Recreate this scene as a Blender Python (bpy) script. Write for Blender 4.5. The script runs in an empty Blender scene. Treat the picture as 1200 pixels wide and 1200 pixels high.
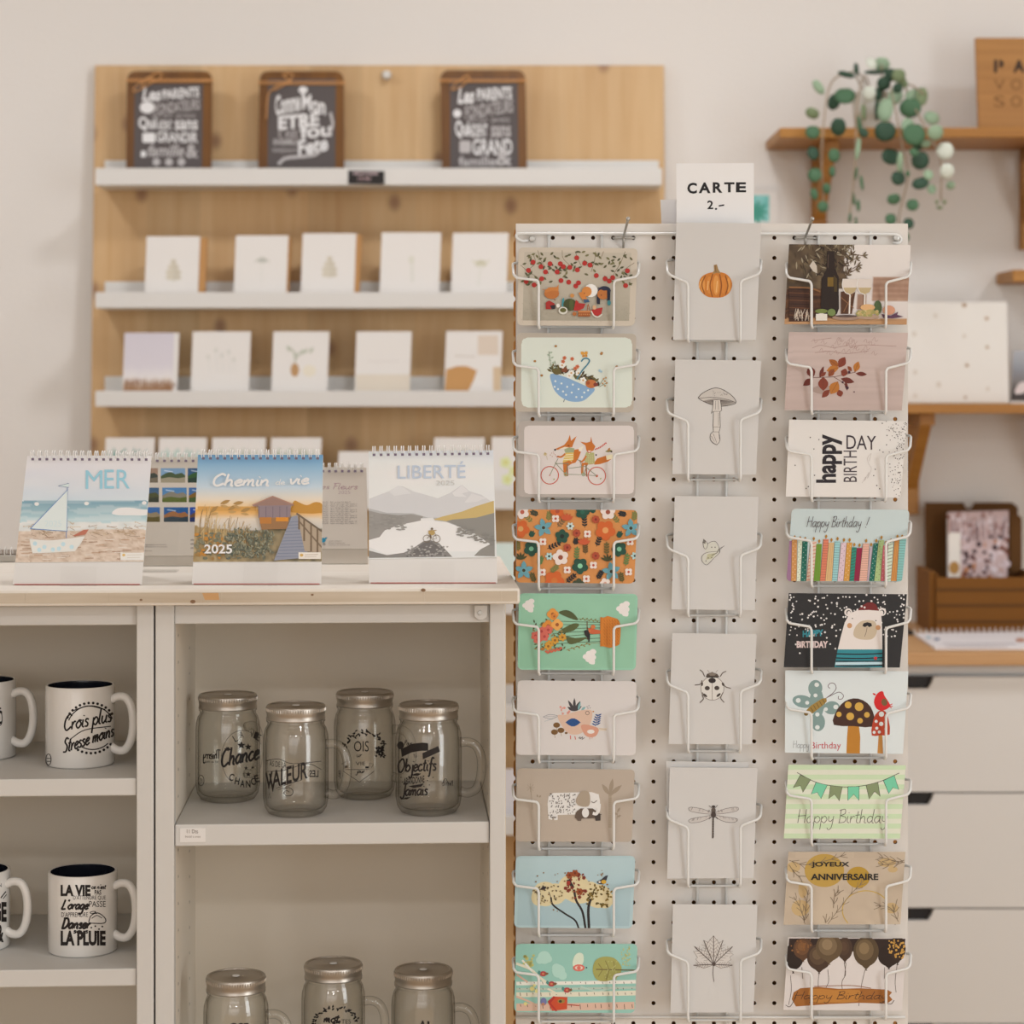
import bpy, bmesh, math, random
from mathutils import Vector, Matrix
PI = math.pi
SC = bpy.context.scene
COLL = SC.collection
F, CX, HY = 2700.0, 600.0, 450.0
CAM = Vector((0, 0, 1.30))
DP = 2.854                      # distance of the pegboard

# ---------------------------------------------------------------- measuring
def ray(px, py): return Vector(((px - CX) / F, 1.0, -(py - HY) / F))
def at(px, py, D): return CAM + ray(px, py) * D
def on(px, py, P, n):
    r = ray(px, py)
    return CAM + r * ((P - CAM).dot(n) / r.dot(n))
def onz(px, py, z): return CAM + ray(px, py) * ((z - CAM.z) / ray(px, py).z)

# ---------------------------------------------------------------- colours
K = (1.23, 1.32, 1.41)
def lin(c):
    c /= 255.0
    return c / 12.92 if c <= .04045 else ((c + .055) / 1.055) ** 2.4
def COL(r, g, b, k=1.0):
    return tuple(min(.92, lin(x) * K[i] * k) for i, x in enumerate((r, g, b))) + (1.0,)

MATS = {}
def mat(name, rgb=None, rough=.55, metal=0.0, spec=.5, trans=0.0, ior=1.45, bump=0, bscale=200, base=None, coat=0):
    m = bpy.data.materials.new(name); m.use_nodes = True
    b = m.node_tree.nodes['Principled BSDF']
    b.inputs['Base Color'].default_value = base if base else COL(*rgb)
    b.inputs['Roughness'].default_value = rough
    b.inputs['Metallic'].default_value = metal
    b.inputs['Specular IOR Level'].default_value = spec
    b.inputs['Transmission Weight'].default_value = trans
    b.inputs['IOR'].default_value = ior
    b.inputs['Coat Weight'].default_value = coat
    if bump:
        nt = m.node_tree
        tc = nt.nodes.new('ShaderNodeTexCoord'); nz = nt.nodes.new('ShaderNodeTexNoise'); bp = nt.nodes.new('ShaderNodeBump')
        nz.inputs['Scale'].default_value = bscale; nz.inputs['Detail'].default_value = 3
        bp.inputs['Strength'].default_value = bump; bp.inputs['Distance'].default_value = .002
        nt.links.new(tc.outputs['Object'], nz.inputs['Vector'])
        nt.links.new(nz.outputs['Fac'], bp.inputs['Height'])
        nt.links.new(bp.outputs['Normal'], b.inputs['Normal'])
    MATS[name] = m
    return m

def wood(name, light, dark, axis='z', fine=60, long=2.5, knots=0, knotcol=(110, 75, 45), rough=.5, contrast=1.0, plank=0, plankaxis='x'):
    m = bpy.data.materials.new(name); m.use_nodes = True
    nt = m.node_tree; b = nt.nodes['Principled BSDF']; N = nt.nodes.new; Lk = nt.links.new
    tc = N('ShaderNodeTexCoord'); mp = N('ShaderNodeMapping')
    s = [fine] * 3; s['xyz'.index(axis)] = long
    mp.inputs['Scale'].default_value = s
    Lk(tc.outputs['Object'], mp.inputs['Vector'])
    nz = N('ShaderNodeTexNoise'); nz.inputs['Scale'].default_value = 1.0; nz.inputs['Detail'].default_value = 4; nz.inputs['Distortion'].default_value = .4
    Lk(mp.outputs['Vector'], nz.inputs['Vector'])
    mp2 = N('ShaderNodeMapping'); s2 = [fine / 8] * 3; s2['xyz'.index(axis)] = long / 3
    mp2.inputs['Scale'].default_value = s2
    Lk(tc.outputs['Object'], mp2.inputs['Vector'])
    nz2 = N('ShaderNodeTexNoise'); nz2.inputs['Scale'].default_value = 1.0; nz2.inputs['Detail'].default_value = 2
    Lk(mp2.outputs['Vector'], nz2.inputs['Vector'])
    add = N('ShaderNodeMath'); add.operation = 'ADD'
    Lk(nz.outputs['Fac'], add.inputs[0]); Lk(nz2.outputs['Fac'], add.inputs[1])
    mr = N('ShaderNodeMapRange'); mr.inputs['From Min'].default_value = 1 - .35 / contrast; mr.inputs['From Max'].default_value = 1 + .35 / contrast
    Lk(add.outputs[0], mr.inputs['Value'])
    mix = N('ShaderNodeMix'); mix.data_type = 'RGBA'
    mix.inputs[6].default_value = COL(*light); mix.inputs[7].default_value = COL(*dark)
    Lk(mr.outputs['Result'], mix.inputs[0])
    out = mix.outputs[2]
    if plank:
        sp = N('ShaderNodeSeparateXYZ'); Lk(tc.outputs['Object'], sp.inputs[0])
        dv = N('ShaderNodeMath'); dv.operation = 'DIVIDE'; dv.inputs[1].default_value = plank
        Lk(sp.outputs['xyz'.index(plankaxis)], dv.inputs[0])
        fl = N('ShaderNodeMath'); fl.operation = 'FLOOR'; Lk(dv.outputs[0], fl.inputs[0])
        wn = N('ShaderNodeTexWhiteNoise'); wn.noise_dimensions = '1D'; Lk(fl.outputs[0], wn.inputs['W'])
        mr2 = N('ShaderNodeMapRange'); mr2.inputs['To Min'].default_value = .90; mr2.inputs['To Max'].default_value = 1.06
        Lk(wn.outputs['Value'], mr2.inputs['Value'])
        mu = N('ShaderNodeVectorMath'); mu.operation = 'SCALE'
        Lk(out, mu.inputs[0]); Lk(mr2.outputs['Result'], mu.inputs['Scale'])
        out = mu.outputs[0]
    if knots:
        sw = N('ShaderNodeSeparateXYZ'); cw = N('ShaderNodeCombineXYZ'); Lk(tc.outputs['Object'], sw.inputs[0])
        Lk(sw.outputs[0], cw.inputs[0]); Lk(sw.outputs[2], cw.inputs[1])
        mp3 = N('ShaderNodeMapping'); mp3.inputs['Scale'].default_value = (knots, knots*.75, knots); Lk(cw.outputs[0], mp3.inputs['Vector'])
        vo = N('ShaderNodeTexVoronoi'); vo.inputs['Scale'].default_value = 1.0; vo.inputs['Randomness'].default_value = 1.0
        vo.voronoi_dimensions = '2D'
        Lk(mp3.outputs['Vector'], vo.inputs['Vector'])
        mk = N('ShaderNodeMapRange'); mk.inputs['From Min'].default_value = .03; mk.inputs['From Max'].default_value = .11
        mk.inputs['To Min'].default_value = .8; mk.inputs['To Max'].default_value = 0
        Lk(vo.outputs['Distance'], mk.inputs['Value'])
        mx = N('ShaderNodeMix'); mx.data_type = 'RGBA'; mx.inputs[7].default_value = COL(*knotcol)
        Lk(mk.outputs['Result'], mx.inputs[0]); Lk(out, mx.inputs[6]); out = mx.outputs[2]
    Lk(out, b.inputs['Base Color'])
    b.inputs['Roughness'].default_value = rough
    MATS[name] = m
    return m

# ---------------------------------------------------------------- objects
FRAME = {}
def tag(o, label, cat, group=None):
    o['label'] = label; o['category'] = cat
    if group: o['group'] = group
    return o
def thing(name, loc, label, cat, group=None, rz=0):
    o = bpy.data.objects.new(name, None); COLL.objects.link(o)
    o.empty_display_size = .02
    o.location = loc; o.rotation_euler = (0, 0, rz)
    FRAME[o.name] = (Matrix.Translation(Vector(loc)) @ Matrix.Rotation(rz, 4, 'Z')).inverted()
    return tag(o, label, cat, group)

def link_mesh(name, me, m, parent=None, origin=None):
    """me is in world coordinates"""
    o = bpy.data.objects.new(name, me); COLL.objects.link(o)
    if isinstance(m, (list, tuple)):
        for q in m: me.materials.append(q)
    elif m: me.materials.append(m)
    if parent is not None:
        me.transform(FRAME[parent.name]); o.parent = parent
        FRAME[o.name] = FRAME[parent.name]
    else:
        og = Vector(origin) if origin is not None else Vector((0, 0, 0))
        me.transform(Matrix.Translation(-og)); o.location = og
        FRAME[o.name] = Matrix.Translation(-og)
    return o

class MB:
    def __init__(s, M=None): s.v = []; s.f = []; s.mi = []; s.M = M
    def add(s, vs, fs, mi=0):
        b = len(s.v)
        for p in vs:
            p = Vector(p); s.v.append(s.M @ p if s.M is not None else p)
        for q in fs: s.f.append([b + i for i in q]); s.mi.append(mi)
        return s
    def box(s, x0, x1, y0, y1, z0, z1, mi=0):
        return s.add([(x0,y0,z0),(x1,y0,z0),(x1,y1,z0),(x0,y1,z0),(x0,y0,z1),(x1,y0,z1),(x1,y1,z1),(x0,y1,z1)],
                     [(3,2,1,0),(4,5,6,7),(0,1,5,4),(1,2,6,5),(2,3,7,6),(3,0,4,7)], mi)
    def hexa(s, a, d):
        """prism from polygon a swept by vector d"""
        n = len(a); d = Vector(d)
        vs = [Vector(p) for p in a] + [Vector(p) + d for p in a]
        return s.add(vs, [list(range(n))[::-1], list(range(n, 2*n))] + [(i, (i+1) % n, n + (i+1) % n, n + i) for i in range(n)])
    def tube(s, pts, r, seg=8, closed=False, caps=True):
        pts = [Vector(p) for p in pts]; n = len(pts)
        rs = r if isinstance(r, (list, tuple)) else [r] * n
        rings = []; prev = None
        for i, p in enumerate(pts):
            if closed: t = (pts[(i+1) % n] - pts[i-1])
            else: t = pts[min(i+1, n-1)] - pts[max(i-1, 0)]
            t.normalize()
            if prev is None:
                u = t.cross(Vector((0, 0, 1)))
                if u.length < .1: u = t.cross(Vector((1, 0, 0)))
            else:
                u = prev - t * prev.dot(t)
                if u.length < 1e-6: u = t.orthogonal()
            u.normalize(); w = t.cross(u); prev = u
            rings.append([p + (u * math.cos(2*PI*k/seg) + w * math.sin(2*PI*k/seg)) * rs[i] for k in range(seg)])
        vs = [q for R in rings for q in R]; fs = []
        for i in range(n if closed else n - 1):
            j = (i + 1) % n
            for k in range(seg):
                l = (k + 1) % seg
                fs.append((i*seg+k, i*seg+l, j*seg+l, j*seg+k))
        if not closed and caps:
            fs.append(list(range(seg))[::-1]); fs.append([(n-1)*seg + k for k in range(seg)])
        return s.add(vs, fs)
    def lathe(s, prof, c, seg=48, closed=False):
        """prof: (r,z) list; r=0 ends make poles"""
        c = Vector(c); vs = []; idx = []
        for r, z in prof:
            if r < 1e-6: idx.append([len(vs)]); vs.append(c + Vector((0, 0, z)))
            else:
                idx.append(list(range(len(vs), len(vs) + seg)))
                vs += [c + Vector((r*math.cos(2*PI*k/seg), r*math.sin(2*PI*k/seg), z)) for k in range(seg)]
        fs = []; n = len(prof)
        for i in range(n if closed else n - 1):
            A, B = idx[i], idx[(i+1) % n]
            for k in range(seg):
                l = (k + 1) % seg
                if len(A) == 1 and len(B) == 1: continue
                if len(A) == 1: fs.append((A[0], B[l], B[k]))
                elif len(B) == 1: fs.append((A[k], A[l], B[0]))
                else: fs.append((A[k], A[l], B[l], B[k]))
        return s.add(vs, fs)
    def build(s, name, m, parent=None, origin=None, smooth=False, bevel=0, seg=2, fix=True):
        me = bpy.data.meshes.new(name); me.from_pydata(s.v, [], s.f); me.update()
        me.polygons.foreach_set('material_index', s.mi)
        if fix:
            bm = bmesh.new(); bm.from_mesh(me); bmesh.ops.recalc_face_normals(bm, faces=bm.faces[:]); bm.to_mesh(me); bm.free()
        o = link_mesh(name, me, m, parent, origin)
        if smooth:
            for p in me.polygons: p.use_smooth = True
            if smooth != 'all':
                me.set_sharp_from_angle(angle=math.radians(40))
        if bevel:
            md = o.modifiers.new('bevel', 'BEVEL'); md.width = bevel; md.segments = seg; md.limit_method = 'ANGLE'; md.angle_limit = math.radians(50)
            md.harden_normals = False
        return o

def rounded(pts, r, n=5):
    """round the corners of a polygon (2D or 3D)"""
    pts = [Vector(p) for p in pts]; out = []
    rr = r if isinstance(r, (list, tuple)) else [r] * len(pts)
    for i, p in enumerate(pts):
        if rr[i] <= 0: out.append(p); continue
        a = (pts[i-1] - p); b = (pts[(i+1) % len(pts)] - p)
        k = min(rr[i], a.length * .49, b.length * .49)
        A = p + a.normalized() * k; B = p + b.normalized() * k
        for j in range(n + 1):
            t = j / n
            out.append(A * (1-t)**2 + p * 2*t*(1-t) + B * t*t)
    return out
def smooth_path(pts, n=6, closed=False):
    pts = [Vector(p) for p in pts]
    if len(pts) < 3: return pts
    P = [pts[-1]] + pts + [pts[0], pts[1]] if closed else [pts[0]*2 - pts[1]] + pts + [pts[-1]*2 - pts[-2]]
    out = []
    for i in range(1, len(P) - 2):
        a, b, c, d = P[i-1], P[i], P[i+1], P[i+2]
        for j in range(n):
            t = j / n
            out.append((b*2 + (c-a)*t + (a*2 - b*5 + c*4 - d)*t*t + (b*3 - a - c*3 + d)*t**3) * .5)
    if not closed: out.append(pts[-1])
    return out
def bend(pts, r, n=4): 
    """polyline with rounded inner corners"""
    pts = [Vector(p) for p in pts]; out = [pts[0]]
    for i in range(1, len(pts) - 1):
        a = pts[i-1] - pts[i]; b = pts[i+1] - pts[i]
        k = min(r, a.length * .45, b.length * .45)
        A = pts[i] + a.normalized()*k; B = pts[i] + b.normalized()*k
        for j in range(n + 1):
            t = j / n; out.append(A*(1-t)**2 + pts[i]*2*t*(1-t) + B*t*t)
    return out + [pts[-1]]

# ---------------------------------------------------------------- printing
def print_material():
    m = bpy.data.materials.new('printed_ink'); m.use_nodes = True
    b = m.node_tree.nodes['Principled BSDF']
    a = m.node_tree.nodes.new('ShaderNodeAttribute'); a.attribute_name = 'ink'
    m.node_tree.links.new(a.outputs['Color'], b.inputs['Base Color'])
    b.inputs['Roughness'].default_value = .5; b.inputs['Specular IOR Level'].default_value = .3
    return m
INK = print_material()
TXT = {}
def text_mesh(s, bold, shear):
    k = (s, bold, shear)
    if k in TXT: return TXT[k]
    cu = bpy.data.curves.new('lettering', 'FONT'); cu.body = s; cu.offset = bold; cu.shear = shear; cu.resolution_u = 3
    o = bpy.data.objects.new('lettering', cu); COLL.objects.link(o)
    dg = bpy.context.evaluated_depsgraph_get(); dg.update()
    me = bpy.data.meshes.new_from_object(o.evaluated_get(dg))
    V = [(v.co.x, v.co.y) for v in me.vertices]; Fc = [list(p.vertices) for p in me.polygons]
    bpy.data.objects.remove(o); bpy.data.curves.remove(cu); bpy.data.meshes.remove(me)
    x0 = min(v[0] for v in V); x1 = max(v[0] for v in V); y0 = min(v[1] for v in V); y1 = max(v[1] for v in V)
    TXT[k] = ([((x-x0)/(x1-x0), (y-y0)/(y1-y0)) for x, y in V], Fc, (x1-x0)/max(1e-6, y1-y0))
    return TXT[k]

G = {
 'a': (1.0, [[(.8,.9),(.4,1),(.05,.5),(.3,0),(.68,.35),(.8,1)],[(.8,1),(.75,.2),(1,0)]]),
 'b': (.95, [[(.1,2),(.1,0)],[(.1,.5),(.5,1),(.85,.5),(.5,0),(.1,.3)]]),
 'c': (.85, [[(.75,.85),(.4,1),(.05,.5),(.35,0),(.85,.25)]]),
 'd': (1.0, [[(.75,.8),(.4,1),(.05,.5),(.35,0),(.75,.4)],[(.85,2),(.75,.2),(1,0)]]),
 'e': (.85, [[(.1,.45),(.6,.6),(.68,.88),(.4,1),(.05,.5),(.35,0),(.88,.25)]]),
 'f': (.7, [[(.8,1.75),(.55,2),(.35,1.5),(.25,-.6),(0,-.9)],[(0,1),(.7,1.05)]]),
 'g': (1.0, [[(.8,.9),(.4,1),(.05,.5),(.3,0),(.68,.35),(.8,1)],[(.8,1),(.75,-.6),(.4,-1),(.1,-.7)]]),
 'h': (1.0, [[(.15,2),(.1,0)],[(.1,.5),(.45,1),(.7,.7),(.7,.1),(.95,0)]]),
 'i': (.45, [[(.15,1),(.13,.2),(.42,0)],[(.2,1.42),(.24,1.52)]]),
 'j': (.5, [[(.4,1),(.35,-.7),(.05,-1),(-.2,-.7)],[(.42,1.42),(.45,1.52)]]),
 'l': (.45, [[(.2,2),(.1,.25),(.42,0)]]),
 'm': (1.3, [[(.1,1),(.1,0)],[(.1,.5),(.4,1),(.55,.7),(.55,0)],[(.55,.5),(.85,1),(1,.7),(1,.1),(1.25,0)]]),
 'n': (1.0, [[(.1,1),(.1,0)],[(.1,.5),(.45,1),(.7,.7),(.7,.1),(.95,0)]]),
 'o': (.95, [[(.45,1),(.05,.5),(.42,0),(.85,.5),(.45,1),(.9,.9)]]),
 'p': (.95, [[(.1,1),(.05,-1)],[(.1,.6),(.5,1),(.85,.5),(.5,0),(.1,.3)]]),
 'r': (.7, [[(.1,1),(.1,0)],[(.1,.5),(.4,.95),(.68,.88)]]),
 's': (.7, [[(.62,.85),(.3,1),(.12,.75),(.52,.4),(.45,.05),(.05,.1)]]),
 't': (.65, [[(.35,1.7),(.25,.2),(.6,0)],[(0,1.1),(.62,1.18)]]),
 'u': (1.0, [[(.1,1),(.1,.3),(.35,0),(.7,.4)],[(.78,1),(.72,.2),(1,0)]]),
 'v': (.85, [[(.05,1),(.35,0),(.8,1.05)]]),
 'y': (.9, [[(.1,1),(.15,.4),(.4,.2),(.7,.5)],[(.78,1),(.65,-.6),(.3,-1),(.05,-.7)]]),
 'H': (1.25, [[(.15,2),(.1,0)],[(1.05,2),(1,0)],[(.0,1),(1.1,1.08)]]),
 'B': (1.1, [[(.2,2),(.15,0)],[(0,1.8),(.7,2),(.8,1.4),(.2,1.05)],[(.2,1.05),(.95,.8),(.85,.15),(.05,0)]]),
 'C': (1.2, [[(1.1,1.7),(.7,2),(.15,1.4),(.1,.5),(.5,0),(1.15,.4)]]),
 'D': (1.3, [[(.25,2),(.2,0)],[(0,1.9),(.8,1.9),(1.15,1),(.7,.1),(0,0)]]),
 'F': (1.0, [[(.3,2),(.2,0)],[(0,1.9),(1,2)],[(.2,1.05),(.8,1.1)]]),
 'J': (.9, [[(.8,2),(.7,.0),(.35,-.5),(0,-.1)],[(.3,2),(1.1,2)]]),
 'L': (1.0, [[(.3,2),(.15,.6),(.1,0),(.9,.1)]]),
 'O': (1.4, [[(.7,2),(.1,1.2),(.3,.1),(.8,0),(1.2,.9),(.9,1.9),(.5,1.8)]]),
 'S': (.95, [[(.9,1.7),(.5,2),(.2,1.5),(.75,.8),(.6,.1),(0,.15)]]),
 '!': (.4, [[(.3,2),(.15,.5)],[(.1,.05),(.12,.1)]]),
 "'": (.3, [[(.2,2),(.1,1.6)]]),
 'T': (1.1, [[(.6,2),(.5,0)],[(0,1.9),(1.15,2)]]),
 'P': (1.0, [[(.2,2),(.15,0)],[(0,1.8),(.7,2),(.85,1.5),(.2,.95)]]),
 'G': (1.2, [[(1.1,1.7),(.7,2),(.15,1.4),(.1,.5),(.5,0),(1.05,.3),(1.1,.9),(.7,.9)]]),
 'k': (.9, [[(.15,2),(.1,0)],[(.75,1),(.15,.45),(.8,0)]]),
 ' ': (.6, []),
}

class Art:
    """flat ink drawn in picture units and laid on a surface: proj(px, py, lift) -> point"""
    def __init__(s, proj, view=(0, 0, 1), cyl=False):
        s.proj = proj; s.v = []; s.f = []; s.c = []; s.view = view; s.n = 0; s.cyl = cyl; s.clip = None
    def at(s, x0, y0, k): s.view = (x0, y0, k); return s
    def raw(s, pts, faces, cols, px=False):
        x0, y0, k = s.view; s.n += 1
        b = len(s.v)
        for i, p in enumerate(pts):
            X, Y = (p[0], p[1]) if px else (x0 + p[0] / k, y0 + p[1] / k)
            s.v.append((X, Y, s.n)); s.c.append(cols[i] if isinstance(cols, list) else cols)
        for q in faces: s.f.append([b + i for i in q])
        return s
    def poly(s, pts, c, smooth=0):
        if smooth: pts = [(p.x, p.y) for p in smooth_path([(p[0], p[1], 0) for p in pts], smooth, True)]
        return s.raw(pts, [list(range(len(pts)))], COL(*c))
    def rect(s, x0, y0, x1, y1, c, r=0):
        P = [(x0, y0), (x1, y0), (x1, y1), (x0, y1)]
        if r: P = [(p.x, p.y) for p in rounded([(a, b, 0) for a, b in P], r)]
        return s.poly(P, c)
    def ell(s, cx, cy, rx, ry=None, c=(0, 0, 0), rot=0, n=14, a0=0, a1=360):
        ry = ry if ry is not None else rx
        cr, sr = math.cos(math.radians(rot)), math.sin(math.radians(rot)); P = []
        m = n if a1 - a0 >= 360 else n + 1
        for i in range(m):
            t = math.radians(a0 + (a1 - a0) * i / n)
            x, y = rx * math.cos(t), ry * math.sin(t); P.append((cx + x*cr - y*sr, cy + x*sr + y*cr))
        return s.poly(P, c)
    def dots(s, L, r, c, n=8, ry=None):
        vs, fs = [], []
        for p in L:
            rr = p[2] if len(p) > 2 else r; b = len(vs)
            vs += [(p[0] + rr*math.cos(2*PI*i/n), p[1] + (ry or rr)*math.sin(2*PI*i/n)) for i in range(n)]
            fs.append(list(range(b, b + n)))
        return s.raw(vs, fs, COL(*c))
    def leaf(s, x, y, L, w, ang, c, n=5):
        """pointed leaf from (x,y) along ang (degrees, 0 = right, 90 = up)"""
        a = math.radians(ang); dx, dy = math.cos(a), -math.sin(a); P = []
        for i in range(n + 1): t = i/n; h = math.sin(PI*t) * w; P.append((x + dx*L*t - dy*h, y + dy*L*t + dx*h))
        for i in range(n - 1, 0, -1): t = i/n; h = math.sin(PI*t) * w; P.append((x + dx*L*t + dy*h, y + dy*L*t - dx*h))
        return s.poly(P, c)
    def line(s, pts, w, c, smooth=5, taper=False):
        P = [Vector((p[0], p[1], 0)) for p in pts]
        if smooth and len(P) > 2: P = smooth_path(P, smooth)
        vs, fs = [], []; n = len(P)
        for i, p in enumerate(P):
            t = P[min(i+1, n-1)] - P[max(i-1, 0)]
            if t.length < 1e-9: t = Vector((1, 0, 0))
            t.normalize(); h = w/2 * ((1 - .8*i/max(1, n-1)) if taper else 1)
            vs += [(p.x - t.y*h, p.y + t.x*h), (p.x + t.y*h, p.y - t.x*h)]
        for i in range(n - 1): fs.append((2*i, 2*i+1, 2*i+3, 2*i+2))
        return s.raw(vs, fs, COL(*c))
    def ring(s, cx, cy, r, w, c, n=28, ry=None, a0=0, a1=360):
        ry = ry or r
        return s.line([(cx + r*math.cos(math.radians(a0+(a1-a0)*i/n)), cy + ry*math.sin(math.radians(a0+(a1-a0)*i/n))) for i in range(n+1)], w, c, 0)
    def grad(s, quad, fn, nx, ny):
        """image sampled on a fine grid over a quad (TL,TR,BR,BL); fn(u,v) -> rgb, v down"""
        a, b, c, d = [Vector((p[0], p[1], 0)) for p in quad]; vs, cs, fs = [], [], []
        for j in range(ny + 1):
            for i in range(nx + 1):
                u, v = i/nx, j/ny
                p = a*(1-u)*(1-v) + b*u*(1-v) + c*u*v + d*(1-u)*v
                vs.append((p.x, p.y)); cs.append(COL(*fn(u, v)))
        for j in range(ny):
            for i in range(nx):
                k = j*(nx+1) + i; fs.append((k, k+1, k+nx+2, k+nx+1))
        return s.raw(vs, fs, cs)
    def text(s, t, x0, y0, x1, y1, c, rot=0, bold=0, shear=0, slope=0, flip=False):
        """text stretched to the box (x0,y0)-(x1,y1), then turned by rot about the box centre"""
        V, Fc, asp = text_mesh(t, bold, shear); cx, cy = (x0+x1)/2, (y0+y1)/2
        w, h = (x1-x0), (y1-y0); a = math.radians(rot); P = []
        if rot in (90, -90): w, h = h, w
        for u, v in V:
            if flip: u = 1 - u
            x, y = (u-.5)*w, (.5-v)*h + slope*(u-.5)*w
            P.append((cx + x*math.cos(a) + y*math.sin(a), cy - x*math.sin(a) + y*math.cos(a)))
        return s.raw(P, Fc, COL(*c))
    def script(s, t, x0, yb, x1, xh, c, w, slant=.2, rise=0, flip=False):
        """handwriting: baseline yb, x-height xh, stretched from x0 to x1"""
        tot = sum(G[ch][0] for ch in t); k = (x1-x0)/tot; x = 0; a = math.atan(rise)
        for ch in t:
            adv, st = G[ch]
            for q in st:
                P = []
                for gx, gy in q:
                    X = (x + gx)*k + gy*xh*slant
                    if flip: X = (x1 - x0) - X
                    P.append((x0 + X, yb - gy*xh + rise*X))
                s.line(P, w, c, 4)
            x += adv
        s.n += 1
        return s
    def star(s, cx, cy, r, c, k=.45, rot=0):
        return s.poly([(cx + (r if i % 2 == 0 else r*k)*math.sin(2*PI*i/10 + rot), cy - (r if i % 2 == 0 else r*k)*math.cos(2*PI*i/10 + rot)) for i in range(10)], c)
    def flower(s, cx, cy, r, c, center, n=5, k=.55, rot=0, cr=.3):
        P = []
        for i in range(n*6):
            t = 2*PI*i/(n*6); rr = r*(1 - k*.5*(1 - abs(math.cos(n*t/2)))); P.append((cx + rr*math.cos(t+rot), cy + rr*math.sin(t+rot)))
        s.poly(P, c); s.ell(cx, cy, r*cr, r*cr, center)
        return s
    def do_clip(s):
        C = s.clip; n = len(C)
        ar = sum(C[i][0]*C[(i+1) % n][1] - C[(i+1) % n][0]*C[i][1] for i in range(n))
        if ar < 0: C = C[::-1]
        E = [(C[i], C[(i+1) % n]) for i in range(n)]
        side = lambda p, e: (e[1][0]-e[0][0])*(p[1]-e[0][1]) - (e[1][1]-e[0][1])*(p[0]-e[0][0])
        V, Fc, K_ = list(s.v), [], list(s.c)
        for f in s.f:
            P = [s.v[i] for i in f]
            if all(side(p, e) >= -1e-4 for e in E for p in P): Fc.append(f); continue
            c = s.c[f[0]]; L = [(p[0], p[1]) for p in P]
            for e in E:
                o = []; 
                for i in range(len(L)):
                    p, q = L[i-1], L[i]; a, b = side(p, e), side(q, e)
                    if (a >= 0) != (b >= 0): t = a/(a-b); o.append((p[0]+(q[0]-p[0])*t, p[1]+(q[1]-p[1])*t))
                    if b >= 0: o.append(q)
                L = o
                if len(L) < 3: break
            if len(L) >= 3:
                b0 = len(V); V += [(x, y, P[0][2]) for x, y in L]; K_ += [c]*len(L); Fc.append(list(range(b0, b0+len(L))))
        used = sorted({i for f in Fc for i in f}); mp = {j: k for k, j in enumerate(used)}
        s.v = [V[i] for i in used]; s.c = [K_[i] for i in used]; s.f = [[mp[i] for i in f] for f in Fc]
    def build(s, parent, name='print', layer=6e-6, lift=.00025, ink=None):
        if not s.v: return None
        if s.clip: s.do_clip()
        if s.cyl:
            bm = bmesh.new(); vv = [bm.verts.new(p) for p in s.v]
            for q in s.f:
                try: bm.faces.new([vv[i] for i in q])
                except ValueError: pass
            x0 = min(p[0] for p in s.v); x1 = max(p[0] for p in s.v); x = x0 + s.cyl
            while x < x1:
                bmesh.ops.bisect_plane(bm, geom=bm.verts[:] + bm.edges[:] + bm.faces[:], plane_co=(x, 0, 0), plane_no=(1, 0, 0)); x += s.cyl
            for v in bm.verts: v.co = s.proj(v.co.x, v.co.y, lift + v.co.z * layer)
            me = bpy.data.meshes.new(name); bm.to_mesh(me); bm.free(); cols = [s.c[0]] * len(me.vertices)
        else:
            me = bpy.data.meshes.new(name); me.from_pydata([s.proj(x, y, lift + n*layer) for x, y, n in s.v], [], s.f); cols = s.c
        at_ = me.color_attributes.new('ink', 'FLOAT_COLOR', 'POINT')
        at_.data.foreach_set('color', [q for c in cols for q in c]); me.update()
        return link_mesh(name, me, ink or INK, parent)

def plane_proj(P, n):
    P = Vector(P); n = Vector(n).normalized()
    return lambda x, y, l: on(x, y, P + n*l, n)
def hsh(x, y, s=0):
    v = math.sin(x*127.1 + y*311.7 + s*74.7) * 43758.5453
    return v - math.floor(v)
def vn(x, y, s=0):
    i, j = math.floor(x), math.floor(y); fx, fy = x-i, y-j; fx = fx*fx*(3-2*fx); fy = fy*fy*(3-2*fy)
    return (hsh(i,j,s)*(1-fx) + hsh(i+1,j,s)*fx)*(1-fy) + (hsh(i,j+1,s)*(1-fx) + hsh(i+1,j+1,s)*fx)*fy
def mixc(a, b, t):
    t = max(0, min(1, t)); return tuple(a[i]*(1-t) + b[i]*t for i in range(3))
def ramp(t, L):
    """L: [(t, rgb)...]"""
    if t <= L[0][0]: return L[0][1]
    for (a, ca), (b, cb) in zip(L, L[1:]):
        if t <= b: return mixc(ca, cb, (t-a)/(b-a))
    return L[-1][1]
# ================================================================ materials
WALLM = mat('wall_plaster', (214, 205, 196), rough=.9, spec=.2, bump=.35, bscale=160)
CEILM = mat('ceiling_paint', base=(.8, .78, .75, 1), rough=.9)
FLOORM = wood('floor_boards', (196, 164, 126), (160, 126, 90), axis='y', fine=40, long=1.5, plank=.14)
PINE = wood('pine_board', (202, 168, 124), (184, 142, 94), axis='z', fine=55, long=1.3, knots=6.0, knotcol=(132, 92, 66), plank=.11, contrast=.8)
OAK = wood('oak', (168, 116, 50), (140, 88, 30), axis='x', fine=60, long=2, contrast=1.0)
OAKD = wood('oak_sign', (164, 114, 58), (142, 94, 44), axis='x', fine=70, long=3)
COUNTER = wood('counter_wood', (196, 154, 108), (166, 118, 72), axis='x', fine=70, long=3, contrast=.8)
WHITEWOOD = wood('whitewashed_pine', (222, 211, 198), (208, 193, 176), axis='x', fine=90, long=3, contrast=.7)
ENDPINE = wood('worktop_edge_pine', (200, 184, 164), (172, 152, 128), axis='x', fine=90, long=5, contrast=.9)
WHITE = mat('white_lacquer', base=(.75, .745, .725, 1), rough=.45)
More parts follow.
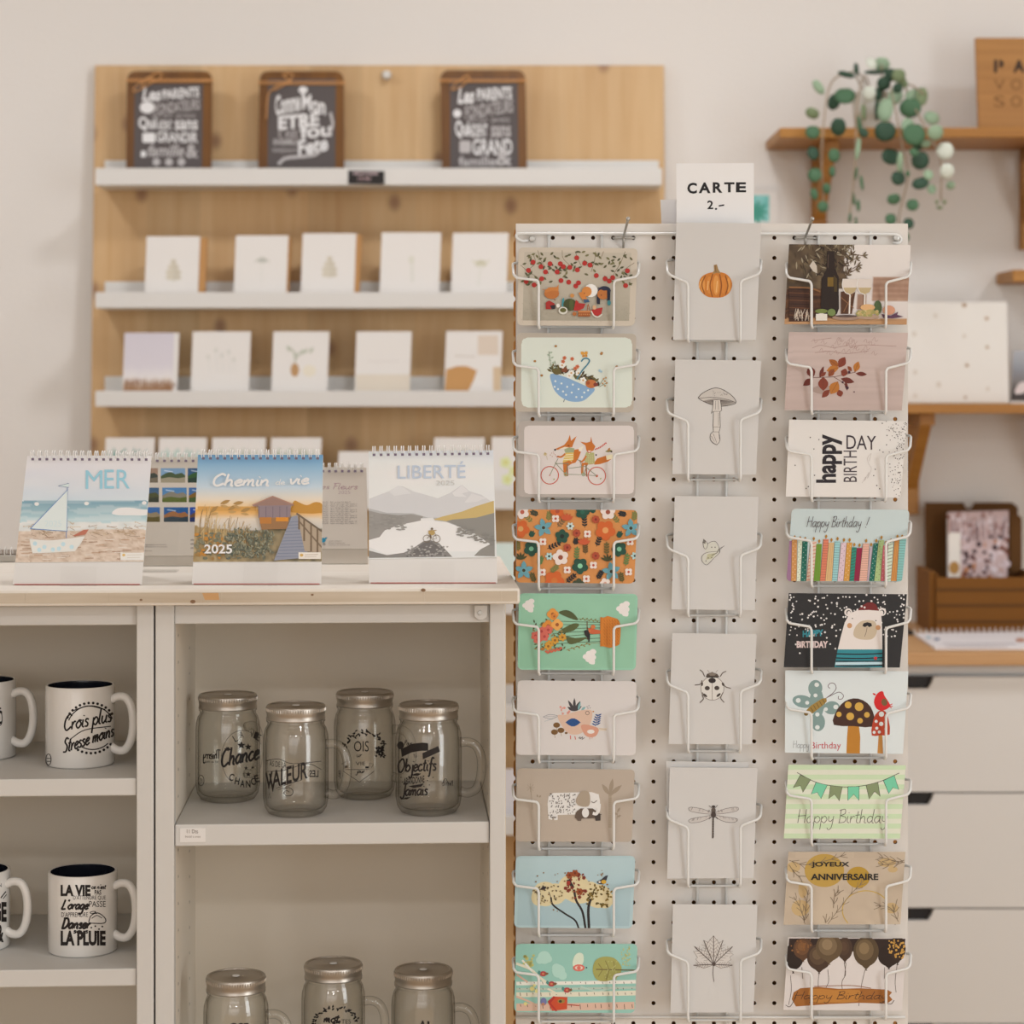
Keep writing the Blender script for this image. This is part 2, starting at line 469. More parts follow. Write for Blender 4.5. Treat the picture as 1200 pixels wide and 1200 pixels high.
PEG = mat('pegboard_white', base=(.80, .765, .72, 1), rough=.6)
BROWN = mat('raw_hardboard', (186, 124, 62), rough=.8)
BROWNIN = mat('hardboard_core', (70, 40, 22), rough=.9)
CABW = mat('cabinet_white_stain', base=(.67, .655, .625, 1), rough=.5)
CABIN = mat('cabinet_inside_lightened', base=(.84, .76, .645, 1), rough=.6)  # same stain as the fronts, colour lightened to offset the shade inside
CARDW = mat('white_card', base=(.82, .80, .775, 1), rough=.7)
CREAM = mat('cream_card', (197, 190, 183), rough=.75)
KRAFT = mat('kraft_paper', (176, 128, 78), rough=.8)
BOXM = mat('brown_cardboard', (112, 69, 20), rough=.85)
BOXD = mat('dark_cardboard', (86, 54, 20), rough=.85)
WIRE = mat('white_wire', base=(.84, .85, .84, 1), rough=.35)
STEEL = mat('zinc_steel', base=(.5, .5, .48, 1), rough=.42, metal=1)
LID = mat('brushed_lid', base=(.46, .42, .37, 1), rough=.34, metal=.9)
BLACK = mat('black_plastic', base=(.012, .010, .010, 1), rough=.5)
def glass_mat(name, tint, rim, edge=3.0, refl=1.5, f0=.06):
    """thin-walled clear glass: light passes straight through, the rim looks denser, the surface mirrors the lamps"""
    m = bpy.data.materials.new(name); m.use_nodes = True; nt = m.node_tree; N = nt.nodes.new; Lk = nt.links.new
    nt.nodes.remove(nt.nodes['Principled BSDF']); out = nt.nodes['Material Output']
    lw = N('ShaderNodeLayerWeight'); lw.inputs['Blend'].default_value = .5
    pw = N('ShaderNodeMath'); pw.operation = 'POWER'; pw.inputs[1].default_value = edge
    Lk(lw.outputs['Facing'], pw.inputs[0])
    mc = N('ShaderNodeMix'); mc.data_type = 'RGBA'; mc.inputs[6].default_value = tint; mc.inputs[7].default_value = rim
    Lk(pw.outputs[0], mc.inputs[0])
    tr = N('ShaderNodeBsdfTransparent'); Lk(mc.outputs[2], tr.inputs[0])
    gl = N('ShaderNodeBsdfGlossy'); gl.inputs['Roughness'].default_value = .02
    p5 = N('ShaderNodeMath'); p5.operation = 'POWER'; p5.inputs[1].default_value = 5
    Lk(lw.outputs['Facing'], p5.inputs[0])
    fr = N('ShaderNodeMath'); fr.operation = 'MULTIPLY_ADD'; fr.inputs[1].default_value = refl; fr.inputs[2].default_value = f0
    Lk(p5.outputs[0], fr.inputs[0])
    mx = N('ShaderNodeMixShader'); Lk(fr.outputs[0], mx.inputs[0]); Lk(tr.outputs[0], mx.inputs[1]); Lk(gl.outputs[0], mx.inputs[2])
    Lk(mx.outputs[0], out.inputs['Surface'])
    MATS[name] = m; return m
GLASS = glass_mat('clear_glass', (.985, .985, .975, 1), (.36, .33, .28, 1), 3.4, .55)
ACRYL = glass_mat('clear_acrylic', (.995, .995, .995, 1), (.93, .93, .93, 1), 3.0, .3, .015)
CERAM = mat('glazed_white', base=(.80, .775, .735, 1), rough=.12, coat=.3)
GLAZEB = mat('navy_glaze', base=(.012, .014, .022, 1), rough=.12)
SLATE = mat('slate_panel', (84, 76, 74), rough=.8)
SLATEW = wood('stained_frame', (112, 68, 12), (76, 42, 5), axis='z', fine=60, long=4, rough=.45)
TWINE = mat('jute_twine', (196, 142, 90), rough=.9)
SIGNP = mat('sign_paper', (222, 216, 218), rough=.6)
DARKG = mat('gap_shadow_board', base=(.03, .027, .024, 1), rough=.9)

# ================================================================ the room
def struct(name, mb, m):
    o = mb.build(name, m); o['kind'] = 'structure'; return o
WY = 4.76
struct('wall_back', MB().box(-2.8, 3.0, WY, WY + .1, 0, 2.75), WALLM)
struct('wall_left', MB().box(-2.9, -2.8, -3.2, WY + .1, 0, 2.75), WALLM)
struct('wall_right', MB().box(3.0, 3.1, -3.2, WY + .1, 0, 2.75), WALLM)
struct('wall_front', MB().box(-2.9, 3.1, -3.3, -3.2, 0, 2.75), WALLM)
struct('floor', MB().box(-2.9, 3.1, -3.3, WY + .1, -.08, 0), FLOORM)
struct('ceiling', MB().box(-2.9, 3.1, -3.3, WY + .1, 2.75, 2.83), CEILM)
struct('baseboard_back', MB().box(-2.8, 3.0, WY - .015, WY, 0, .08), WHITE)

# ================================================================ pine display board and its ledges
def board_y(z): return 4.735 - (1.944 - z) * .061          # front face, leaning
BTOP = at(110, 76, 4.73).z
ty = board_y(BTOP); by = board_y(0)
xl, xr = at(110.5, 80, 4.73).x, at(778.5, 80, 4.73).x
mb = MB()
mb.hexa([(xl, ty, BTOP), (xr, ty, BTOP), (xr, by, 0.0), (xl, by, 0.0)], (0, .024, .0015))
board = mb.build('display_board', PINE, origin=(xl, by, 0), bevel=.002)
tag(board, 'large knotty pine board leaning on the wall, carrying the white picture ledges', 'display board')
sp = at(453, 88, 4.72)
MB().lathe([(0, .012), (.006, .011), (.010, .006), (.011, 0), (0, 0)], (0, 0, 0), 16)
hk = MB(Matrix.Translation(sp) @ Matrix.Rotation(PI/2, 4, 'X')).lathe([(0, .010), (.006, .009), (.009, .004), (.010, -.004), (0, -.004)], (0, 0, 0), 16).build('screw_cap', WHITE, board, smooth=True)

LEDGES = []
def ledge(lip_top, lip_bot, back_top, label, xa=111.5, xb=776):
    zf = None
    D = 4.6
    for _ in range(3):
        zb = at(0, lip_bot, D).z; D = board_y(zb) - .118
    z0 = at(0, lip_bot, D).z; z1 = at(0, lip_top, D).z; yb = board_y(z0 + .03) - .001
    zt = at(0, back_top, yb - .012).z
    x0, x1 = at(xa, lip_bot, D).x, at(xb, lip_bot, D).x
    mb = MB()
    P = [(D, z0), (D, z1), (D + .010, z1), (D + .010, z0 + .011), (yb - .012, z0 + .011), (yb - .012, zt), (yb, zt), (yb, z0)]
    mb.hexa([(x0, y, z) for y, z in P], (x1 - x0, 0, 0))
    o = mb.build('picture_ledge', WHITE, origin=(x0, yb, z0), bevel=.0012)
    tag(o, label, 'picture ledge', 'white ledges on the pine board')
    L = dict(D=D, z=z0 + .0115, lip=z1, yb=yb - .0125, o=o); LEDGES.append(L); return L
L1 = ledge(197, 217, 188, 'topmost white picture ledge, holding three slate signs')
L2 = ledge(342.5, 361, 330, 'white picture ledge second from the top, holding small white card packs')
L3 = ledge(458, 476.5, 441, 'white picture ledge third from the top, holding the lilac card and its neighbours')
L4 = ledge(573, 597, 560, 'white picture ledge fourth from the top, mostly behind the calendars')
L5 = ledge(695, 720, 683, 'white picture ledge fifth from the top, seen as a sliver beside the pegboard')
L6 = ledge(826, 846, 814, 'white picture ledge sixth from the top, seen through the gap beside the cabinet')
L7 = ledge(956, 979, 945, 'lowest white picture ledge seen through the gap beside the cabinet')

# black price tag
p = [at(x, y, L1['D'] - .0005) for x, y in ((408, 200), (450.5, 200.5), (450.5, 216.5), (408, 215.5))]
pt = MB().hexa(p, (0, -.001, 0)).build('price_tag', BLACK, origin=p[3])
tag(pt, 'small black price tag stuck on the front of the topmost ledge', 'price tag')
A = Art(lambda x, y, l: at(x, y, L1['D'] - .0016 - l), (295, 75, 7.06))
A.text('ARDOISES', 832, 893, 1045, 918, (190, 165, 165), bold=.02).text('19.90', 880, 935, 985, 965, (170, 140, 140), bold=.02)
A.build(pt)

# ================================================================ pegboard stand
S = 23.6; HX0, HY0 = 624.2, 278.7
XB0, XB1, YB0 = 604.5, 1064.0, 262.0
def pb(px, py, d=0): return at(px, py, DP - d)
u = S / F * DP                                     # hole pitch in metres
pegx0, pegx1 = pb(XB0, 0).x, pb(XB1, 0).x
pegz1 = pb(0, YB0).z
stand = thing('pegboard_stand', ((pegx0 + pegx1)/2, DP, 0), 'white perforated display panel carrying the wire card rack, right of the cabinets', 'pegboard')
TH = .004
mb = MB()
hx0, hz0 = pb(HX0, HY0).x, pb(HX0, HY0).z
NC = 19; rows = 41
gx0, gx1 = hx0 - u/2, hx0 + (NC - .5) * u
gz1, gz0 = hz0 + u/2, hz0 - (rows - .5) * u
R = .00255; n = 16
for c in range(NC):
    for r_ in range(rows):
        x, z = hx0 + c*u, hz0 - r_*u; hu = u/2
        if x + hu > pegx1 + .001: continue
        sq = [(hu*max(-1,min(1,math.cos(2*PI*k/16)*m_)), hu*max(-1,min(1,math.sin(2*PI*k/16)*m_))) for k in range(16) for m_ in [1/max(abs(math.cos(2*PI*k/16)),abs(math.sin(2*PI*k/16)))]]
        ang = [2*PI*k/n for k in range(n)]
        vs = [(x+a, DP, z+b) for a, b in sq] + [(x+R*math.cos(t), DP, z+R*math.sin(t)) for t in ang] + [(x+R*math.cos(t), DP+TH, z+R*math.sin(t)) for t in ang]
        fs = []; 
        mb.add(vs, [(k, (k+1) % n, n+(k+1) % n, n+k) for k in range(n)], 0)
        mb.add(vs, [(n+k, n+(k+1) % n, 2*n+(k+1) % n, 2*n+k) for k in range(n)], 1)
xe = hx0 + (math.floor((pegx1 + .001 - hx0 - u/2)/u) + .5) * u
def flat(x0, x1, z0, z1): mb.add([(x0,DP,z0),(x1,DP,z0),(x1,DP,z1),(x0,DP,z1)], [(0,1,2,3)])
flat(pegx0, pegx1, gz1, pegz1); flat(pegx0, gx0, gz0, gz1); flat(xe, pegx1, gz0, gz1); flat(pegx0, pegx1, .03, gz0)
mb.add([(pegx0,DP,pegz1),(pegx1,DP,pegz1),(pegx1,DP+TH,pegz1),(pegx0,DP+TH,pegz1)], [(0,1,2,3)])
mb.add([(pegx1,DP,.03),(pegx1,DP+TH,.03),(pegx1,DP+TH,pegz1),(pegx1,DP,pegz1)], [(0,1,2,3)])
mb.add([(pegx0,DP,.03),(pegx0,DP+TH,.03),(pegx0,DP+TH,pegz1),(pegx0,DP,pegz1)], [(0,1,2,3)], 0)
mb.build('perforated_panel', [PEG, BROWNIN], stand, fix=False)
# rear panel: raw brown inside, its left edge cut through a row of holes
xr0 = at(601.7, 0, DP + .022).x; yr = DP + .022
edge = []
z = pegz1 - .012; zz = hz0
edge.append((xr0 + .0015, yr, pegz1 - .006))
while zz > .06:
    edge += [(xr0, yr, zz + .0045), (xr0 + .0022, yr, zz + .0015), (xr0 + .0022, yr, zz - .0015), (xr0, yr, zz - .0045)]; zz -= u
edge.append((xr0, yr, .03))
MB().hexa(edge + [(pegx1 - .005, yr, .03), (pegx1 - .005, yr, pegz1 - .006)], (0, TH, 0)).build('rear_panel', BROWN, stand)
MB().box(pegx0 + .002, pegx1 - .002, DP + TH + .0005, yr - .0005, pegz1 - .03, pegz1 - .002).build('top_rail', BROWNIN, stand)
MB().box(pegx0 - .02, pegx1 + .02, DP - .16, DP + .2, 0, .03).build('base_plate', WHITE, stand, bevel=.003)

# ================================================================ wire card rack
rack = thing('wire_card_rack', (pb(832, 0).x, DP - .01, pb(0, 1190).z), 'white wire rack with three columns of card pockets screwed to the pegboard', 'card rack')
RW = .0017
def wire(name, pts, r=RW, parent=rack, m=WIRE, bendr=.006, seg=7):
    P = [pb(x, y, d) for x, y, d in pts]
    return MB().tube(bend(P, bendr), r, seg).build(name, m, parent, smooth='all')
wire('crossbar', [(622, 281, .004), (612, 283, .006), (605, 279, .007), (605, 274, .007), (613, 273.5, .007), (640, 273.7, .007), (832, 274, .007), (1040, 274.3, .007),
                  (1052, 275, .007), (1057, 280, .007), (1054, 285, .007), (1046, 284, .006)], bendr=.008)
wire('crossbar', [(604, 1192, .007), (1061, 1192, .007)])
for x in (643, 705, 817, 851, 959, 1020): wire('upright', [(x, 271.5, .0035), (x, 1206, .0035)])
for x, y in ((623.5, 280), (1050, 279)):
    MB(Matrix.Translation(pb(x, y, .004)) @ Matrix.Rotation(PI/2, 4, 'X')).lathe([(0, .005), (.0035, .004), (.0042, .001), (.002, 0), (.002, -.006), (0, -.006)], (0,0,0), 12).build('screw', STEEL, rack, smooth=True)
def pocket(col, y):
    xl, xa, xb, xr, dl, dr, dn = {1: (600.9, 631.3, 719.3, 749.0, 3, 4, 57), 2: (781, 806.3, 867.8, 892.3, 8, 7, 76.5), 3: (920.8, 951, 1038.3, 1067.5, 4, 6, 56.5)}[col]
    up = (705, 643) if col == 1 else ((851, 817) if col == 2 else (1020, 959))
    P = [(xl + 8, y - 18, .004), (xl, y - 17, .014), (xl + 1, y - 4, .040), (xl + 4, y, .042), (xa - 2, y + dl, .043), (xa, y + dl + 4, .0435), (xa, y + dn - 1, .044), (xa + 1, y + dn + 2, .040), (xa + 2, y + dn + .5, .006),
         (xb - 2, y + dn + .5, .006), (xb - 1, y + dn + 2, .040), (xb, y + dn - 1, .044), (xb, y + dr + 2, .0435), (xb + 2, y + dr - 1, .043), (xr - 4, y - 1, .042), (xr - 1, y - 5, .040), (xr, y - 18, .014), (xr - 7, y - 19, .004)]
    wire('pocket', P, r=.00165, bendr=.005)
C1Y = [325.5, 428.5, 529.5, 632.2, 731.5, 834.5, 936.8, 1038.2, 1139.6]
C2Y = [322.5, 485, 644, 803, 961, 1118.5]
C3Y = [325.5, 426.5, 528.8, 629.6, 730.4, 831, 932.2, 1033.4, 1136]
for y in C1Y: pocket(1, y)
for y in C2Y: pocket(2, y)
for y in C3Y: pocket(3, y)

# peg hooks
def peg_hook(x, dx, label):
    t = thing('peg_hook', pb(x, 279, .004), label, 'hook', 'metal peg hooks on the pegboard')
    P = [pb(x - 12, 279, -.006), pb(x - 12, 279, .006), pb(x + 12, 279, .006), pb(x + 12, 279, -.006)]
    MB().tube(bend(P, .003), .0015, 7).build('crossbar', STEEL, t, smooth='all')
    MB().tube(bend([pb(x - .5, 291, .0025), pb(x - .3, 284, .0085), pb(x, 277, .0095), pb(x + dx*.35, 270, .03), pb(x + dx, 256.5, .055)], .006), .0016, 7).build('prong', STEEL, t, smooth='all')
    bm = pb(x + dx, 256.5, .055)
    MB().lathe([(0, .0026), (.0018, .002), (.0026, 0), (.0018, -.002), (0, -.0026)], bm, 10).build('prong_tip', STEEL, t, smooth='all')
peg_hook(731, 5, 'left chrome peg hook above the apple picnic card')
peg_hook(944, 8, 'right chrome peg hook above the wine bottle card')

# ================================================================ cabinets and worktop, turned a few degrees
TH_ = math.radians(2.9)
EX = Vector((math.cos(TH_), math.sin(TH_), 0)); EY = Vector((-math.sin(TH_), math.cos(TH_), 0))
CO = Vector((at(592, 0, 2.72).x, 2.72, 0))
def loc(lx, ly, z): return Vector((CO.x, CO.y, 0)) + EX*lx + EY*ly + Vector((0, 0, z))
def fl(px, py, d=0):
    """local (x, z) of a pixel on the plane d behind the cabinet fronts"""
    p = on(px, py, CO + EY*d, EY); return (p - CO).dot(EX), p.z
def fx(px, d=0): return fl(px, HY, d)[0]
MC = Matrix.Translation(Vector((CO.x, CO.y, 0))) @ Matrix.Rotation(TH_, 4, 'Z')
ZU = fl(611, 708, -.035)[1]; ZT = fl(611, 689, -.035)[1]
def cabinet(xa, xb, xi, xj, rail_px, shelves, label, lpx):
    """outer xa..xb, opening xi..xj (local), shelves: (top z, thickness)"""
    t = thing('shelf_cabinet', loc((xa+xb)/2, 0, 0), label, 'cabinet', 'white cabinets under the worktop', rz=TH_)
    P = lambda: MB(MC)
    DEP = .29
    P().box(xa, xi, 0, .022, 0, ZU).build('stile', CABW, t, bevel=.0012)
    P().box(xj, xb, 0, .022, 0, ZU).build('stile', CABW, t, bevel=.0012)
    rz_ = fl(lpx, rail_px, .003)[1]
    P().box(xi, xj, .005, .022, rz_, ZU - .0035).build('top_rail', CABW, t, bevel=.0012)
    for x0_, x1_, xx in ((xi - .02, xi, xi + .0003), (xj, xj + .02, xj - .0003)):
        v = P().box(x0_, x1_, .022, .46, .0, ZU)
        for k in range(26):
            for ly in (.05, .20):
                z = .2 + k*.032
                v.add([(xx, ly + .0022*math.cos(2*PI*q/8), z + .0022*math.sin(2*PI*q/8)) for q in range(8)], [list(range(8))], 1)
        v.build('side_panel', [CABIN, DARKG], t, fix=False)
    P().box(xi, xj, DEP, DEP + .008, .05, ZU).build('back_panel', CABIN, t)
    P().box(xi, xj, .022, DEP, rz_ + .004, ZU).build('top_panel', CABIN, t)
    P().box(xi, xj, .02, .05, .0, .06).build('plinth', CABW, t)
    for z, th in shelves:
        P().box(xi + .0006, xj - .0006, .004, DEP - .001, z - th, z).build('shelf', CABW, t, bevel=.0015)
    return t
xs = dict(a=fx(182), i=fx(204), j=fx(574), b=fx(592))
ZJ1 = fl(400, 964.5, .004)[1]; ZJ2 = .456
jar_cab = cabinet(xs['a'], xs['b'], xs['i'], xs['j'], 730.5, [(ZJ1, .0255), (ZJ2, .0255), (.12, .0255)], 'white cabinet with open shelves of glass jars, right one under the worktop', 400)
bx0, bz0 = fl(556, 727, -.0015); bx1, bz1 = fl(571, 709.5, -.0015)
br = [(bx0, 0, bz1), (bx1, 0, bz1), (bx1, 0, bz0 + .004), (bx1 - .005, 0, bz0), (bx0 + .005, 0, bz0), (bx0, 0, bz0 + .004)]
MB(MC).hexa(br, (0, .003, 0)).build('mending_plate', CABW, jar_cab, bevel=.0006)
sx, sz = fl(562.5, 718.5, -.001)
MB(MC @ Matrix.Translation((sx, -.0006, sz)) @ Matrix.Rotation(PI/2, 4, 'X')).lathe([(0, .0006), (.0025, .0004), (.003, -.001), (0, -.001)], (0,0,0), 14).build('screw', STEEL, jar_cab, smooth=True)
la, lb = fl(211, 970.5, .004), fl(241, 986.5, .004)
MB(MC).box(la[0], lb[0], .0030, .0039, lb[1], la[1]).build('shelf_label', CARDW, jar_cab)
A = Art(lambda x, y, l: on(x, y, CO + EY*(.0029 - l), EY))
A.text('11 Dts', 219, 972, 232, 976.5, (120, 105, 95)).text('bocal a anse', 217, 979, 235, 981.5, (150, 135, 125)).build(jar_cab)
ys = dict(a=fx(-262), i=fx(-240), j=fx(160), b=fx(180))
ZM1 = fl(80, 912.6, .004)[1]; ZM2 = fl(80, 1136, .004)[1]
mug_cab = cabinet(ys['a'], ys['b'], ys['i'], ys['j'], 733, [(ZM1, .0205), (ZM2, .0205), (.38, .0205), (.1, .0205)], 'white cabinet with shelves of printed mugs, left one under the worktop', 80)
xg = (ys['b'] + xs['a']) / 2
# worktop
wx1 = (on(611, 689, CO - EY*.035, EY) - CO).dot(EX) - .0015; wx0 = ys['a'] - .03
top = thing('worktop', loc((wx0+wx1)/2, 0, ZU), 'pale whitewashed pine worktop lying across both white cabinets, with calendars on it', 'worktop', rz=TH_)
MB(MC).box(wx0, wx1, -.035, .465, ZU, ZT).build('slab', [WHITEWOOD], top, bevel=.003)
# finger-jointed front edge: staves of slightly different wood
st = [(-330, 30), (30, 128), (128, 236), (236, 260), (260, 366), (366, 498), (498, 588), (588, 611.3)]
for k, (a, b) in enumerate(st):
    xa, xb = fx(a, -.035), fx(b, -.035) - .0002
    m = ENDPINE
    MB(MC).box(max(xa, wx0 + .001), min(xb, wx1 - .003), -.0356, -.0349, ZU + .0035, ZT - .0035).build('edge_stave', m, top)
kn = mat('pine_knot', (186, 140, 92), rough=.6)
xa, za = fl(237, 695, -.0357); xb, zb = fl(257, 703, -.0357)
MB(MC).hexa([(xa, -.0358, za), (xb - .001, -.0358, za), (xb, -.0358, zb), (xa + .003, -.0358, zb)], (0, .0004, 0)).build('knot', kn, top)
kd = mat('dark_knot', (120, 88, 60), rough=.6)
for px, py, r in ((251/3.333+90+0, 703, .0012), (226, 705, .0022), (366, 697, .0012), (496, 691.5, .002)):
    x, z = fl(px, py, -.0357)
    MB(MC).hexa([(x + r*1.4*math.cos(q*PI/5), -.0358, z + r*math.sin(q*PI/5)) for q in range(10)], (0, .0004, 0)).build('knot', kd, top)
# ================================================================ things on the pine board's ledges
def slab(name, quad, proj, thick, m, rad=0, parent=None, origin=None, back=None, bev=0):
    """plate from a photo quad (TL,TR,BR,BL px) on a projected plane, going back by thick"""
    P = [proj(x, y, 0) for x, y in quad]
    nrm = (proj(quad[0][0], quad[0][1], 1) - proj(quad[0][0], quad[0][1], 0)); 
    n = (P[3]-P[0]).cross(P[1]-P[0]).normalized()
    if n.y > 0: n = -n
    Q = rounded(P, rad) if rad else P
    og = origin if origin is not None else (P[2]+P[3])/2
    return MB().hexa(Q, -n*thick).build(name, m, parent, None if parent is not None else og, bevel=bev)
def quad_view(q, x0, y0, k): return [(x0 + a/k, y0 + b/k) for a, b in q]
def lean(D0, zb, k): return plane_proj((0, D0, zb), (0, -1, k))

def slate(view, outer, inner, label, art):
    x0, y0, k = view
    q = quad_view(outer, *view); pr = lean(L1['D'] + .045, L1['z'], .10)
    # carry the sides down to the tray behind the lip
    B = 10
    dx = (q[3][0]-q[0][0]) / (q[3][1]-q[0][1])
    q[2] = (q[2][0], q[2][1] + B); q[3] = (q[3][0], q[3][1] + B)
    b = (pr(*q[3], 0) + pr(*q[2], 0)) / 2
    t = thing('slate_sign', b, label, 'slate sign', 'slate signs with white lettering on the topmost ledge')
    r = .020
    P = [pr(x, y, 0) for x, y in q]; Q = rounded(P, [r, r, 0.002, 0.002], 6)
    n = Vector((0, -1, .10)).normalized()
    MB().hexa(Q, -n*.012).build('wooden_frame', SLATEW, t, bevel=.0015)
    qi = quad_view(inner, *view); qi[2] = (qi[2][0], qi[2][1]+6); qi[3] = (qi[3][0], qi[3][1]+6)
    p2 = lambda x, y, l: pr(x, y, .0008 + l)
    slab('slate_panel', qi, p2, .001, SLATE, parent=t)
    A = Art(p2, view); art(A); A.build(t, 'lettering')
    return t, pr
W1 = (214, 208, 204); W2 = (176, 168, 164)
def art_s1(A):
    A.text('Les', 245, 255, 450, 400, W1, bold=.03, shear=.2).text('PARENTS', 468, 262, 862, 372, W1, bold=.03, slope=-.08)
    A.ell(300, 470, 80, 65, W1).text('FONDATEURS', 385, 405, 870, 520, W2, bold=.01, slope=-.12)
    A.text('SONT CEUX', 350, 540, 570, 578, W2).text('QUI NOUS', 610, 540, 820, 590, W2)
    A.text('Qui', 205, 570, 400, 722, W1, bold=.03).text('AIDENT', 415, 610, 565, 712, W1, bold=.02).text('sans', 600, 610, 845, 712, W1, bold=.02)
    A.rect(248, 745, 388, 850, W1, 20).text('GRANDIR', 405, 735, 845, 850, W1, bold=.02, slope=.02)
    A.rect(232, 940, 285, 1005, W1, 8).text('famille', 300, 870, 700, 1000, W2, bold=.02, shear=.3).text('&', 720, 870, 850, 1015, W2, bold=.02)
    for x in (400, 535, 670): A.flower(x, 1060, 46, W2, W2)
def art_s2(A):
    A.ell(425, 215, 38, 30, W1).text('Comme', 195, 240, 400, 410, W1, bold=.03, slope=-.2).text('Mon', 415, 260, 610, 400, W1, bold=.03, slope=.25)
    A.text('ETRE', 220, 415, 560, 530, W1, bold=.04, slope=-.1).text('c est', 220, 545, 380, 610, W2).text('fou', 400, 490, 660, 610, W1, bold=.03, slope=-.1)
    A.text('ENSEMBLE', 180, 620, 380, 670, W2, bold=.02).text('toujours', 170, 690, 370, 740, W2).text('Fete', 385, 610, 630, 740, W1, bold=.03, slope=-.2)
    A.line([(220, 830), (280, 780), (420, 765), (520, 750), (570, 715)], 26, W2).line([(650, 400), (670, 500), (640, 580)], 22, W2)
def art_s3(A):
    A.text('Les', 290, 255, 470, 430, W1, bold=.03, shear=.2).text('PARENTS', 500, 255, 875, 390, W1, bold=.03, slope=-.06)
    A.ell(285, 535, 45, 45, W1).text('FONDATEURS', 370, 420, 890, 560, W2, bold=.01, slope=-.15)
    A.text('SONT CEUX', 400, 580, 610, 630, W2).text('QUI NOUS', 650, 580, 850, 640, W2)
    A.text('Qui', 262, 610, 410, 805, W1, bold=.03).text('AIDENT', 400, 650, 610, 790, W1, bold=.02).text('sans', 650, 670, 865, 790, W2, bold=.02)
    A.rect(310, 830, 430, 960, W2, 20).text('GRAND', 450, 810, 880, 985, W1, bold=.02)
    A.text('famille', 300, 1000, 700, 1105, W2, bold=.02).text('&', 700, 940, 880, 1100, W2, bold=.02)
s1, p1 = slate((140, 75, 9.23), [(82, 75), (1002, 75), (990, 1120), (68, 1120)], [(165, 215), (905, 215), (890, 1118), (155, 1118)], 'slate sign in dark frame, leftmost on the topmost ledge, nearest the board\'s left edge', art_s1)
s2, p2_ = slate((295, 75, 7.06), [(65, 58), (760, 58), (765, 855), (50, 855)], [(135, 125), (695, 125), (690, 853), (130, 853)], 'slate sign with long loose twine ends, left of the black price tag', art_s2)
s3, p3_ = slate((505, 75, 9.23), [(100, 65), (1020, 65), (1042, 1110), (120, 1110)], [(205, 155), (935, 155), (945, 1108), (208, 1108)], 'slate sign in dark frame standing alone right of the black price tag', art_s3)
def twine(t, pr, x0, y0, k, xa, xb, y, bow):
    q = lambda a, b, l=.0035: pr(x0 + a/k, y0 + b/k, l)
    for dy in (-9, 9):
        MB().tube([q(xa - 3, y + dy, -.008), q(xa - 4, y + dy, .0), q(xa+6, y + dy), q((xa+xb)/2, y + dy + 3), q(xb-6, y + dy + 2), q(xb + 4, y + dy, .0), q(xb + 3, y + dy, -.008)], .0015, 6).build('twine', TWINE, t, smooth='all')
    for L in bow: MB().tube(smooth_path([q(a, b, .005) for a, b in L], 5), .0014, 6).build('twine_bow', TWINE, t, smooth='all')
twine(s1, p1, 140, 75, 9.23, 82, 1002, 178, [[(400, 180), (300, 230), (170, 300), (160, 260), (250, 190), (400, 100), (460, 110), (420, 180)], [(400, 180), (300, 150), (240, 250)]])
twine(s2, p2_, 295, 75, 7.06, 62, 762, 155, [[(330, 150), (230, 170), (150, 230), (130, 300), (120, 460)], [(330, 150), (260, 90), (340, 85), (300, 150), (180, 220)]])
twine(s3, p3_, 505, 75, 9.23, 100, 1022, 180, [[(400, 180), (330, 240), (230, 280), (250, 230), (380, 130), (430, 190)]])

# small card packs on the second ledge
def pack(L, xl, xr, yt, depth, label, art=None, kraft=True, film=False, skew=0):
    D = L['D'] + .03; pr = lean(D, L['z'], .14)
    yb = HY - (L['z'] - 1.3) * F / D
    dx = -3
    q = [(xl, yt), (xr, yt), (xr + dx, yb), (xl + dx, yb)]
    t = slab('card_pack', q, pr, .003, CARDW, rad=.002)
    tag(t, label, 'card pack', 'white card packs on the second ledge')
    if kraft:
        p2 = lambda x, y, l: pr(x, y, -.0034)
        slab('envelopes', [(xl+7, yt+2), (xr+depth, yt+2), (xr+depth+dx, yb), (xl+7+dx, yb)], p2, .016, KRAFT, parent=t)
    if art:
        A = Art(pr); art(A, (xl+xr)/2, yt, xr-xl); A.build(t)
    return t
SEP = (180, 168, 146)
def a_leaf(A, cx, yt, w):
    A.line([(cx, yt+27), (cx, yt+53)], 1.2, SEP)
    for dy, r in ((30, 2.5), (36, 5), (42, 7), (48, 7)):
        A.ell(cx - r*.6, yt+dy, r*.7, 3, (196, 184, 164)).ell(cx + r*.6, yt+dy, r*.7, 3, (190, 178, 158))
def a_umb(A, cx, yt, w):
    A.ell(cx, yt+29, 6, 3, (176, 172, 160)).line([(cx-9, yt+31), (cx, yt+26), (cx+9, yt+31)], 1.4, (186, 180, 168)).line([(cx, yt+30), (cx-1, yt+55)], 1, (206, 200, 190))
def a_stem(A, cx, yt, w): A.line([(cx, yt+28), (cx+1, yt+58)], 4, (206, 199, 188)).ell(cx, yt+32, 3.5, 5, (204, 197, 182))
def a_dill(A, cx, yt, w):
    A.ell(cx, yt+36, 7, 4, (186, 178, 152)).line([(cx-10, yt+32), (cx, yt+38), (cx+10, yt+32)], 2, (200, 192, 172)).line([(cx, yt+38), (cx-3, yt+62)], 3, (208, 201, 190))
pack(L2, 172, 234.5, 277, 8, 'white card pack with a pale pine cone drawing, leftmost on the second ledge', a_leaf)
pack(L2, 276.5, 338, 276, 2.5, 'white card pack with a small grey flower head, second from left on its ledge', a_umb)
b3 = pack(L2, 355, 417.5, 273.5, 6, 'white card pack with a pale cone drawing, taller, third from left on its ledge', a_leaf)
pack(L2, 447.5, 517, 272.5, 1, 'white film-wrapped card pack with a faint stem, fourth from left on its ledge', a_stem, kraft=False)
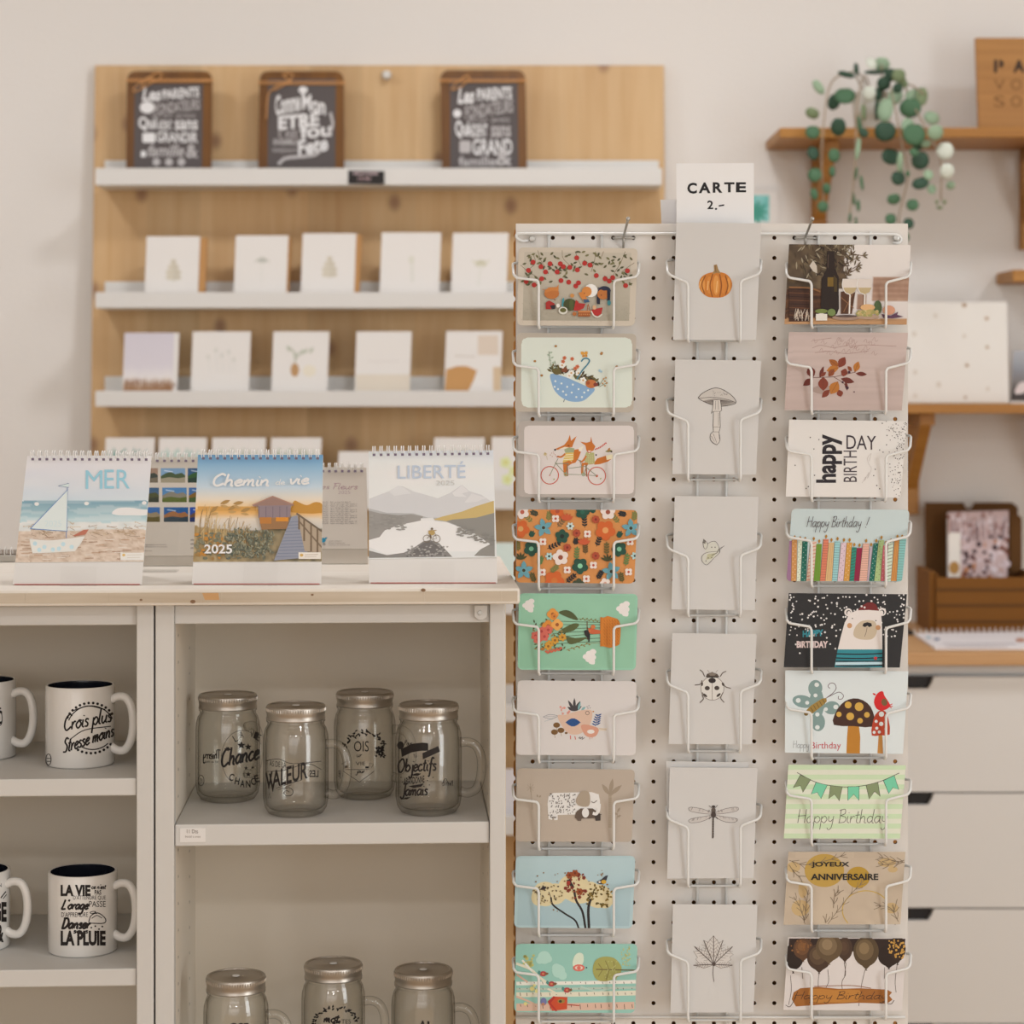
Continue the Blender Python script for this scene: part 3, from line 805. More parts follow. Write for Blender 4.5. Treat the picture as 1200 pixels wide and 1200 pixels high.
pack(L2, 531, 596, 273, 1, 'white card pack with a yellowish dill flower, next to the pegboard', a_dill, kraft=False)

# cards on the third and fourth ledges
def ledge_card(L, quad, label, art=None, m=CARDW, th=.002, k=.12, dD=.03, group='cards on the third ledge'):
    D = L['D'] + dD; pr = lean(D, L['z'], k)
    yb = HY - (L['z'] - 1.3) * F / D
    (xl, yt), (xr, yt2) = quad
    q = [(xl, yt), (xr, yt2), (xr - 3, yb), (xl - 3, yb)]
    t = slab('greeting_card', q, pr, th, m, rad=.0015)
    tag(t, label, 'greeting card', group)
    if art: A = Art(pr, (xl, yt, 1)); art(A, xr - xl, yb - yt); A.build(t)
    return t
def c31(A, w, h):
    A.grad([(0, 0), (w-6, 0), (w-8, h), (-2, h)], lambda u, v: ramp(v + .04*vn(u*14, 3), [(0, (196, 186, 190)), (.5, (200, 190, 192)), (.68, (214, 204, 198)), (.80, (190, 165, 140)), (.84, (150, 105, 70)), (1, (110, 70, 45))]), 20, 24)
    for i in range(30): A.leaf(i*2.0, 66, 9 + 6*hsh(i, 1), .7, 90 + 20*(hsh(i, 2)-.5), (130, 85, 55))
def c32(A, w, h):
    for dx, hh in ((18, 18), (27, 26), (34, 20), (42, 24), (48, 15)): A.line([(dx+2, 48), (dx, 48-hh)], 1, (206, 200, 192)).ell(dx, 48-hh, 2.2, 3, (200, 194, 184))
    A.line([(22, 52), (48, 52)], 2, (214, 206, 198))
def c33(A, w, h):
    A.line([(26, 42), (24, 25), (18, 18)], 1.2, (150, 150, 125)).line([(25, 34), (33, 22)], 1, (150, 150, 125))
    for x, y, a in ((20, 20, 120), (30, 24, 50), (25, 28, 80), (34, 22, 40), (42, 22, 60)): A.leaf(x, y+4, 9, 2, a, (176, 176, 158))
    A.ell(25, 45, 5, 8, (172, 132, 90)).ell(42, 46, 8, 7, (214, 202, 182))
def c34(A, w, h): A.rect(-1, h*.62, w-2, h, (206, 192, 174)).line([(12, 35), (50, 35)], 1.2, (206, 196, 188))
def c35(A, w, h):
    A.poly([(0, 45), (12, 41), (24, 41), (36, 46), (32, 58), (26, 70), (-2, 70)], (182, 134, 82)).rect(37, 5, 61, 28, (202, 184, 166)).rect(55, 42, 64, 70, (196, 170, 138)).line([(10, 29), (34, 30)], 1.2, (190, 178, 165))
ledge_card(L3, ((146, 390), (210, 390)), 'lilac greeting card with brown grass along its foot, third ledge', c31)
ledge_card(L3, ((226, 388.5), (294, 388.5)), 'white greeting card with faint grey grasses, second on the third ledge', c32)
ledge_card(L3, ((320.5, 388.5), (386, 388.5)), 'white greeting card showing a brown vase with twigs', c33)
ledge_card(L3, ((418, 388.5), (482.5, 388.5)), 'white greeting card with a beige band across its lower third', c34)
ledge_card(L3, ((523, 388), (589, 388)), 'white greeting card with a tan patch at lower left and a beige square', c35)
def c4(c1):
    def f(A, w, h):
        for i in range(26): A.leaf(8 + (w-16)*hsh(i, 5), 32, 8 + 14*hsh(i, 6), 2.2, 60 + 60*hsh(i, 7), mixc(c1, (214, 210, 204), hsh(i, 8)*.5))
        A.rect(10, 28, w-12, 44, c1)
    return f
g4 = 'cards on the fourth ledge'
ledge_card(L4, ((124, 513), (181.5, 513)), 'white card with dark teal leaves, leftmost behind the sea calendar', c4((110, 140, 130)), group=g4)
ledge_card(L4, ((186.5, 513), (242.5, 513)), 'white card with light teal leaves peeking over the back of the sea calendar', c4((160, 180, 168)), group=g4)
ledge_card(L4, ((249, 513), (311.5, 513)), 'white card with pale sage plants behind the lake hut calendar\'s left half', c4((176, 176, 160)), group=g4)
ledge_card(L4, ((318, 513), (377, 513)), 'white card with olive plants behind the lake hut calendar\'s right end', c4((158, 162, 138)), group=g4)
ledge_card(L4, ((397, 529), (470, 529)), 'shorter plain white card behind the back of the flower calendar', None, group=g4)
ledge_card(L4, ((509, 513), (568, 513)), 'white card with green plants behind the mountain calendar', c4((170, 172, 150)), group=g4)
def c47(A, w, h):
    for x, y in ((16, 30), (18, 50), (14, 70), (26, 40)): A.flower(x, y, 7, (206, 206, 150), (200, 190, 110))
ledge_card(L4, ((576.5, 512), (640, 512)), 'white card with yellow flowers at the left edge of the pegboard', c47, group=g4)
ledge_card(L5, ((578, 636), (640, 636)), 'pale mint card standing on the fifth ledge beside the pegboard', lambda A, w, h: A.rect(0, 0, w, h, (202, 212, 202)), group='cards seen in the gap beside the cabinet')
ledge_card(L6, ((582, 802), (640, 802)), 'light grey card seen in the gap above the sixth ledge', lambda A, w, h: A.rect(0, 0, w, h, (186, 176, 166)), group='cards seen in the gap beside the cabinet')
ledge_card(L7, ((580, 901), (640, 901)), 'tall lilac-white card seen in the gap above the lowest ledge', lambda A, w, h: A.rect(0, 0, w, h, (204, 196, 194)), group='cards seen in the gap beside the cabinet')

# ================================================================ mugs
def mug(px, y_rim, y_base, zshelf, label, art=None, rpx=40.3, hang=-12):
    q = onz(px, y_base, zshelf); D = q.y
    R = rpx / F * (D + .04); c = Vector((0, 0, 0))
    D2 = D + R; c = Vector(((px - CX)/F*D2, D2, zshelf))
    H = at(px, y_rim, D2).z - zshelf
    t = thing('mug', c, label, 'mug', 'white mugs with dark insides and black lettering')
    W = .0035; r = R
    MB().lathe([(0, .0015), (r-.006, .0015), (r-.004, 0), (r-.0015, .0008), (r, .003), (r, H-.0015), (r-.0006, H-.0002), (r-.0016, H), (r-W+.0003, H-.0006)], c, 64).build('body', CERAM, t, smooth=True)
    MB().lathe([(r-W+.0003, H-.0006), (r-W, H-.003), (r-W, .006), (r-W-.003, .0035), (0, .0035)], c, 64).build('interior', GLAZEB, t, smooth=True)
    a = math.radians(hang); d = Vector((math.cos(a), math.sin(a), 0))
    hs = [(r-.002, H*.815), (r+.008, H*.86), (r+.018, H*.84), (r+.0245, H*.72), (r+.0265, H*.52), (r+.0235, H*.32), (r+.016, H*.20), (r+.006, H*.19), (r-.002, H*.235)]
    P = smooth_path([c + d*x + Vector((0, 0, z)) for x, z in hs], 5)
    MB().tube(P, .0052, 12).build('handle', CERAM, t, smooth='all')
    if art:
        rr = r
        def pr(x, y, l):
            v = ray(x, y); o = CAM - c; R_ = rr + l
            A_ = v.x*v.x + v.y*v.y; B_ = 2*(o.x*v.x + o.y*v.y); C_ = o.x*o.x + o.y*o.y - R_*R_
            disc = max(0, B_*B_ - 4*A_*C_)
            return CAM + v * ((-B_ - math.sqrt(disc)) / (2*A_))
        A = Art(pr, cyl=1.6); art(A); A.build(t, 'print', layer=2e-6, lift=.0002)
    return t
BK = (30, 24, 22)
def art_crois(A):
    A.at(0, 680, 2.309)
    A.ring(246, 400, 64, 3, BK, ry=60, a0=200, a1=335).ring(250, 400, 60, 3, BK, ry=58, a0=45, a1=120)
    A.dots([(246 + 70*math.cos(math.radians(t)), 400 + 68*math.sin(math.radians(t))) for t in list(range(205, 330, 10)) + list(range(40, 125, 10))], 4, BK, 6)
    A.script('Crois plus', 172, 408, 302, 21, BK, 4.6, .12, rise=-.20).script('Stresse moins', 170, 468, 308, 19, BK, 4.6, .12, rise=-.34)
    A.line([(200, 352), (240, 340), (285, 350)], 3, BK).line([(190, 430), (230, 405), (300, 395)], 2.5, BK)
    A.ring(131, 485, 7, 2, BK, ry=15).line([(126, 482), (136, 482)], 2, BK).line([(127, 490), (136, 490)], 2, BK)
def art_pluie(A):
    A.at(0, 680, 2.309)
    A.text('LA VIE', 164, 824, 245, 855, BK, bold=.05).script("ce n'est", 247, 835, 286, 6, BK, 2.4).text('PAS', 256, 838, 274, 851, BK, bold=.02)
    A.text("D'ATTENDRE QUE", 198, 853, 286, 866, BK).script("L'orage", 166, 890, 238, 13, BK, 5, .3).text('PASSE', 241, 868, 286, 884, BK)
    A.text("D'APPRENDRE", 166, 898, 238, 911, BK).script('a', 242, 902, 262, 6, BK, 2).script('Danser', 166, 942, 243, 14, BK, 6, .25)
    A.line([(240, 925), (246, 908), (262, 900), (276, 906), (286, 918), (280, 928), (244, 928)], 2.5, (120, 92, 50)).line([(248, 915), (262, 907), (276, 914)], 2, BK)
    A.script('sous', 198, 955, 238, 7, BK, 3).text('LA PLUIE', 164, 948, 286, 989, BK, bold=.05)
    A.dots([(247, 940), (258, 936), (268, 944), (277, 937), (262, 952)], 2.5, BK)
def art_b(A): A.at(0, 680, 2.309).text('C', -6, 352, 6, 390, BK, bold=.03).rect(-10, 344, 3, 349, BK).ring(0, 375, 6, 2, BK, ry=18)
def art_d(A): A.at(0, 680, 2.309).text('GE', -18, 870, 18, 925, BK, bold=.05).text('&', -8, 932, 10, 980, BK, bold=.04).line([(2, 860), (16, 842)], 3, BK).line([(8, 862), (18, 850)], 2, BK).text('TON', -22, 820, 4, 830, BK)
mug(94, 801.7, 901.9, ZM1, 'white mug reading Crois plus Stresse moins, right end of the upper mug shelf', art_crois)
mug(-22, 796, 893, ZM1, 'white mug cut off by the left edge of the photo, on the upper mug shelf', art_b)
mug(97, 1019.5, 1123.5, ZM2, 'white mug reading LA VIE down to LA PLUIE, on the lower mug shelf', art_pluie)
mug(-29, 1018, 1119, ZM2, 'white mug with bold letters cut by the photo edge, lower shelf', art_d)

# ================================================================ glass jar mugs
def jar(px, y_base, zs, label, art=None, rpx=38.2, hang=-10, lid_w=69.5, ytop=None, back=None):
    if y_base is not None: D = onz(px, y_base, zs).y + .036
    else: D = back
    R = rpx / F * D; c = Vector(((px - CX)/F*D, D, zs)); lr = lid_w / 2 / F * D
    H = .131 if ytop is None else at(px, ytop, D).z - zs
    t = thing('jar_mug', c, label, 'jar', 'glass jar mugs with metal lids', )
    g = .0028
    hb = H - .024                       # top of the shoulder / start of thread
    outer = [(0, .003), (R*.55, .0025), (R*.70, .0), (R*.84, .002), (R*.95, .009), (R, .020), (R, hb-.020), (R*.985, hb-.012), (R*.93, hb-.004), (lr*.955, hb), (lr*.955, hb+.004), (lr*.99, hb+.0045), (lr*.99, hb+.0065), (lr*.945, hb+.007), (lr*.935, H-.004)]
    inner = [(lr*.86, H-.004), (lr*.87, hb+.002), (R*.90, hb-.006), (R-g-.001, hb-.014), (R-g, hb-.022), (R-g, .022), (R*.91, .012), (R*.80, .0075), (R*.6, .0065), (0, .0075)]
    MB().lathe(outer + inner, c, 64).build('glass_body', GLASS, t, smooth='all')
    a = math.radians(hang); d = Vector((math.cos(a), math.sin(a), 0))
    hs = [(R-.0004, hb-.022), (R+.010, hb-.0215), (R+.020, hb-.027), (R+.0255, hb-.042), (R+.0245, hb-.062), (R+.019, hb-.077), (R+.009, hb-.0825), (R-.0004, hb-.081)]
    MB().tube(smooth_path([c + d*x + Vector((0, 0, z)) for x, z in hs], 5), [.0062] + [.0055]*34 + [.0062], 14).build('handle', GLASS, t, smooth='all')
    L0 = H - .0175
    prof = [(lr*.90, L0), (lr*.985, L0), (lr, L0+.0012), (lr*.985, L0+.0028), (lr*.975, L0+.005), (lr*.985, L0+.0075), (lr, L0+.0095), (lr, L0+.0145), (lr*.985, H-.0008), (lr*.955, H), (lr*.90, H-.0002), (lr*.885, H-.0012), (lr*.20, H-.0012), (lr*.17, H-.0006), (lr*.145, H-.0012), (0, H-.0012)]
    lid = MB().lathe(prof, c, 72).build('lid', LID, t, smooth=True)
    kn = MB()
    for i in range(72):
        q = 2*PI*i/72; e = Vector((math.cos(q), math.sin(q), 0)); s_ = Vector((-math.sin(q), math.cos(q), 0))
        p = c + e*(lr-.0003) + Vector((0, 0, L0+.0105))
        kn.add([p - s_*.0006, p + s_*.0006, p + s_*.0006 + Vector((0,0,.0042)), p - s_*.0006 + Vector((0,0,.0042)), p + e*.0009 + Vector((0,0,.0004)), p + e*.0009 + Vector((0,0,.0038))], [(0,1,4), (1,2,5,4), (2,3,5), (3,0,4,5)])
    me_ = kn.build('knurled_rim', LID, lid)
    MB().lathe([(0, H-.0010), (lr*.13, H-.0010), (lr*.13, H-.0004), (0, H-.0003)], c, 20).build('straw_plug', CARDW, lid)
    if art:
        def pr(x, y, l):
            v = ray(x, y); o = CAM - c; R_ = R + l
            A_ = v.x*v.x + v.y*v.y; B_ = 2*(o.x*v.x + o.y*v.y); C_ = o.x*o.x + o.y*o.y - R_*R_
            return CAM + v * ((-B_ - math.sqrt(max(0, B_*B_ - 4*A_*C_))) / (2*A_))
        A = Art(pr, cyl=1.6); art(A); A.build(t, 'print', layer=2e-6, lift=.0003)
    return t
def art_j1(A):
    A.at(200, 780, 6)
    for ch, x, y, r in (('L', 455, 512, 28), ('A', 497, 485, 12), ('V', 572, 480, -8), ('I', 600, 490, -18), ('E', 618, 505, -28)): A.text(ch, x-13, y-24, x+13, y+24, BK, rot=r)
    A.script('Chance', 352, 715, 622, 62, BK, 15, .12, rise=-.22)
    for ch, x, y, r in (('C', 428, 785, -15), ('H', 468, 812, -12), ('A', 505, 830, -6), ('N', 545, 832, 2), ('C', 580, 815, 8), ('E', 606, 795, 14)): A.text(ch, x-16, y-25, x+16, y+25, BK, rot=r, bold=.02)
    for x, y, r in ((395, 588, 20), (497, 560, 30), (545, 572, 26), (530, 720, 15), (577, 716, 13), (546, 764, 20)): A.star(x, y, r, BK)
    A.ring(505, 650, 148, 2.5, BK, a0=120, a1=330, ry=195)
    A.script('Thierry', 226, 655, 345, 32, BK, 7, -.1, flip=True).text('vol au vent', 240, 664, 335, 684, BK, flip=True)
    A.ring(213, 808, 21, 4, BK, ry=37).text('TB', 203, 795, 224, 822, BK)
def art_j2(A):
    A.at(200, 780, 6)
    A.text('T AS DE LA', 670, 672, 812, 712, BK, slope=.12).text('VALEUR', 664, 712, 962, 835, BK, bold=.02, slope=-.28)
    A.text('V', 690, 760, 745, 888, BK, bold=.02)
    A.line([(668, 668), (760, 658), (860, 690), (1060, 672)], 4, BK).line([(668, 745), (800, 735), (960, 690), (1060, 730)], 4, BK)
    A.line([(745, 862), (850, 825), (920, 805)], 4, BK).line([(750, 875), (850, 838)], 3, BK)
    A.line([(790, 870), (830, 858), (860, 880), (850, 910), (815, 915), (795, 895), (815, 878), (835, 890)], 4, BK)
    A.text('LES', 975, 735, 1040, 785, BK, flip=True, bold=.02).text('S A C', 684, 850, 704, 935, (90, 80, 70))
def art_j3(A):
    A.at(380, 790, 5.4545)
    for i in range(60):
        t = math.radians(190 + 200*i/60); A.leaf(255 + 125*math.cos(t) + 24*(hsh(i, 1)-.5), 480 + 110*math.sin(t) + 24*(hsh(i, 2)-.5), 22, 5, 360*hsh(i, 3), BK)
    A.dots([(330 + 50*hsh(i, 4), 465 + 60*hsh(i, 5)) for i in range(34)], 7, BK)
    A.text('OIS', 190, 428, 285, 495, BK).script('ur', 205, 530, 240, 16, BK, 4).text('VIE', 200, 560, 262, 582, BK)
    A.line([(110, 575), (135, 560), (135, 610), (290, 610), (290, 570), (315, 575), (300, 600)], 3, BK, 0).rect(130, 585, 150, 600, BK).rect(262, 590, 285, 602, BK)
    A.script('jour', 205, 632, 258, 13, BK, 5).line([(120, 620), (225, 690), (320, 620)], 3, BK, 0).text('BJJ', 92, 615, 106, 670, (90, 80, 70))
def art_j4(A):
    A.at(380, 790, 5.4545)
    A.poly([(490, 480), (560, 445), (625, 438), (664, 442), (664, 490), (620, 490), (560, 500), (495, 530)], BK).poly([(628, 505), (728, 460), (740, 495), (630, 545)], BK)
    A.text('PERSEVERE', 500, 455, 640, 495, (150, 138, 122), slope=-.25, bold=.02).ell(487, 455, 22, 25, BK).script('Pour', 510, 455, 560, 16, BK, 4)
    A.text('Te', 568, 512, 592, 534, BK).script('Objectifs', 466, 625, 716, 42, BK, 11, .1, rise=-.04)
    A.poly([(545, 648), (590, 632), (620, 636), (600, 650)], BK).text('ABANDONNE', 508, 655, 640, 702, BK, slope=-.12, bold=.02)
    A.poly([(535, 715), (590, 708), (636, 698), (620, 720), (570, 728)], BK).script('Jamais', 486, 778, 660, 38, BK, 10, .12, rise=-.03).poly([(500, 800), (520, 788), (552, 786), (530, 800)], BK)
    A.line([(752, 705), (775, 668), (800, 705), (822, 680)], 4, BK).text('limit', 755, 678, 822, 715, BK, flip=True)
    A.dots([(660, 680), (695, 660), (672, 708), (500, 690), (490, 660)], 4, BK)
def art_j6(A):
    A.at(190, 1000, 2.857)
    for i in range(40):
        t = math.radians(170 + 200*i/40); A.leaf(583 + 72*math.cos(t), 570 + 52*math.sin(t), 12, 3, 360*hsh(i, 9), BK)
    A.script('mot', 540, 566, 592, 14, BK, 5).text('TES', 600, 556, 632, 570, BK).dots([(545 + 50*hsh(i, 1), 548 + 24*hsh(i, 2)) for i in range(16)], 4, BK)
def art_j5(A): A.at(190, 1000, 2.857).text('OSE', 225, 568, 290, 590, BK, bold=.03)
def art_j7(A): A.at(190, 1000, 2.857).text('A', 860, 560, 885, 590, BK, bold=.03).text('L', 888, 562, 908, 590, BK, bold=.03)
jar(267, 943, ZJ1, 'glass jar mug lettered Chance with black stars, left end of upper shelf', art_j1, hang=60, rpx=37.7, lid_w=68.5, ytop=813)
jar(346.7, 960, ZJ1, 'glass jar mug lettered VALEUR with a curling flourish, at the front of the upper shelf', art_j2, rpx=38.3, lid_w=69.5, ytop=825.5, hang=-14)
jar(427.5, 939.5, ZJ1, 'glass jar mug with leafy wreath and OIS lettering, back of upper shelf', art_j3, rpx=36.2, lid_w=66.8, ytop=810, hang=-20)
jar(502.3, 958.5, ZJ1, 'glass jar mug lettered Objectifs and Jamais, right end of upper shelf', art_j4, rpx=38.8, lid_w=69.8, ytop=824, hang=-12)
jar(276.6, None, ZJ2, 'glass jar mug at the left end of the lower jar shelf', art_j5, rpx=38.0, lid_w=69.7, ytop=1142.5, back=2.775, hang=-8)
jar(390.6, None, ZJ2, 'glass jar mug with a leaf wreath, middle of the lower jar shelf', art_j6, rpx=37.2, lid_w=68, ytop=1128, back=2.86, hang=-8)
jar(496, None, ZJ2, 'glass jar mug at the right of the lower jar shelf', art_j7, rpx=37.4, lid_w=68.2, ytop=1135, back=2.83, hang=-10)
# ================================================================ calendars on the worktop
WIREB = mat('white_binding_wire', base=(.88, .87, .85, 1), rough=.3)
REDEDGE = mat('red_card_edge', (178, 92, 82), rough=.7)
BEIGE = mat('beige_calendar_board', (194, 182, 168), rough=.75)
def calendar(bl, br, tr, tl, flap, label, art, tilt=.50, name='desk_calendar', pages=CARDW, nrings=17, shade=None, back=False):
    """desk tent calendar from the photo corners; flap = photo y where the leaf ends and the white foot begins (left, right)"""
    zt = ZT + .0006
    P0 = onz((bl[0]+br[0])/2, (bl[1]+br[1])/2, zt)
    Y = Vector((0, math.cos(0), 0))
    n = Vector((0, -1, tilt)).normalized(); pr = plane_proj(P0, n)
    t = thing(name, P0, label, 'calendar', 'desk calendars on the worktop')
    B1, B2, T2, T1 = [pr(*q, 0) for q in (bl, br, tr, tl)]
    # clamp the foot onto the worktop
    B1.z = zt; B2.z = zt
    MB().hexa([T1, T2, B2, B1], -n*.0011).build('front_board', pages, t)
    ap = Vector((0, (T1.y+T2.y)/2 + .002, 0)).y; dep = (ap - P0.y)
    # rear board of the tent and its base
    ins = Vector(((B2.x - B1.x)*.16, 0, 0))
    R1 = Vector((B1.x, ap + dep*.85, zt)) + ins; R2 = Vector((B2.x, ap + dep*.85, zt)) - ins; U1 = T1 + ins; U2 = T2 - ins
    n2 = (R1 - T1).cross(T2 - T1).normalized()
    if n2.y < 0: n2 = -n2
    MB().hexa([U1 + Vector((0,.0022,0)), U2 + Vector((0,.0022,0)), R2, R1], n2*.0011).build('rear_board', pages, t)
    MB().hexa([B1 + Vector((.002,-.0012,0)), B2 + Vector((-.002,-.0012,0)), B2 + Vector((-.002,.006,0)), B1 + Vector((.002,.006,0))], (0, 0, .0009)).build('foot_edge', pages if back else REDEDGE, t)
    # leaf block
    fL, fR = flap
    def edge(a, b, y): k = (y - a[1])/(b[1]-a[1]); return (a[0] + (b[0]-a[0])*k, y)
    q = [tl, tr, edge(tr, br, fR), edge(tl, bl, fL)]
    p2 = lambda x, y, l: pr(x, y, .0024 + l)
    slab('leaves', q, p2, .0023, pages, parent=t)
    A = Art(p2); A.clip = list(q); art(A, q); A.build(t)
    # wire binding
    mb = MB(); hol = []
    for i in range(nrings):
        u = (i + .75) / (nrings + .5)
        for du in (-.0085, .0085):
            x = tl[0] + (tr[0]-tl[0])*(u + du); y = tl[1] + (tr[1]-tl[1])*(u + du)
            c = pr(x, y, .0005); pts = []
            for k in range(13):
                a = math.radians(-75 + 330*k/12)
                r = .0056
                pts.append(c + Vector((0, -r*math.sin(math.radians(90)+a) if False else -r*math.cos(a), r*math.sin(a) + .0005)))
            mb.tube(pts, .0007, 5)
        hol.append((tl[0] + (tr[0]-tl[0])*u, tl[1] + (tr[1]-tl[1])*u + 4))
    mb.build('wire_binding', WIREB, t, smooth='all', fix=False)
    A = Art(p2); A.n = 900
    for x, y in hol: A.rect(x-1.6, y-1.3, x+1.6, y+1.5, (112, 98, 112))
    A.build(t, 'binding_holes')
    return t, pr
def bil(q, u, v):
    a, b, c, d = q
    return (a[0]*(1-u)*(1-v)+b[0]*u*(1-v)+c[0]*u*v+d[0]*(1-u)*v, a[1]*(1-u)*(1-v)+b[1]*u*(1-v)+c[1]*u*v+d[1]*(1-u)*v)

def art_mer(A, q):
    def fn(u, v):
        sky = ramp(v, [(0, (222, 214, 212)), (.12, (214, 209, 212)), (.30, (206, 208, 214)), (.40, (198, 206, 214)), (.424, (196, 208, 216))])
        if v < .425: return mixc(sky, (226, 218, 214), .5*vn(u*3, v*12))
        sea = ramp(v, [(.425, (118, 152, 166)), (.47, (140, 168, 176)), (.55, (158, 184, 188)), (.60, (184, 202, 202))])
        if v < .60 + .03*vn(u*9, 1):
            f = vn(u*6, v*50, 3)
            return mixc(sea, (214, 214, 210), .35 if f > .62 else 0)
        if v < .69 + .03*vn(u*7, 5): return mixc((224, 218, 210), (196, 200, 196), vn(u*12, v*40, 5)*.8)
        b = mixc((214, 192, 172), (176, 148, 124), vn(u*26, v*40, 9)); return mixc(b, (226, 208, 192), .6*vn(u*60, v*70, 2))
    A.grad(q, fn, 80, 70)
    A.at(0, 500, 5)
    A.poly([(655, 505), (690, 478), (760, 474), (830, 484), (866, 488), (862, 518), (760, 520), (680, 518)], (226, 220, 214), 3)
    for x, y in ((215, 453), (507, 450), (845, 447)): A.ell(x, y, 14, 11, (226, 218, 210))
    rnd = random.Random(3)
    for i in range(70):
        x = 105 + 320*rnd.random() if i < 35 else 500 + 340*rnd.random(); y = 560 + 80*rnd.random()
        A.line([(x, y), (x + 25*(rnd.random()-.3), y - 14 + 26*rnd.random()), (x + 60*rnd.random(), y - 6 + 30*rnd.random())], 2.2, rnd.choice([(176, 146, 112), (196, 170, 136), (150, 122, 96)]))
    for i in range(60):
        x = 100 + 740*rnd.random(); y = 650 + 130*rnd.random(); A.line([(x, y), (x + 50, y + 6*(rnd.random()-.5))], 4, rnd.choice([(184, 146, 116), (222, 198, 180), (160, 120, 92), (228, 210, 196)]))
    A.line([(395, 330), (388, 660)], 5, (128, 140, 170)).poly([(178, 598), (395, 372), (392, 612)], (214, 222, 226)).line([(178, 598), (395, 372), (392, 612), (178, 598)], 5, (112, 142, 182), 0)
    A.poly([(342, 347), (405, 332), (403, 356)], (210, 220, 226)).line([(342, 347), (405, 332), (403, 356), (342, 347)], 2.5, (110, 120, 150), 0)
    A.poly([(172, 655), (300, 664), (500, 640), (470, 690), (438, 730), (310, 738), (190, 742)], (220, 214, 204)).dots([(205, 685), (260, 705), (310, 720), (370, 688), (420, 705), (345, 715), (230, 722)], 13, (188, 208, 214))
    A.poly([(425, 640), (490, 605), (520, 602), (500, 632), (440, 642)], (182, 112, 90)).line([(172, 655), (300, 664), (500, 640)], 3, (196, 170, 150))
    for x0, x1, t in ((502, 600, 'M'), (612, 668, 'E'), (684, 760, 'R')): A.text(t, x0, 256 - (x0 > 600)*4, x1, 364 - (x0 > 600)*2, (150, 194, 206), bold=0)
    A.text('2025', 262, 550, 360, 585, (204, 214, 218))
    A.rect(706, 738, 842, 783, (226, 216, 206)).ell(725, 752, 9, 8, (208, 170, 100)).line([(745, 752), (830, 750)], 4, (206, 194, 180)).line([(745, 768), (820, 766)], 4, (206, 194, 180))
calendar((15, 685.5), (166, 685), (177.5, 534.5), (32, 534), (659, 658), 'desk calendar titled MER with a sailing boat on the beach', art_mer)

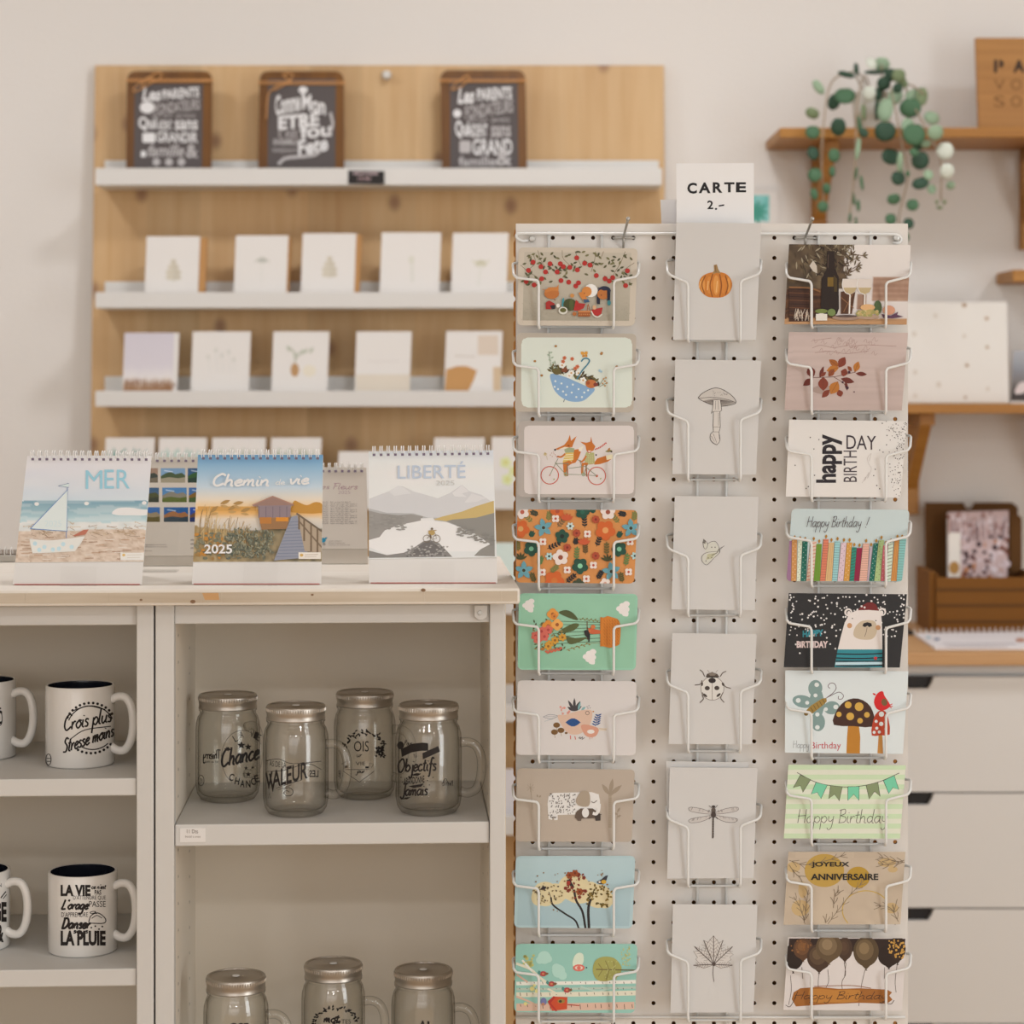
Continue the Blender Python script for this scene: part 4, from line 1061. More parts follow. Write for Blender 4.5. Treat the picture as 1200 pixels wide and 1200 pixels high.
def art_chemin(A, q):
    def fn(u, v):
        c = ramp(v, [(0, (106, 150, 184)), (.12, (142, 174, 196)), (.30, (190, 200, 206)), (.42, (222, 204, 182)), (.50, (226, 186, 132)), (.515, (214, 160, 84)), (.55, (222, 172, 110)), (.60, (216, 198, 178)), (.75, (190, 186, 180)), (1, (150, 140, 122))])
        if v > .66 + .06*vn(u*6, 2): c = mixc(mixc((150, 122, 78), (112, 104, 84), u*1.3), (178, 156, 120), vn(u*30, v*24, 4))
        return c
    A.grad(q, fn, 64, 60)
    A.at(90, 370, 3.333); rnd = random.Random(5)
    A.poly([(840, 745), (850, 722), (870, 730), (900, 740), (930, 728), (957, 735), (957, 770), (840, 768)], (190, 136, 62), 3)
    A.rect(472, 745, 700, 762, (204, 152, 84))
    for i in range(90):
        x = 475 + 190*rnd.random(); h = 40 + 120*rnd.random()*(1 - (x-475)/300)
        A.line([(x, 890), (x + 8*rnd.random(), 890 - h*.6), (x + 25*rnd.random(), 890 - h)], 1.6, rnd.choice([(160, 128, 84), (190, 156, 104), (206, 178, 130), (140, 112, 76)]))
    for x, y, a in ((560, 735, 20), (590, 760, 30), (520, 770, 40), (610, 735, 10), (640, 765, 20)): A.leaf(x, y, 42, 7, a, (168, 130, 78)).leaf(x, y+6, 34, 5, a-30, (190, 150, 96))
    for i in range(150):
        x = 465 + 300*rnd.random(); y = 850 + 100*rnd.random(); A.ell(x, y, 4 + 7*rnd.random(), 3 + 6*rnd.random(), rnd.choice([(186, 128, 60), (150, 116, 70), (112, 112, 92), (128, 122, 98)]) if x < 580 else rnd.choice([(118, 116, 98), (138, 130, 106), (100, 104, 92)]))
    for i in range(420):
        x = 585 + 200*rnd.random(); y = 835 + 15*rnd.random() + 105*rnd.random()
        if x > 770 - (y - 835)*.1: continue
        A.leaf(x, y, 13, 2.6, 40 + 110*rnd.random(), rnd.choice([(126, 126, 108), (108, 110, 92), (146, 142, 120), (136, 128, 100), (98, 100, 86), (156, 148, 122)]))
    A.poly([(685, 738), (765, 703), (846, 735), (848, 742), (690, 745)], (150, 118, 106)).poly([(708, 742), (836, 740), (834, 788), (710, 790)], (140, 122, 124)).poly([(712, 790), (832, 786), (820, 832), (722, 836)], (150, 110, 74)).rect(778, 787, 826, 803, (208, 134, 50)).rect(715, 787, 760, 812, (180, 118, 60))
    for k in range(5): A.line([(712 + k*27, 745), (712 + k*27, 788)], 2, (108, 92, 104))
    A.line([(685, 740), (765, 705), (846, 737)], 4, (172, 130, 110), 0)
    A.poly([(838, 786), (862, 778), (888, 850), (905, 944), (770, 956), (800, 880)], (142, 142, 152))
    for k in range(12): y = 806 + k*12.3; A.line([(830 - k*4.6, y), (872 + k*2.4, y - 3)], 2.0, (116, 118, 132))
    A.poly([(860, 775), (957, 845), (957, 925), (890, 920)], (170, 150, 128)).line([(858, 772), (957, 842)], 7, (112, 96, 80)).line([(866, 800), (957, 905)], 6, (122, 104, 86))
    for x, y0, y1 in ((868, 780, 835), (888, 795, 880), (915, 815, 920), (940, 832, 930)): A.line([(x, y0), (x, y1)], 7, (118, 98, 78))
    A.script('Chemin', 528, 664, 752, 23, (232, 230, 228), 8.5, .3).script('de', 775, 660, 812, 11, (226, 222, 218), 2.6, .2).script('vie', 828, 657, 905, 21, (232, 228, 224), 8, .3)
    A.text('2025', 498, 893, 607, 929, (234, 228, 220), bold=.02)
    A.rect(866, 924, 953, 950, (224, 212, 198)).ell(878, 935, 7, 6, (200, 160, 90)).line([(890, 934), (942, 932)], 4, (200, 186, 170)).line([(890, 942), (936, 940)], 3, (200, 186, 170))
calendar((225, 685), (376.5, 684.5), (378.5, 533), (232, 533), (658.5, 658), 'desk calendar titled Chemin de vie with a wooden lake hut', art_chemin)

def art_lib(A, q):
    def fn(u, v):
        c = ramp(v, [(0, (206, 206, 208)), (.2, (222, 218, 214)), (.45, (218, 214, 210)), (1, (210, 206, 200))])
        return mixc(c, (230, 226, 220), .5*vn(u*3, v*9, 2))
    A.grad(q, fn, 40, 36)
    A.at(360, 380, 3.53)
    A.poly([(256, 722), (300, 705), (340, 690), (375, 668), (400, 672), (440, 692), (490, 705), (540, 720), (590, 698), (640, 664), (670, 690), (720, 705), (772, 740), (772, 830), (256, 830)], (202, 197, 194))
    A.poly([(340, 692), (375, 668), (400, 676), (430, 700), (390, 705), (360, 710)], (212, 207, 203)).poly([(600, 698), (640, 666), (668, 692), (640, 700), (660, 715), (610, 712)], (216, 210, 206)).poly([(680, 700), (740, 718), (700, 735), (650, 738)], (212, 206, 202))
    A.poly([(256, 762), (330, 780), (440, 782), (500, 800), (530, 800), (620, 800), (700, 795), (772, 760), (772, 860), (256, 860)], (176, 172, 168))
    A.poly([(254, 770), (300, 782), (380, 790), (430, 785), (480, 795), (470, 812), (380, 830), (320, 852), (300, 880), (253, 893)], (150, 143, 136))
    A.poly([(772, 730), (700, 752), (640, 775), (560, 795), (520, 808), (620, 820), (700, 830), (774, 800)], (196, 168, 110)).poly([(774, 780), (700, 800), (600, 808), (575, 815), (640, 840), (700, 870), (756, 908), (720, 928), (690, 958), (776, 960)], (140, 134, 126))
    A.poly([(470, 812), (520, 812), (575, 818), (640, 842), (700, 872), (756, 910), (700, 940), (500, 940), (330, 955), (254, 920), (254, 893), (300, 880), (322, 852), (380, 830)], (226, 222, 218))
    A.poly([(470, 803), (520, 800), (528, 812), (470, 812)], (220, 214, 208))
    A.poly([(252, 935), (290, 945), (330, 955), (400, 945), (440, 925), (480, 898), (510, 893), (545, 905), (580, 940), (600, 962), (252, 967)], (132, 126, 120)).poly([(440, 935), (480, 905), (515, 900), (550, 925), (560, 955), (450, 958)], (112, 106, 102))
    rnd = random.Random(9)
    for i in range(70): x = 410 + 170*rnd.random(); y = 915 + 45*rnd.random(); A.ell(x, y, 5, 3, rnd.choice([(150, 144, 138), (104, 98, 94), (170, 162, 154)]))
    for i in range(60): x = 256 + 150*rnd.random(); y = 790 + 60*rnd.random(); A.ell(x, y, 9, 3, rnd.choice([(146, 140, 132), (156, 149, 141)]))
    for i in range(60): x = 620 + 150*rnd.random(); y = 830 + 40*rnd.random() + (x-620)*.3; A.ell(x, y, 9, 3, rnd.choice([(146, 139, 130), (135, 129, 121)]))
    for x in (495, 535): A.ring(x, 887, 15, 2.4, (120, 104, 84))
    A.line([(495, 887), (512, 868), (530, 866), (535, 887), (515, 890), (512, 868)], 2.2, (120, 104, 84), 0).ell(515, 862, 14, 11, (176, 146, 92)).ell(516, 846, 5, 5, (110, 92, 76)).line([(508, 868), (512, 885)], 4, (110, 92, 76)).line([(500, 855), (535, 852)], 3, (160, 130, 84))
    A.text('LIBERTÉ', 374, 568, 655, 637, (184, 191, 202), bold=.003, slope=-.01).text('2025', 533, 646, 609, 666, (196, 190, 182))
calendar((432.5, 685), (583, 682), (578, 527.5), (432, 529), (655, 653), 'desk calendar titled LIBERTÉ with a cyclist above a mountain lake', art_lib)

# backs of two more calendars, standing behind
def art_thumb(A, q):
    A.poly([q[0], q[1], q[2], q[3]], (196, 184, 170)); A.n = 3
    A.at(0, 500, 5)
    P = [[(150, 122, 104), (60, 66, 60), (110, 100, 84)], [(120, 150, 178), (70, 84, 58), (150, 140, 118)], [(52, 84, 120), (52, 86, 48), (40, 60, 50)],
         [(60, 90, 120), (70, 74, 44), (44, 52, 40)], [(78, 124, 168), (128, 122, 108), (84, 96, 40)], [(60, 100, 150), (120, 90, 40), (60, 80, 40)],
         [(50, 100, 160), (140, 124, 96), (90, 80, 40)], [(30, 84, 140), (150, 100, 60), (44, 60, 70)], [(36, 70, 150), (100, 70, 50), (30, 44, 90)]]
    rows = [(243, 328), (357, 443), (472, 558)]; cols = [(780, 925), (940, 1083), (1100, 1240)]
    for j, (y0, y1) in enumerate(rows):
        for i, (x0, x1) in enumerate(cols):
            d = j*8; sky, mt, gr = P[j*3+i]; s_ = 2 + j*9 if i == 1 else j*6
            a, b = x0 + s_, x1 + s_; h = y1 - y0
            A.rect(a, y0, b, y1, sky)
            A.poly([(a, y0+h*.55), (a+30, y0+h*.35), (a+60, y0+h*.25), (a+85, y0+h*.42), (b-20, y0+h*.32), (b, y0+h*.5), (b, y1), (a, y1)], mt)
            A.poly([(a, y0+h*.72), (a+50, y0+h*.62), (b-40, y0+h*.70), (b, y0+h*.62), (b, y1), (a, y1)], gr)
            A.line([(a+20, y0+14), (a+70, y0+22)], 6, mixc(sky, (230, 230, 230), .6)); A.n -= 3
    for y, xa, xb in ((692, 820, 975), (704, 820, 980), (728, 820, 890)): A.text('photographies et textes', xa, y-5, xb, y+5, (120, 106, 100))
    for y in (664, 688, 712): A.text('www', 1116, y-5, 1140, y+5, (80, 70, 70))
calendar((130, 663.5), (286, 662.5), (283, 536), (136, 536), (651.5, 651), 'back of a calendar with small landscape photos, between the sea and hut calendars', art_thumb, pages=BEIGE, nrings=17, back=True)
def art_fl(A, q):
    A.poly([q[0], q[1], q[2], q[3]], (198, 186, 173)); A.n = 3
    A.at(360, 380, 3.53)
    A.text('Les', 40, 664, 92, 682, (150, 120, 124), shear=.2).script('Fleurs', 104, 682, 208, 12, (150, 108, 120), 2.2, .3).text('2025', 128, 688, 178, 702, (172, 150, 150))
    for k in range(12):
        y = 736 + k*8; A.text('fleur sauvage des alpes %d' % k, 96, y-3, 205 if k % 3 else 178, y+3, (96, 84, 84)); A.text('janvier', 62, y-3, 88, y+3, (110, 98, 96))
    for y, b in ((897, 142), (905, 155), (913, 176)): A.text('adresse et telephone', 88, y-3, b, y+3, (130, 118, 112))
    A.ell(66, 893, 11, 10, (44, 130, 160)).leaf(72, 890, 14, 4, 40, (44, 130, 160)).text('MR', 62, 905, 76, 914, (60, 54, 56))
calendar((306, 661), (431, 660.5), (429.5, 548), (312, 548), (643, 643), 'back of the flower calendar with a printed list, between hut and mountain calendars', art_fl, pages=BEIGE, nrings=15, back=True)

# clear acrylic stands in front of the calendars
def acrylic(px0, px1, ytop, ybot, label, tall=0):
    D = onz((px0+px1)/2, ybot, ZT).y
    x0, x1 = (px0-CX)/F*D, (px1-CX)/F*D; z1 = at(0, ytop, D).z
    t = thing('acrylic_stand', ((x0+x1)/2, D, ZT), label, 'display stand', 'clear acrylic stands on the worktop')
    k = .50; h = z1 - ZT
    MB().hexa([(x0, D, ZT+.0015), (x1, D, ZT+.0015), (x1, D + k*h, z1), (x0, D + k*h, z1)], (0, -.0010, 0)).build('front_lip', ACRYL, t)
    MB().box(x0, x1, D - .001, D + .004, ZT + .0001, ZT + .0015).build('foot', ACRYL, t)
acrylic(70.5, 111.5, 665, 686.8, 'clear acrylic stand under the middle of the MER calendar')
acrylic(285, 324.5, 648, 686.6, 'clear acrylic stand under the middle of the hut calendar')
acrylic(492.5, 532, 660, 686.0, 'clear acrylic stand under the middle of the mountain calendar')
D_ = onz(190, 671, ZT).y
t = thing('acrylic_stand', at(190, 671, D_), 'larger clear acrylic stand before the back of the landscape photo calendar', 'display stand', 'clear acrylic stands on the worktop')
xa, xb = at(150, 0, D_).x, at(206, 0, D_).x
MB().hexa([(xa, D_, ZT+.0015), (xb, D_, ZT+.0015), (xb, D_+.05, ZT+.10), (xa, D_+.05, ZT+.10)], (0, -.0015, 0)).build('front_panel', ACRYL, t)
MB().box(xa, xb, D_ - .004, D_ + .03, ZT + .0001, ZT + .0016).build('foot', ACRYL, t)

# spiral pad lying at the left edge
Dn = onz(8, 659, ZT).y; x1 = at(17, 0, Dn).x
t = thing('spiral_pad', (x1 - .06, Dn, ZT), 'low grey spiral-bound pad lying on the worktop at the photo\'s left edge', 'notepad')
MB().box(x1 - .13, x1, Dn, Dn + .09, ZT + .0003, ZT + .009).build('pages', mat('grey_pages', (170, 160, 148), rough=.8), t, bevel=.001)
MB().box(x1 - .131, x1 + .001, Dn + .012, Dn + .091, ZT + .0092, ZT + .0105).build('cover', mat('dark_cover', (120, 106, 92), rough=.6), t)
mb = MB()
for k in range(16):
    c = Vector((x1 - .006 - k*.008, Dn + .010, ZT + .012))
    mb.tube([c + Vector((0, .007*math.cos(a), .0072*math.sin(a))) for a in [math.radians(-60 + 300*j/12) for j in range(13)]], .0006, 5)
mb.build('wire_binding', WIREB, t, smooth='all', fix=False)

# ================================================================ right-hand wall: shelves, plant, sign
def shelf(ytop, ybot, xleft, D, label, x1=1330, brackets=(), legpx=120):
    z1, z0 = at(0, ytop, D).z, at(0, ybot, D).z; x0 = at(xleft, ytop, D).x; xe = at(x1, ytop, D).x
    t = thing('wall_shelf', ((x0+xe)/2, WY, z0), label, 'shelf', 'oak shelves on the right of the wall')
    MB().box(x0, xe, D, WY - .0005, z0, z1).build('board', OAK, t, bevel=.002)
    for bxl, bxr, ylow in brackets:
        a, b = at(bxl, 0, WY).x, at(bxr, 0, WY).x; zl = at(0, ylow, WY).z; w = b - a
        br_ = MB().box(a, b, WY - .026, WY - .0006, zl, z0 - .0006).build('bracket', OAK, t, bevel=.0015)
        MB().box(a, b, D + .045, WY - .027, z0 - .024, z0 - .0006).build('bracket_arm', OAK, br_, bevel=.0015)
        h = (z0 - zl)
        MB().hexa([(a + .004, D + .062, z0 - .0245), (a + .004, D + .085, z0 - .0245), (a + .004, WY - .0265, zl + h*.40), (a + .004, WY - .0265, zl + h*.25)], (w - .008, 0, 0)).build('bracket_brace', OAK, br_)
    return t, z1
UD = 4.51
sh1, ZS1 = shelf(149.5, 161, 914, UD, 'upper oak shelf with the trailing plant and the wooden sign', brackets=[(950, 967, 285), (1194, 1211, 293)])
sh2, ZS2 = shelf(473.5, 484.5, 980, UD, 'lower oak shelf carrying the white wrapped square', brackets=[(1057, 1074.5, 602), (1215, 1232, 602)])
sh3, ZS3 = shelf(316, 330, 1187, 4.60, 'end of another oak shelf just entering at the right photo edge', x1=1330)
# wooden sign
Ds = 4.60; z0 = ZS1 + .0005
xa, xb = at(1145.5, 0, Ds).x, at(1246, 0, Ds).x; zt = at(0, 42.5, Ds).z
wsg = MB().hexa([(xa + .003, Ds, z0), (xb, Ds, z0), (xb, Ds + .02, zt), (xa, Ds + .02, zt)], (0, .014, 0)).build('wooden_sign', OAKD, origin=((xa+xb)/2, Ds, z0), bevel=.001)
tag(wsg, 'square oak sign with engraved letters, standing on the upper shelf', 'wooden sign')
A = Art(plane_proj((0, Ds, z0), (0, -1, .02/(zt-z0))), (880, 30, 3.75))
DK = (52, 36, 24); EN = (112, 74, 38)
A.text('P', 1068, 150, 1112, 207, DK, bold=.05).text('A', 1152, 150, 1204, 207, DK, bold=.05)
A.poly([(1083, 146), (1089, 146), (1089, 211), (1083, 211)], (168, 120, 70))
for x0, t_, y0, y1 in ((1068, 'V', 236, 282), (1142, 'O', 236, 282), (1068, 'S', 308, 357), (1142, 'O', 308, 357)): A.text(t_, x0, y0, x0 + 48, y1, EN, bold=.0)
A.build(wsg, 'engraved_lettering')
# trailing plant
LEAFC = [mat('leaf_green', (68, 100, 70), rough=.6), mat('leaf_dark', (44, 70, 52), rough=.6), mat('leaf_pale', (138, 158, 128), rough=.6), mat('leaf_cream', (200, 200, 184), rough=.6), mat('leaf_olive', (112, 124, 88), rough=.6)]
STEM = mat('vine_stem', (150, 130, 108), rough=.8)
pz = ZS1 + .0005; pc = at(1022, 148, 4.62); pc.z = pz
plant = thing('trailing_plant', pc, 'artificial coin-leaf plant trailing over the edge of the upper oak shelf', 'plant')
MB().lathe([(0, 0), (.030, 0), (.034, .004), (.042, .075), (.044, .080), (.041, .080), (.036, .074), (0, .070)], pc, 32).build('pot', mat('pot_glaze', (206, 202, 192), rough=.4), plant, smooth=True)
LV = [(297,270,20,38,35,2),(270,385,32,25,-25,4),(413,308,47,40,0,0),(365,335,28,38,-20,1),(464,190,12,32,0,1),(420,215,40,14,-15,1),(272,468,33,31,0,0),(384,445,34,42,0,1),(478,440,10,48,10,0),(495,470,20,24,40,1),(470,540,11,52,-8,2),
      (575,170,36,32,0,2),(530,165,24,30,20,3),(650,220,32,32,0,4),(610,225,26,24,0,1),(583,255,30,32,0,1),(645,275,22,24,0,1),(635,310,32,40,-25,2),(590,370,34,55,-8,2),(555,370,12,48,0,1),(715,310,38,32,20,2),(752,310,26,45,-8,4),(700,362,48,44,0,0),(795,405,38,30,-10,2),(590,465,48,45,0,1),(690,440,30,40,-20,2),(718,478,52,50,0,0),(812,470,38,35,0,2),(770,520,24,18,0,2),
      (520,300,30,36,0,3),(497,380,12,40,0,4),
      (275,560,28,33,0,1),(366,570,27,32,0,0),(357,640,14,26,0,0),(280,655,31,34,0,0),(334,716,19,26,10,0),(278,740,17,28,15,0),(317,795,25,26,0,0),
      (615,575,43,38,0,1),(655,600,14,48,0,2),(745,592,42,42,0,1),(853,550,38,40,0,3),(718,555,22,20,0,0),(780,655,22,26,0,2),(862,640,32,36,0,3),(648,670,34,33,0,1),(745,692,38,28,10,1),(795,718,20,24,0,2),(878,702,20,20,0,2),(628,762,30,25,10,0),(710,787,28,28,0,0),(615,850,26,26,0,0),(694,868,24,27,0,1),(675,930,24,24,0,0),(630,960,20,20,0,0),
      (487,690,8,36,5,0),(462,650,7,30,-8,0),(450,758,9,34,8,0),(472,790,9,28,0,0),(435,845,7,24,0,0),(462,860,6,20,0,0),(818,775,8,10,0,4),(850,775,9,10,0,4),(830,800,14,8,0,4),(735,520,26,30,0,1),(660,640,12,20,0,2),(690,650,10,14,0,0),(560,300,20,30,0,1),(670,250,18,26,30,4),(610,200,30,14,0,1),(545,205,50,10,0,1)]
rnd = random.Random(21)
groups = {}
for i, (x, y, a, b, rot, ci) in enumerate(LV):
    px, py = 880 + x/3.75, 30 + y/3.75
    D = 4.60 - (.12 if y > 430 else .06*min(1, max(0, (y-150)/280))) - .05*rnd.random()
    if x < 420 and y < 430: D = 4.56 - .06*rnd.random()
    c = at(px, py, D); s_ = D/F/3.75
    M = Matrix.Translation(c) @ Matrix.Rotation(math.radians(-rot), 4, 'Y') @ Matrix.Rotation(rnd.uniform(-.35, .35), 4, 'X') @ Matrix.Rotation(rnd.uniform(-.3, .3), 4, 'Z')
    n = 16; vs = [(0, -.002, 0)]; fs = []
    for ring, rr, dy in ((1, .55, -.0015), (2, 1.0, .0005)):
        for k in range(n):
            t_ = 2*PI*k/n; heart = 1 - (.10 if ring == 2 and k == 4 else 0)
            vs.append((a*s_*rr*math.cos(t_)*heart, dy, b*s_*rr*math.sin(t_)*heart))
    fs = [(0, 1+k, 1+(k+1) % n) for k in range(n)] + [(1+k, 1+n+k, 1+n+(k+1) % n, 1+(k+1) % n) for k in range(n)]
    bk = len(vs); vs2 = [(p[0], p[1]+.0008, p[2]) for p in vs]
    allv = vs + vs2; fs2 = [tuple(bk + q for q in f[::-1]) for f in fs] + [(1+n+k, bk+1+n+k, bk+1+n+(k+1) % n, 1+n+(k+1) % n) for k in range(n)]
    g = groups.setdefault(ci, MB())
    g.M = M; g.add(allv, fs + fs2); g.M = None
lf = MB(); 
for ci, g in groups.items():
    b0 = len(lf.v); lf.v += g.v; lf.f += [[b0 + i for i in f] for f in g.f]; lf.mi += [ci]*len(g.f)
lf.build('leaves', LEAFC, plant, smooth='all', fix=False)
def vine(P, r=.0018):
    Q = [at(880 + x/3.75, 30 + y/3.75, D) for x, y, D in P]
    return MB().tube(smooth_path(Q, 6), r, 6)
VN = [[(530, 330, 4.62), (480, 215, 4.60), (400, 215, 4.57), (345, 270, 4.53), (320, 430, 4.48), (310, 600, 4.475), (320, 790, 4.475)],
      [(540, 330, 4.62), (500, 220, 4.60), (470, 330, 4.52), (462, 480, 4.475), (455, 640, 4.47), (430, 860, 4.47)],
      [(550, 330, 4.62), (600, 240, 4.58), (640, 400, 4.50), (665, 530, 4.475), (690, 660, 4.47), (650, 850, 4.47), (680, 930, 4.47)],
      [(550, 330, 4.62), (640, 230, 4.60), (740, 400, 4.51), (800, 510, 4.475), (835, 600, 4.47), (835, 770, 4.47)],
      [(545, 330, 4.62), (575, 240, 4.60), (575, 170, 4.58)], [(530, 330, 4.62), (470, 240, 4.60), (464, 185, 4.58)], [(560, 330, 4.62), (680, 260, 4.56), (760, 300, 4.52)]]
for P in VN: vine(P).build('stem', STEM, plant, smooth='all')

# little wall calendar with a turquoise picture
Dc = WY - .006
t = slab('wall_calendar', [(858, 222), (912, 222), (912, 300), (858, 300)], plane_proj((0, Dc, 0), (0, -1, 0)), .004, CARDW)
tag(t, 'small white spiral calendar with a turquoise leaf picture, hanging behind the CARTE sign', 'calendar')
A = Art(plane_proj((0, Dc, 0), (0, -1, 0)), (880, 30, 3.75))
A.grad([(-40, 745), (80, 745), (80, 862), (-40, 862)], lambda u, v: mixc((150, 200, 196), (90, 168, 156), vn(u*5, v*5, 2)), 12, 12)
for a in range(0, 360, 40): A.leaf(25, 820, 55, 9, a, (70, 146, 128))
A.build(t)
mb = MB()
for k in range(10):
    c = at(863 + k*5, 221.5, Dc); mb.tube([c + Vector((0, .004*math.cos(a), .006*math.sin(a))) for a in [math.radians(200 + 300*j/8) - PI*.9 for j in range(9)]], .0007, 5)
mb.build('wire_binding', WIREB, t, smooth='all', fix=False)

# white wrapped square on the lower shelf
Dw = 4.60; pw = plane_proj((0, Dw, ZS2), (0, -1, .05))
yb = HY - (ZS2 - 1.3)*F/Dw
wp = slab('wrapped_square', [(1046, 353.5), (1180.5, 353.5), (1183, yb), (1046, yb)], pw, .030, mat('wrapped_cream', (214, 206, 196), rough=.45, bump=.4, bscale=25), rad=.004, bev=.003)
tag(wp, 'large white plastic-wrapped square with scattered brown specks on the lower shelf', 'wrapped panel')
A = Art(pw, (1050, 340, 8)); SPK = (168, 142, 116)
for x, y, r in ((850, 265, 18), (855, 535, 16), (665, 705, 17), (640, 140, 22), (650, 1005, 14)): A.ell(x, y, r*1.1, r, SPK)
for x, y, r in ((170, 410, 22), (640, 430, 18), (400, 885, 24), (860, 925, 18), (180, 990, 18), (370, 240, 18), (180, 770, 20)): A.ell(x, y, r, r*1.2, (200, 188, 174))
A.build(wp)
Dq = 4.61; pq = plane_proj((0, Dq, ZS2), (0, -1, .08)); yb = HY - (ZS2 - 1.3)*F/Dq
ph = slab('photo_print', [(1187.5, 411), (1262, 411), (1260, yb), (1184, yb)], pq, .004, CARDW)
tag(ph, 'dark blue-grey picture cut off by the photo edge, beside the wrapped square', 'picture')
A = Art(pq, (1050, 340, 8))
A.grad([(1100, 568), (1690, 568), (1680, 1040), (1075, 1040)], lambda u, v: mixc(ramp(v, [(0, (166, 168, 172)), (.35, (130, 132, 138)), (.6, (110, 104, 102)), (.75, (70, 62, 58)), (.9, (30, 26, 26)), (1, (60, 50, 46))]), (150, 140, 134), .4*vn(u*7, v*6, 4)), 20, 16)
A.poly([(1110, 960), (1150, 880), (1200, 860), (1240, 900), (1200, 960), (1150, 975)], (206, 190, 184), 3).build(ph)

# ================================================================ drawer unit, box and papers on the right
Df = 4.20
zc1, zc0 = at(0, 765.5, Df).z, at(0, 780, Df).z
xl_, xr_ = at(985, 0, Df).x, at(1420, 0, Df).x
unit = thing('drawer_unit', ((xl_+xr_)/2, Df, 0), 'white drawer unit with black cut-out grips under a wooden counter', 'drawer unit')
MB().box(xl_ - .02, xr_, Df, WY - .002, zc0, zc1).build('counter_top', COUNTER, unit, bevel=.002)
MB().box(xl_, xr_ - .02, Df + .045, WY - .003, .0, zc0 - .0005).build('carcass', WHITE, unit)
MB().box(xl_, xr_ - .02, Df + .034, Df + .045, at(0, 791, Df).z, zc0 - .0005).build('top_rail', WHITE, unit)
GA = at(1018, 0, Df + .02).x; GB = at(1094.5, 0, Df + .02).x
ys_ = [792.5, 929, 1064.5, 1200, 1335]
for k in range(4):
    zt = at(0, ys_[k], Df + .02).z - .0015; zb = at(0, ys_[k+1], Df + .02).z + .0015; gh = .0215
    P = [(xl_, zt), (GA, zt), (GA + .008, zt - gh), (GB - .010, zt - gh), (GB - .003, zt - gh*.45), (GB, zt), (xr_ - .02, zt), (xr_ - .02, zb), (xl_, zb)]
    d = MB().hexa([(x, Df + .02, z) for x, z in P], (0, .013, 0)).build('drawer', WHITE, unit)
    MB().box(GA - .01, GB + .01, Df + .0335, Df + .0445, zt - gh - .01, zt - .0001).build('grip_recess', BLACK, d)
    MB().box(xl_, xr_ - .02, Df + .0335, Df + .0445, zb + .0, zb - .0028).build('gap', DARKG, d)
# cardboard box
ZC = zc1 + .0005; Db = 4.54
bx0, bx1 = at(1097.5, 0, Db).x, at(1216, 0, Db).x; bz1 = at(0, 676.5, Db).z
wx0_ = at(1083, 0, 4.70).x; lz = at(0, 588.5, 4.72).z
box = thing('cardboard_box', ((bx0+bx1)/2, Db, ZC), 'open brown cardboard mailing box on the wooden counter', 'box')
MB().box(bx0, bx1, Db, Db + .004, ZC, bz1).build('front_panel', BOXM, box)
for y in (691, 709.5, 728.5):
    zz = at(0, y, Db).z; MB().box(bx0 + .001, bx1 - .001, Db - .0012, Db + .0002, zz - .0025, zz + .0025).build('fold_strip', BOXD, box)
MB().box(bx0, bx0 + .004, Db + .004, 4.70, ZC, bz1 + .006).build('side_panel', BOXM, box)
MB().box(bx1 - .004, bx1, Db + .004, 4.70, ZC, bz1 + .006).build('side_panel', BOXM, box)
MB().box(bx0 + .004, bx1 - .004, Db + .004, 4.70, ZC, ZC + .004).build('floor_panel', BOXM, box)
MB().box(bx0 - .012, bx0 - .0005, Db + .01, 4.70, ZC, bz1 + .010).build('side_panel', BOXM, box)
lx0, lx1 = at(1084, 0, 4.705).x, at(1193, 0, 4.705).x; nx = at(1135.5, 0, 4.705).x
P = [(lx0, ZC), (lx1, ZC), (lx1, lz - .010), (lx1 - .012, lz)] + [(nx + .010*math.cos(a), lz - .013*math.sin(a)) for a in [PI*k/8 for k in range(9)]] + [(lx0, lz)]
MB().hexa([(x, 4.705, z) for x, z in P], (0, .004, 0)).build('lid', BOXD, box)
fa, fb = at(1184, 0, 4.66).x, at(1197.5, 0, 4.66).x; z1_, z2_ = at(0, 605, 4.66).z, at(0, 672, 4.66).z
MB().hexa([(p.x, 4.66, p.z) for p in rounded([(fa, 0, z2_), (fb, 0, z2_ + .004), (fb, 0, z1_), (fa, 0, z1_ + .006)], .008)], (0, .003, 0)).build('side_flap', BOXD, box)
# floral notebook in the box
Dn2 = 4.62; pn = plane_proj((0, Dn2, ZC + .006), (0, -1, .18))
q = [(1111, 600), (1182, 598), (1180, 694), (1111, 694)]
nb = slab('notebook', q, pn, .012, CARDW, rad=.002)
tag(nb, 'floral notebook with a white paper band standing in the open cardboard box', 'notebook')
A = Art(pn, (1050, 560, 5.4545)); rnd = random.Random(4)
A.poly([((x-1050)*5.4545, (y-560)*5.4545) for x, y in q], (186, 160, 156))
for i in range(170):
    x = 335 + 380*rnd.random(); y = 225 + 460*rnd.random(); top = y < 370
    A.ell(x, y, (6 + 14*rnd.random())*(.6 if top else 1), 6 + 16*rnd.random(), rnd.choice([(214, 200, 200), (206, 190, 190), (150, 110, 100), (120, 70, 56)] if top else [(60, 36, 40), (110, 60, 44), (170, 116, 84), (196, 176, 176), (84, 50, 50), (206, 190, 190)]))
for i in range(26): x = 345 + 360*rnd.random(); A.line([(x, 400), (x + 20*(rnd.random()-.5), 240 + 80*rnd.random())], 4, (110, 84, 84))
A.rect(335, 350, 412, 640, (216, 206, 194)).ell(372, 575, 34, 42, (166, 120, 60)).build(nb)
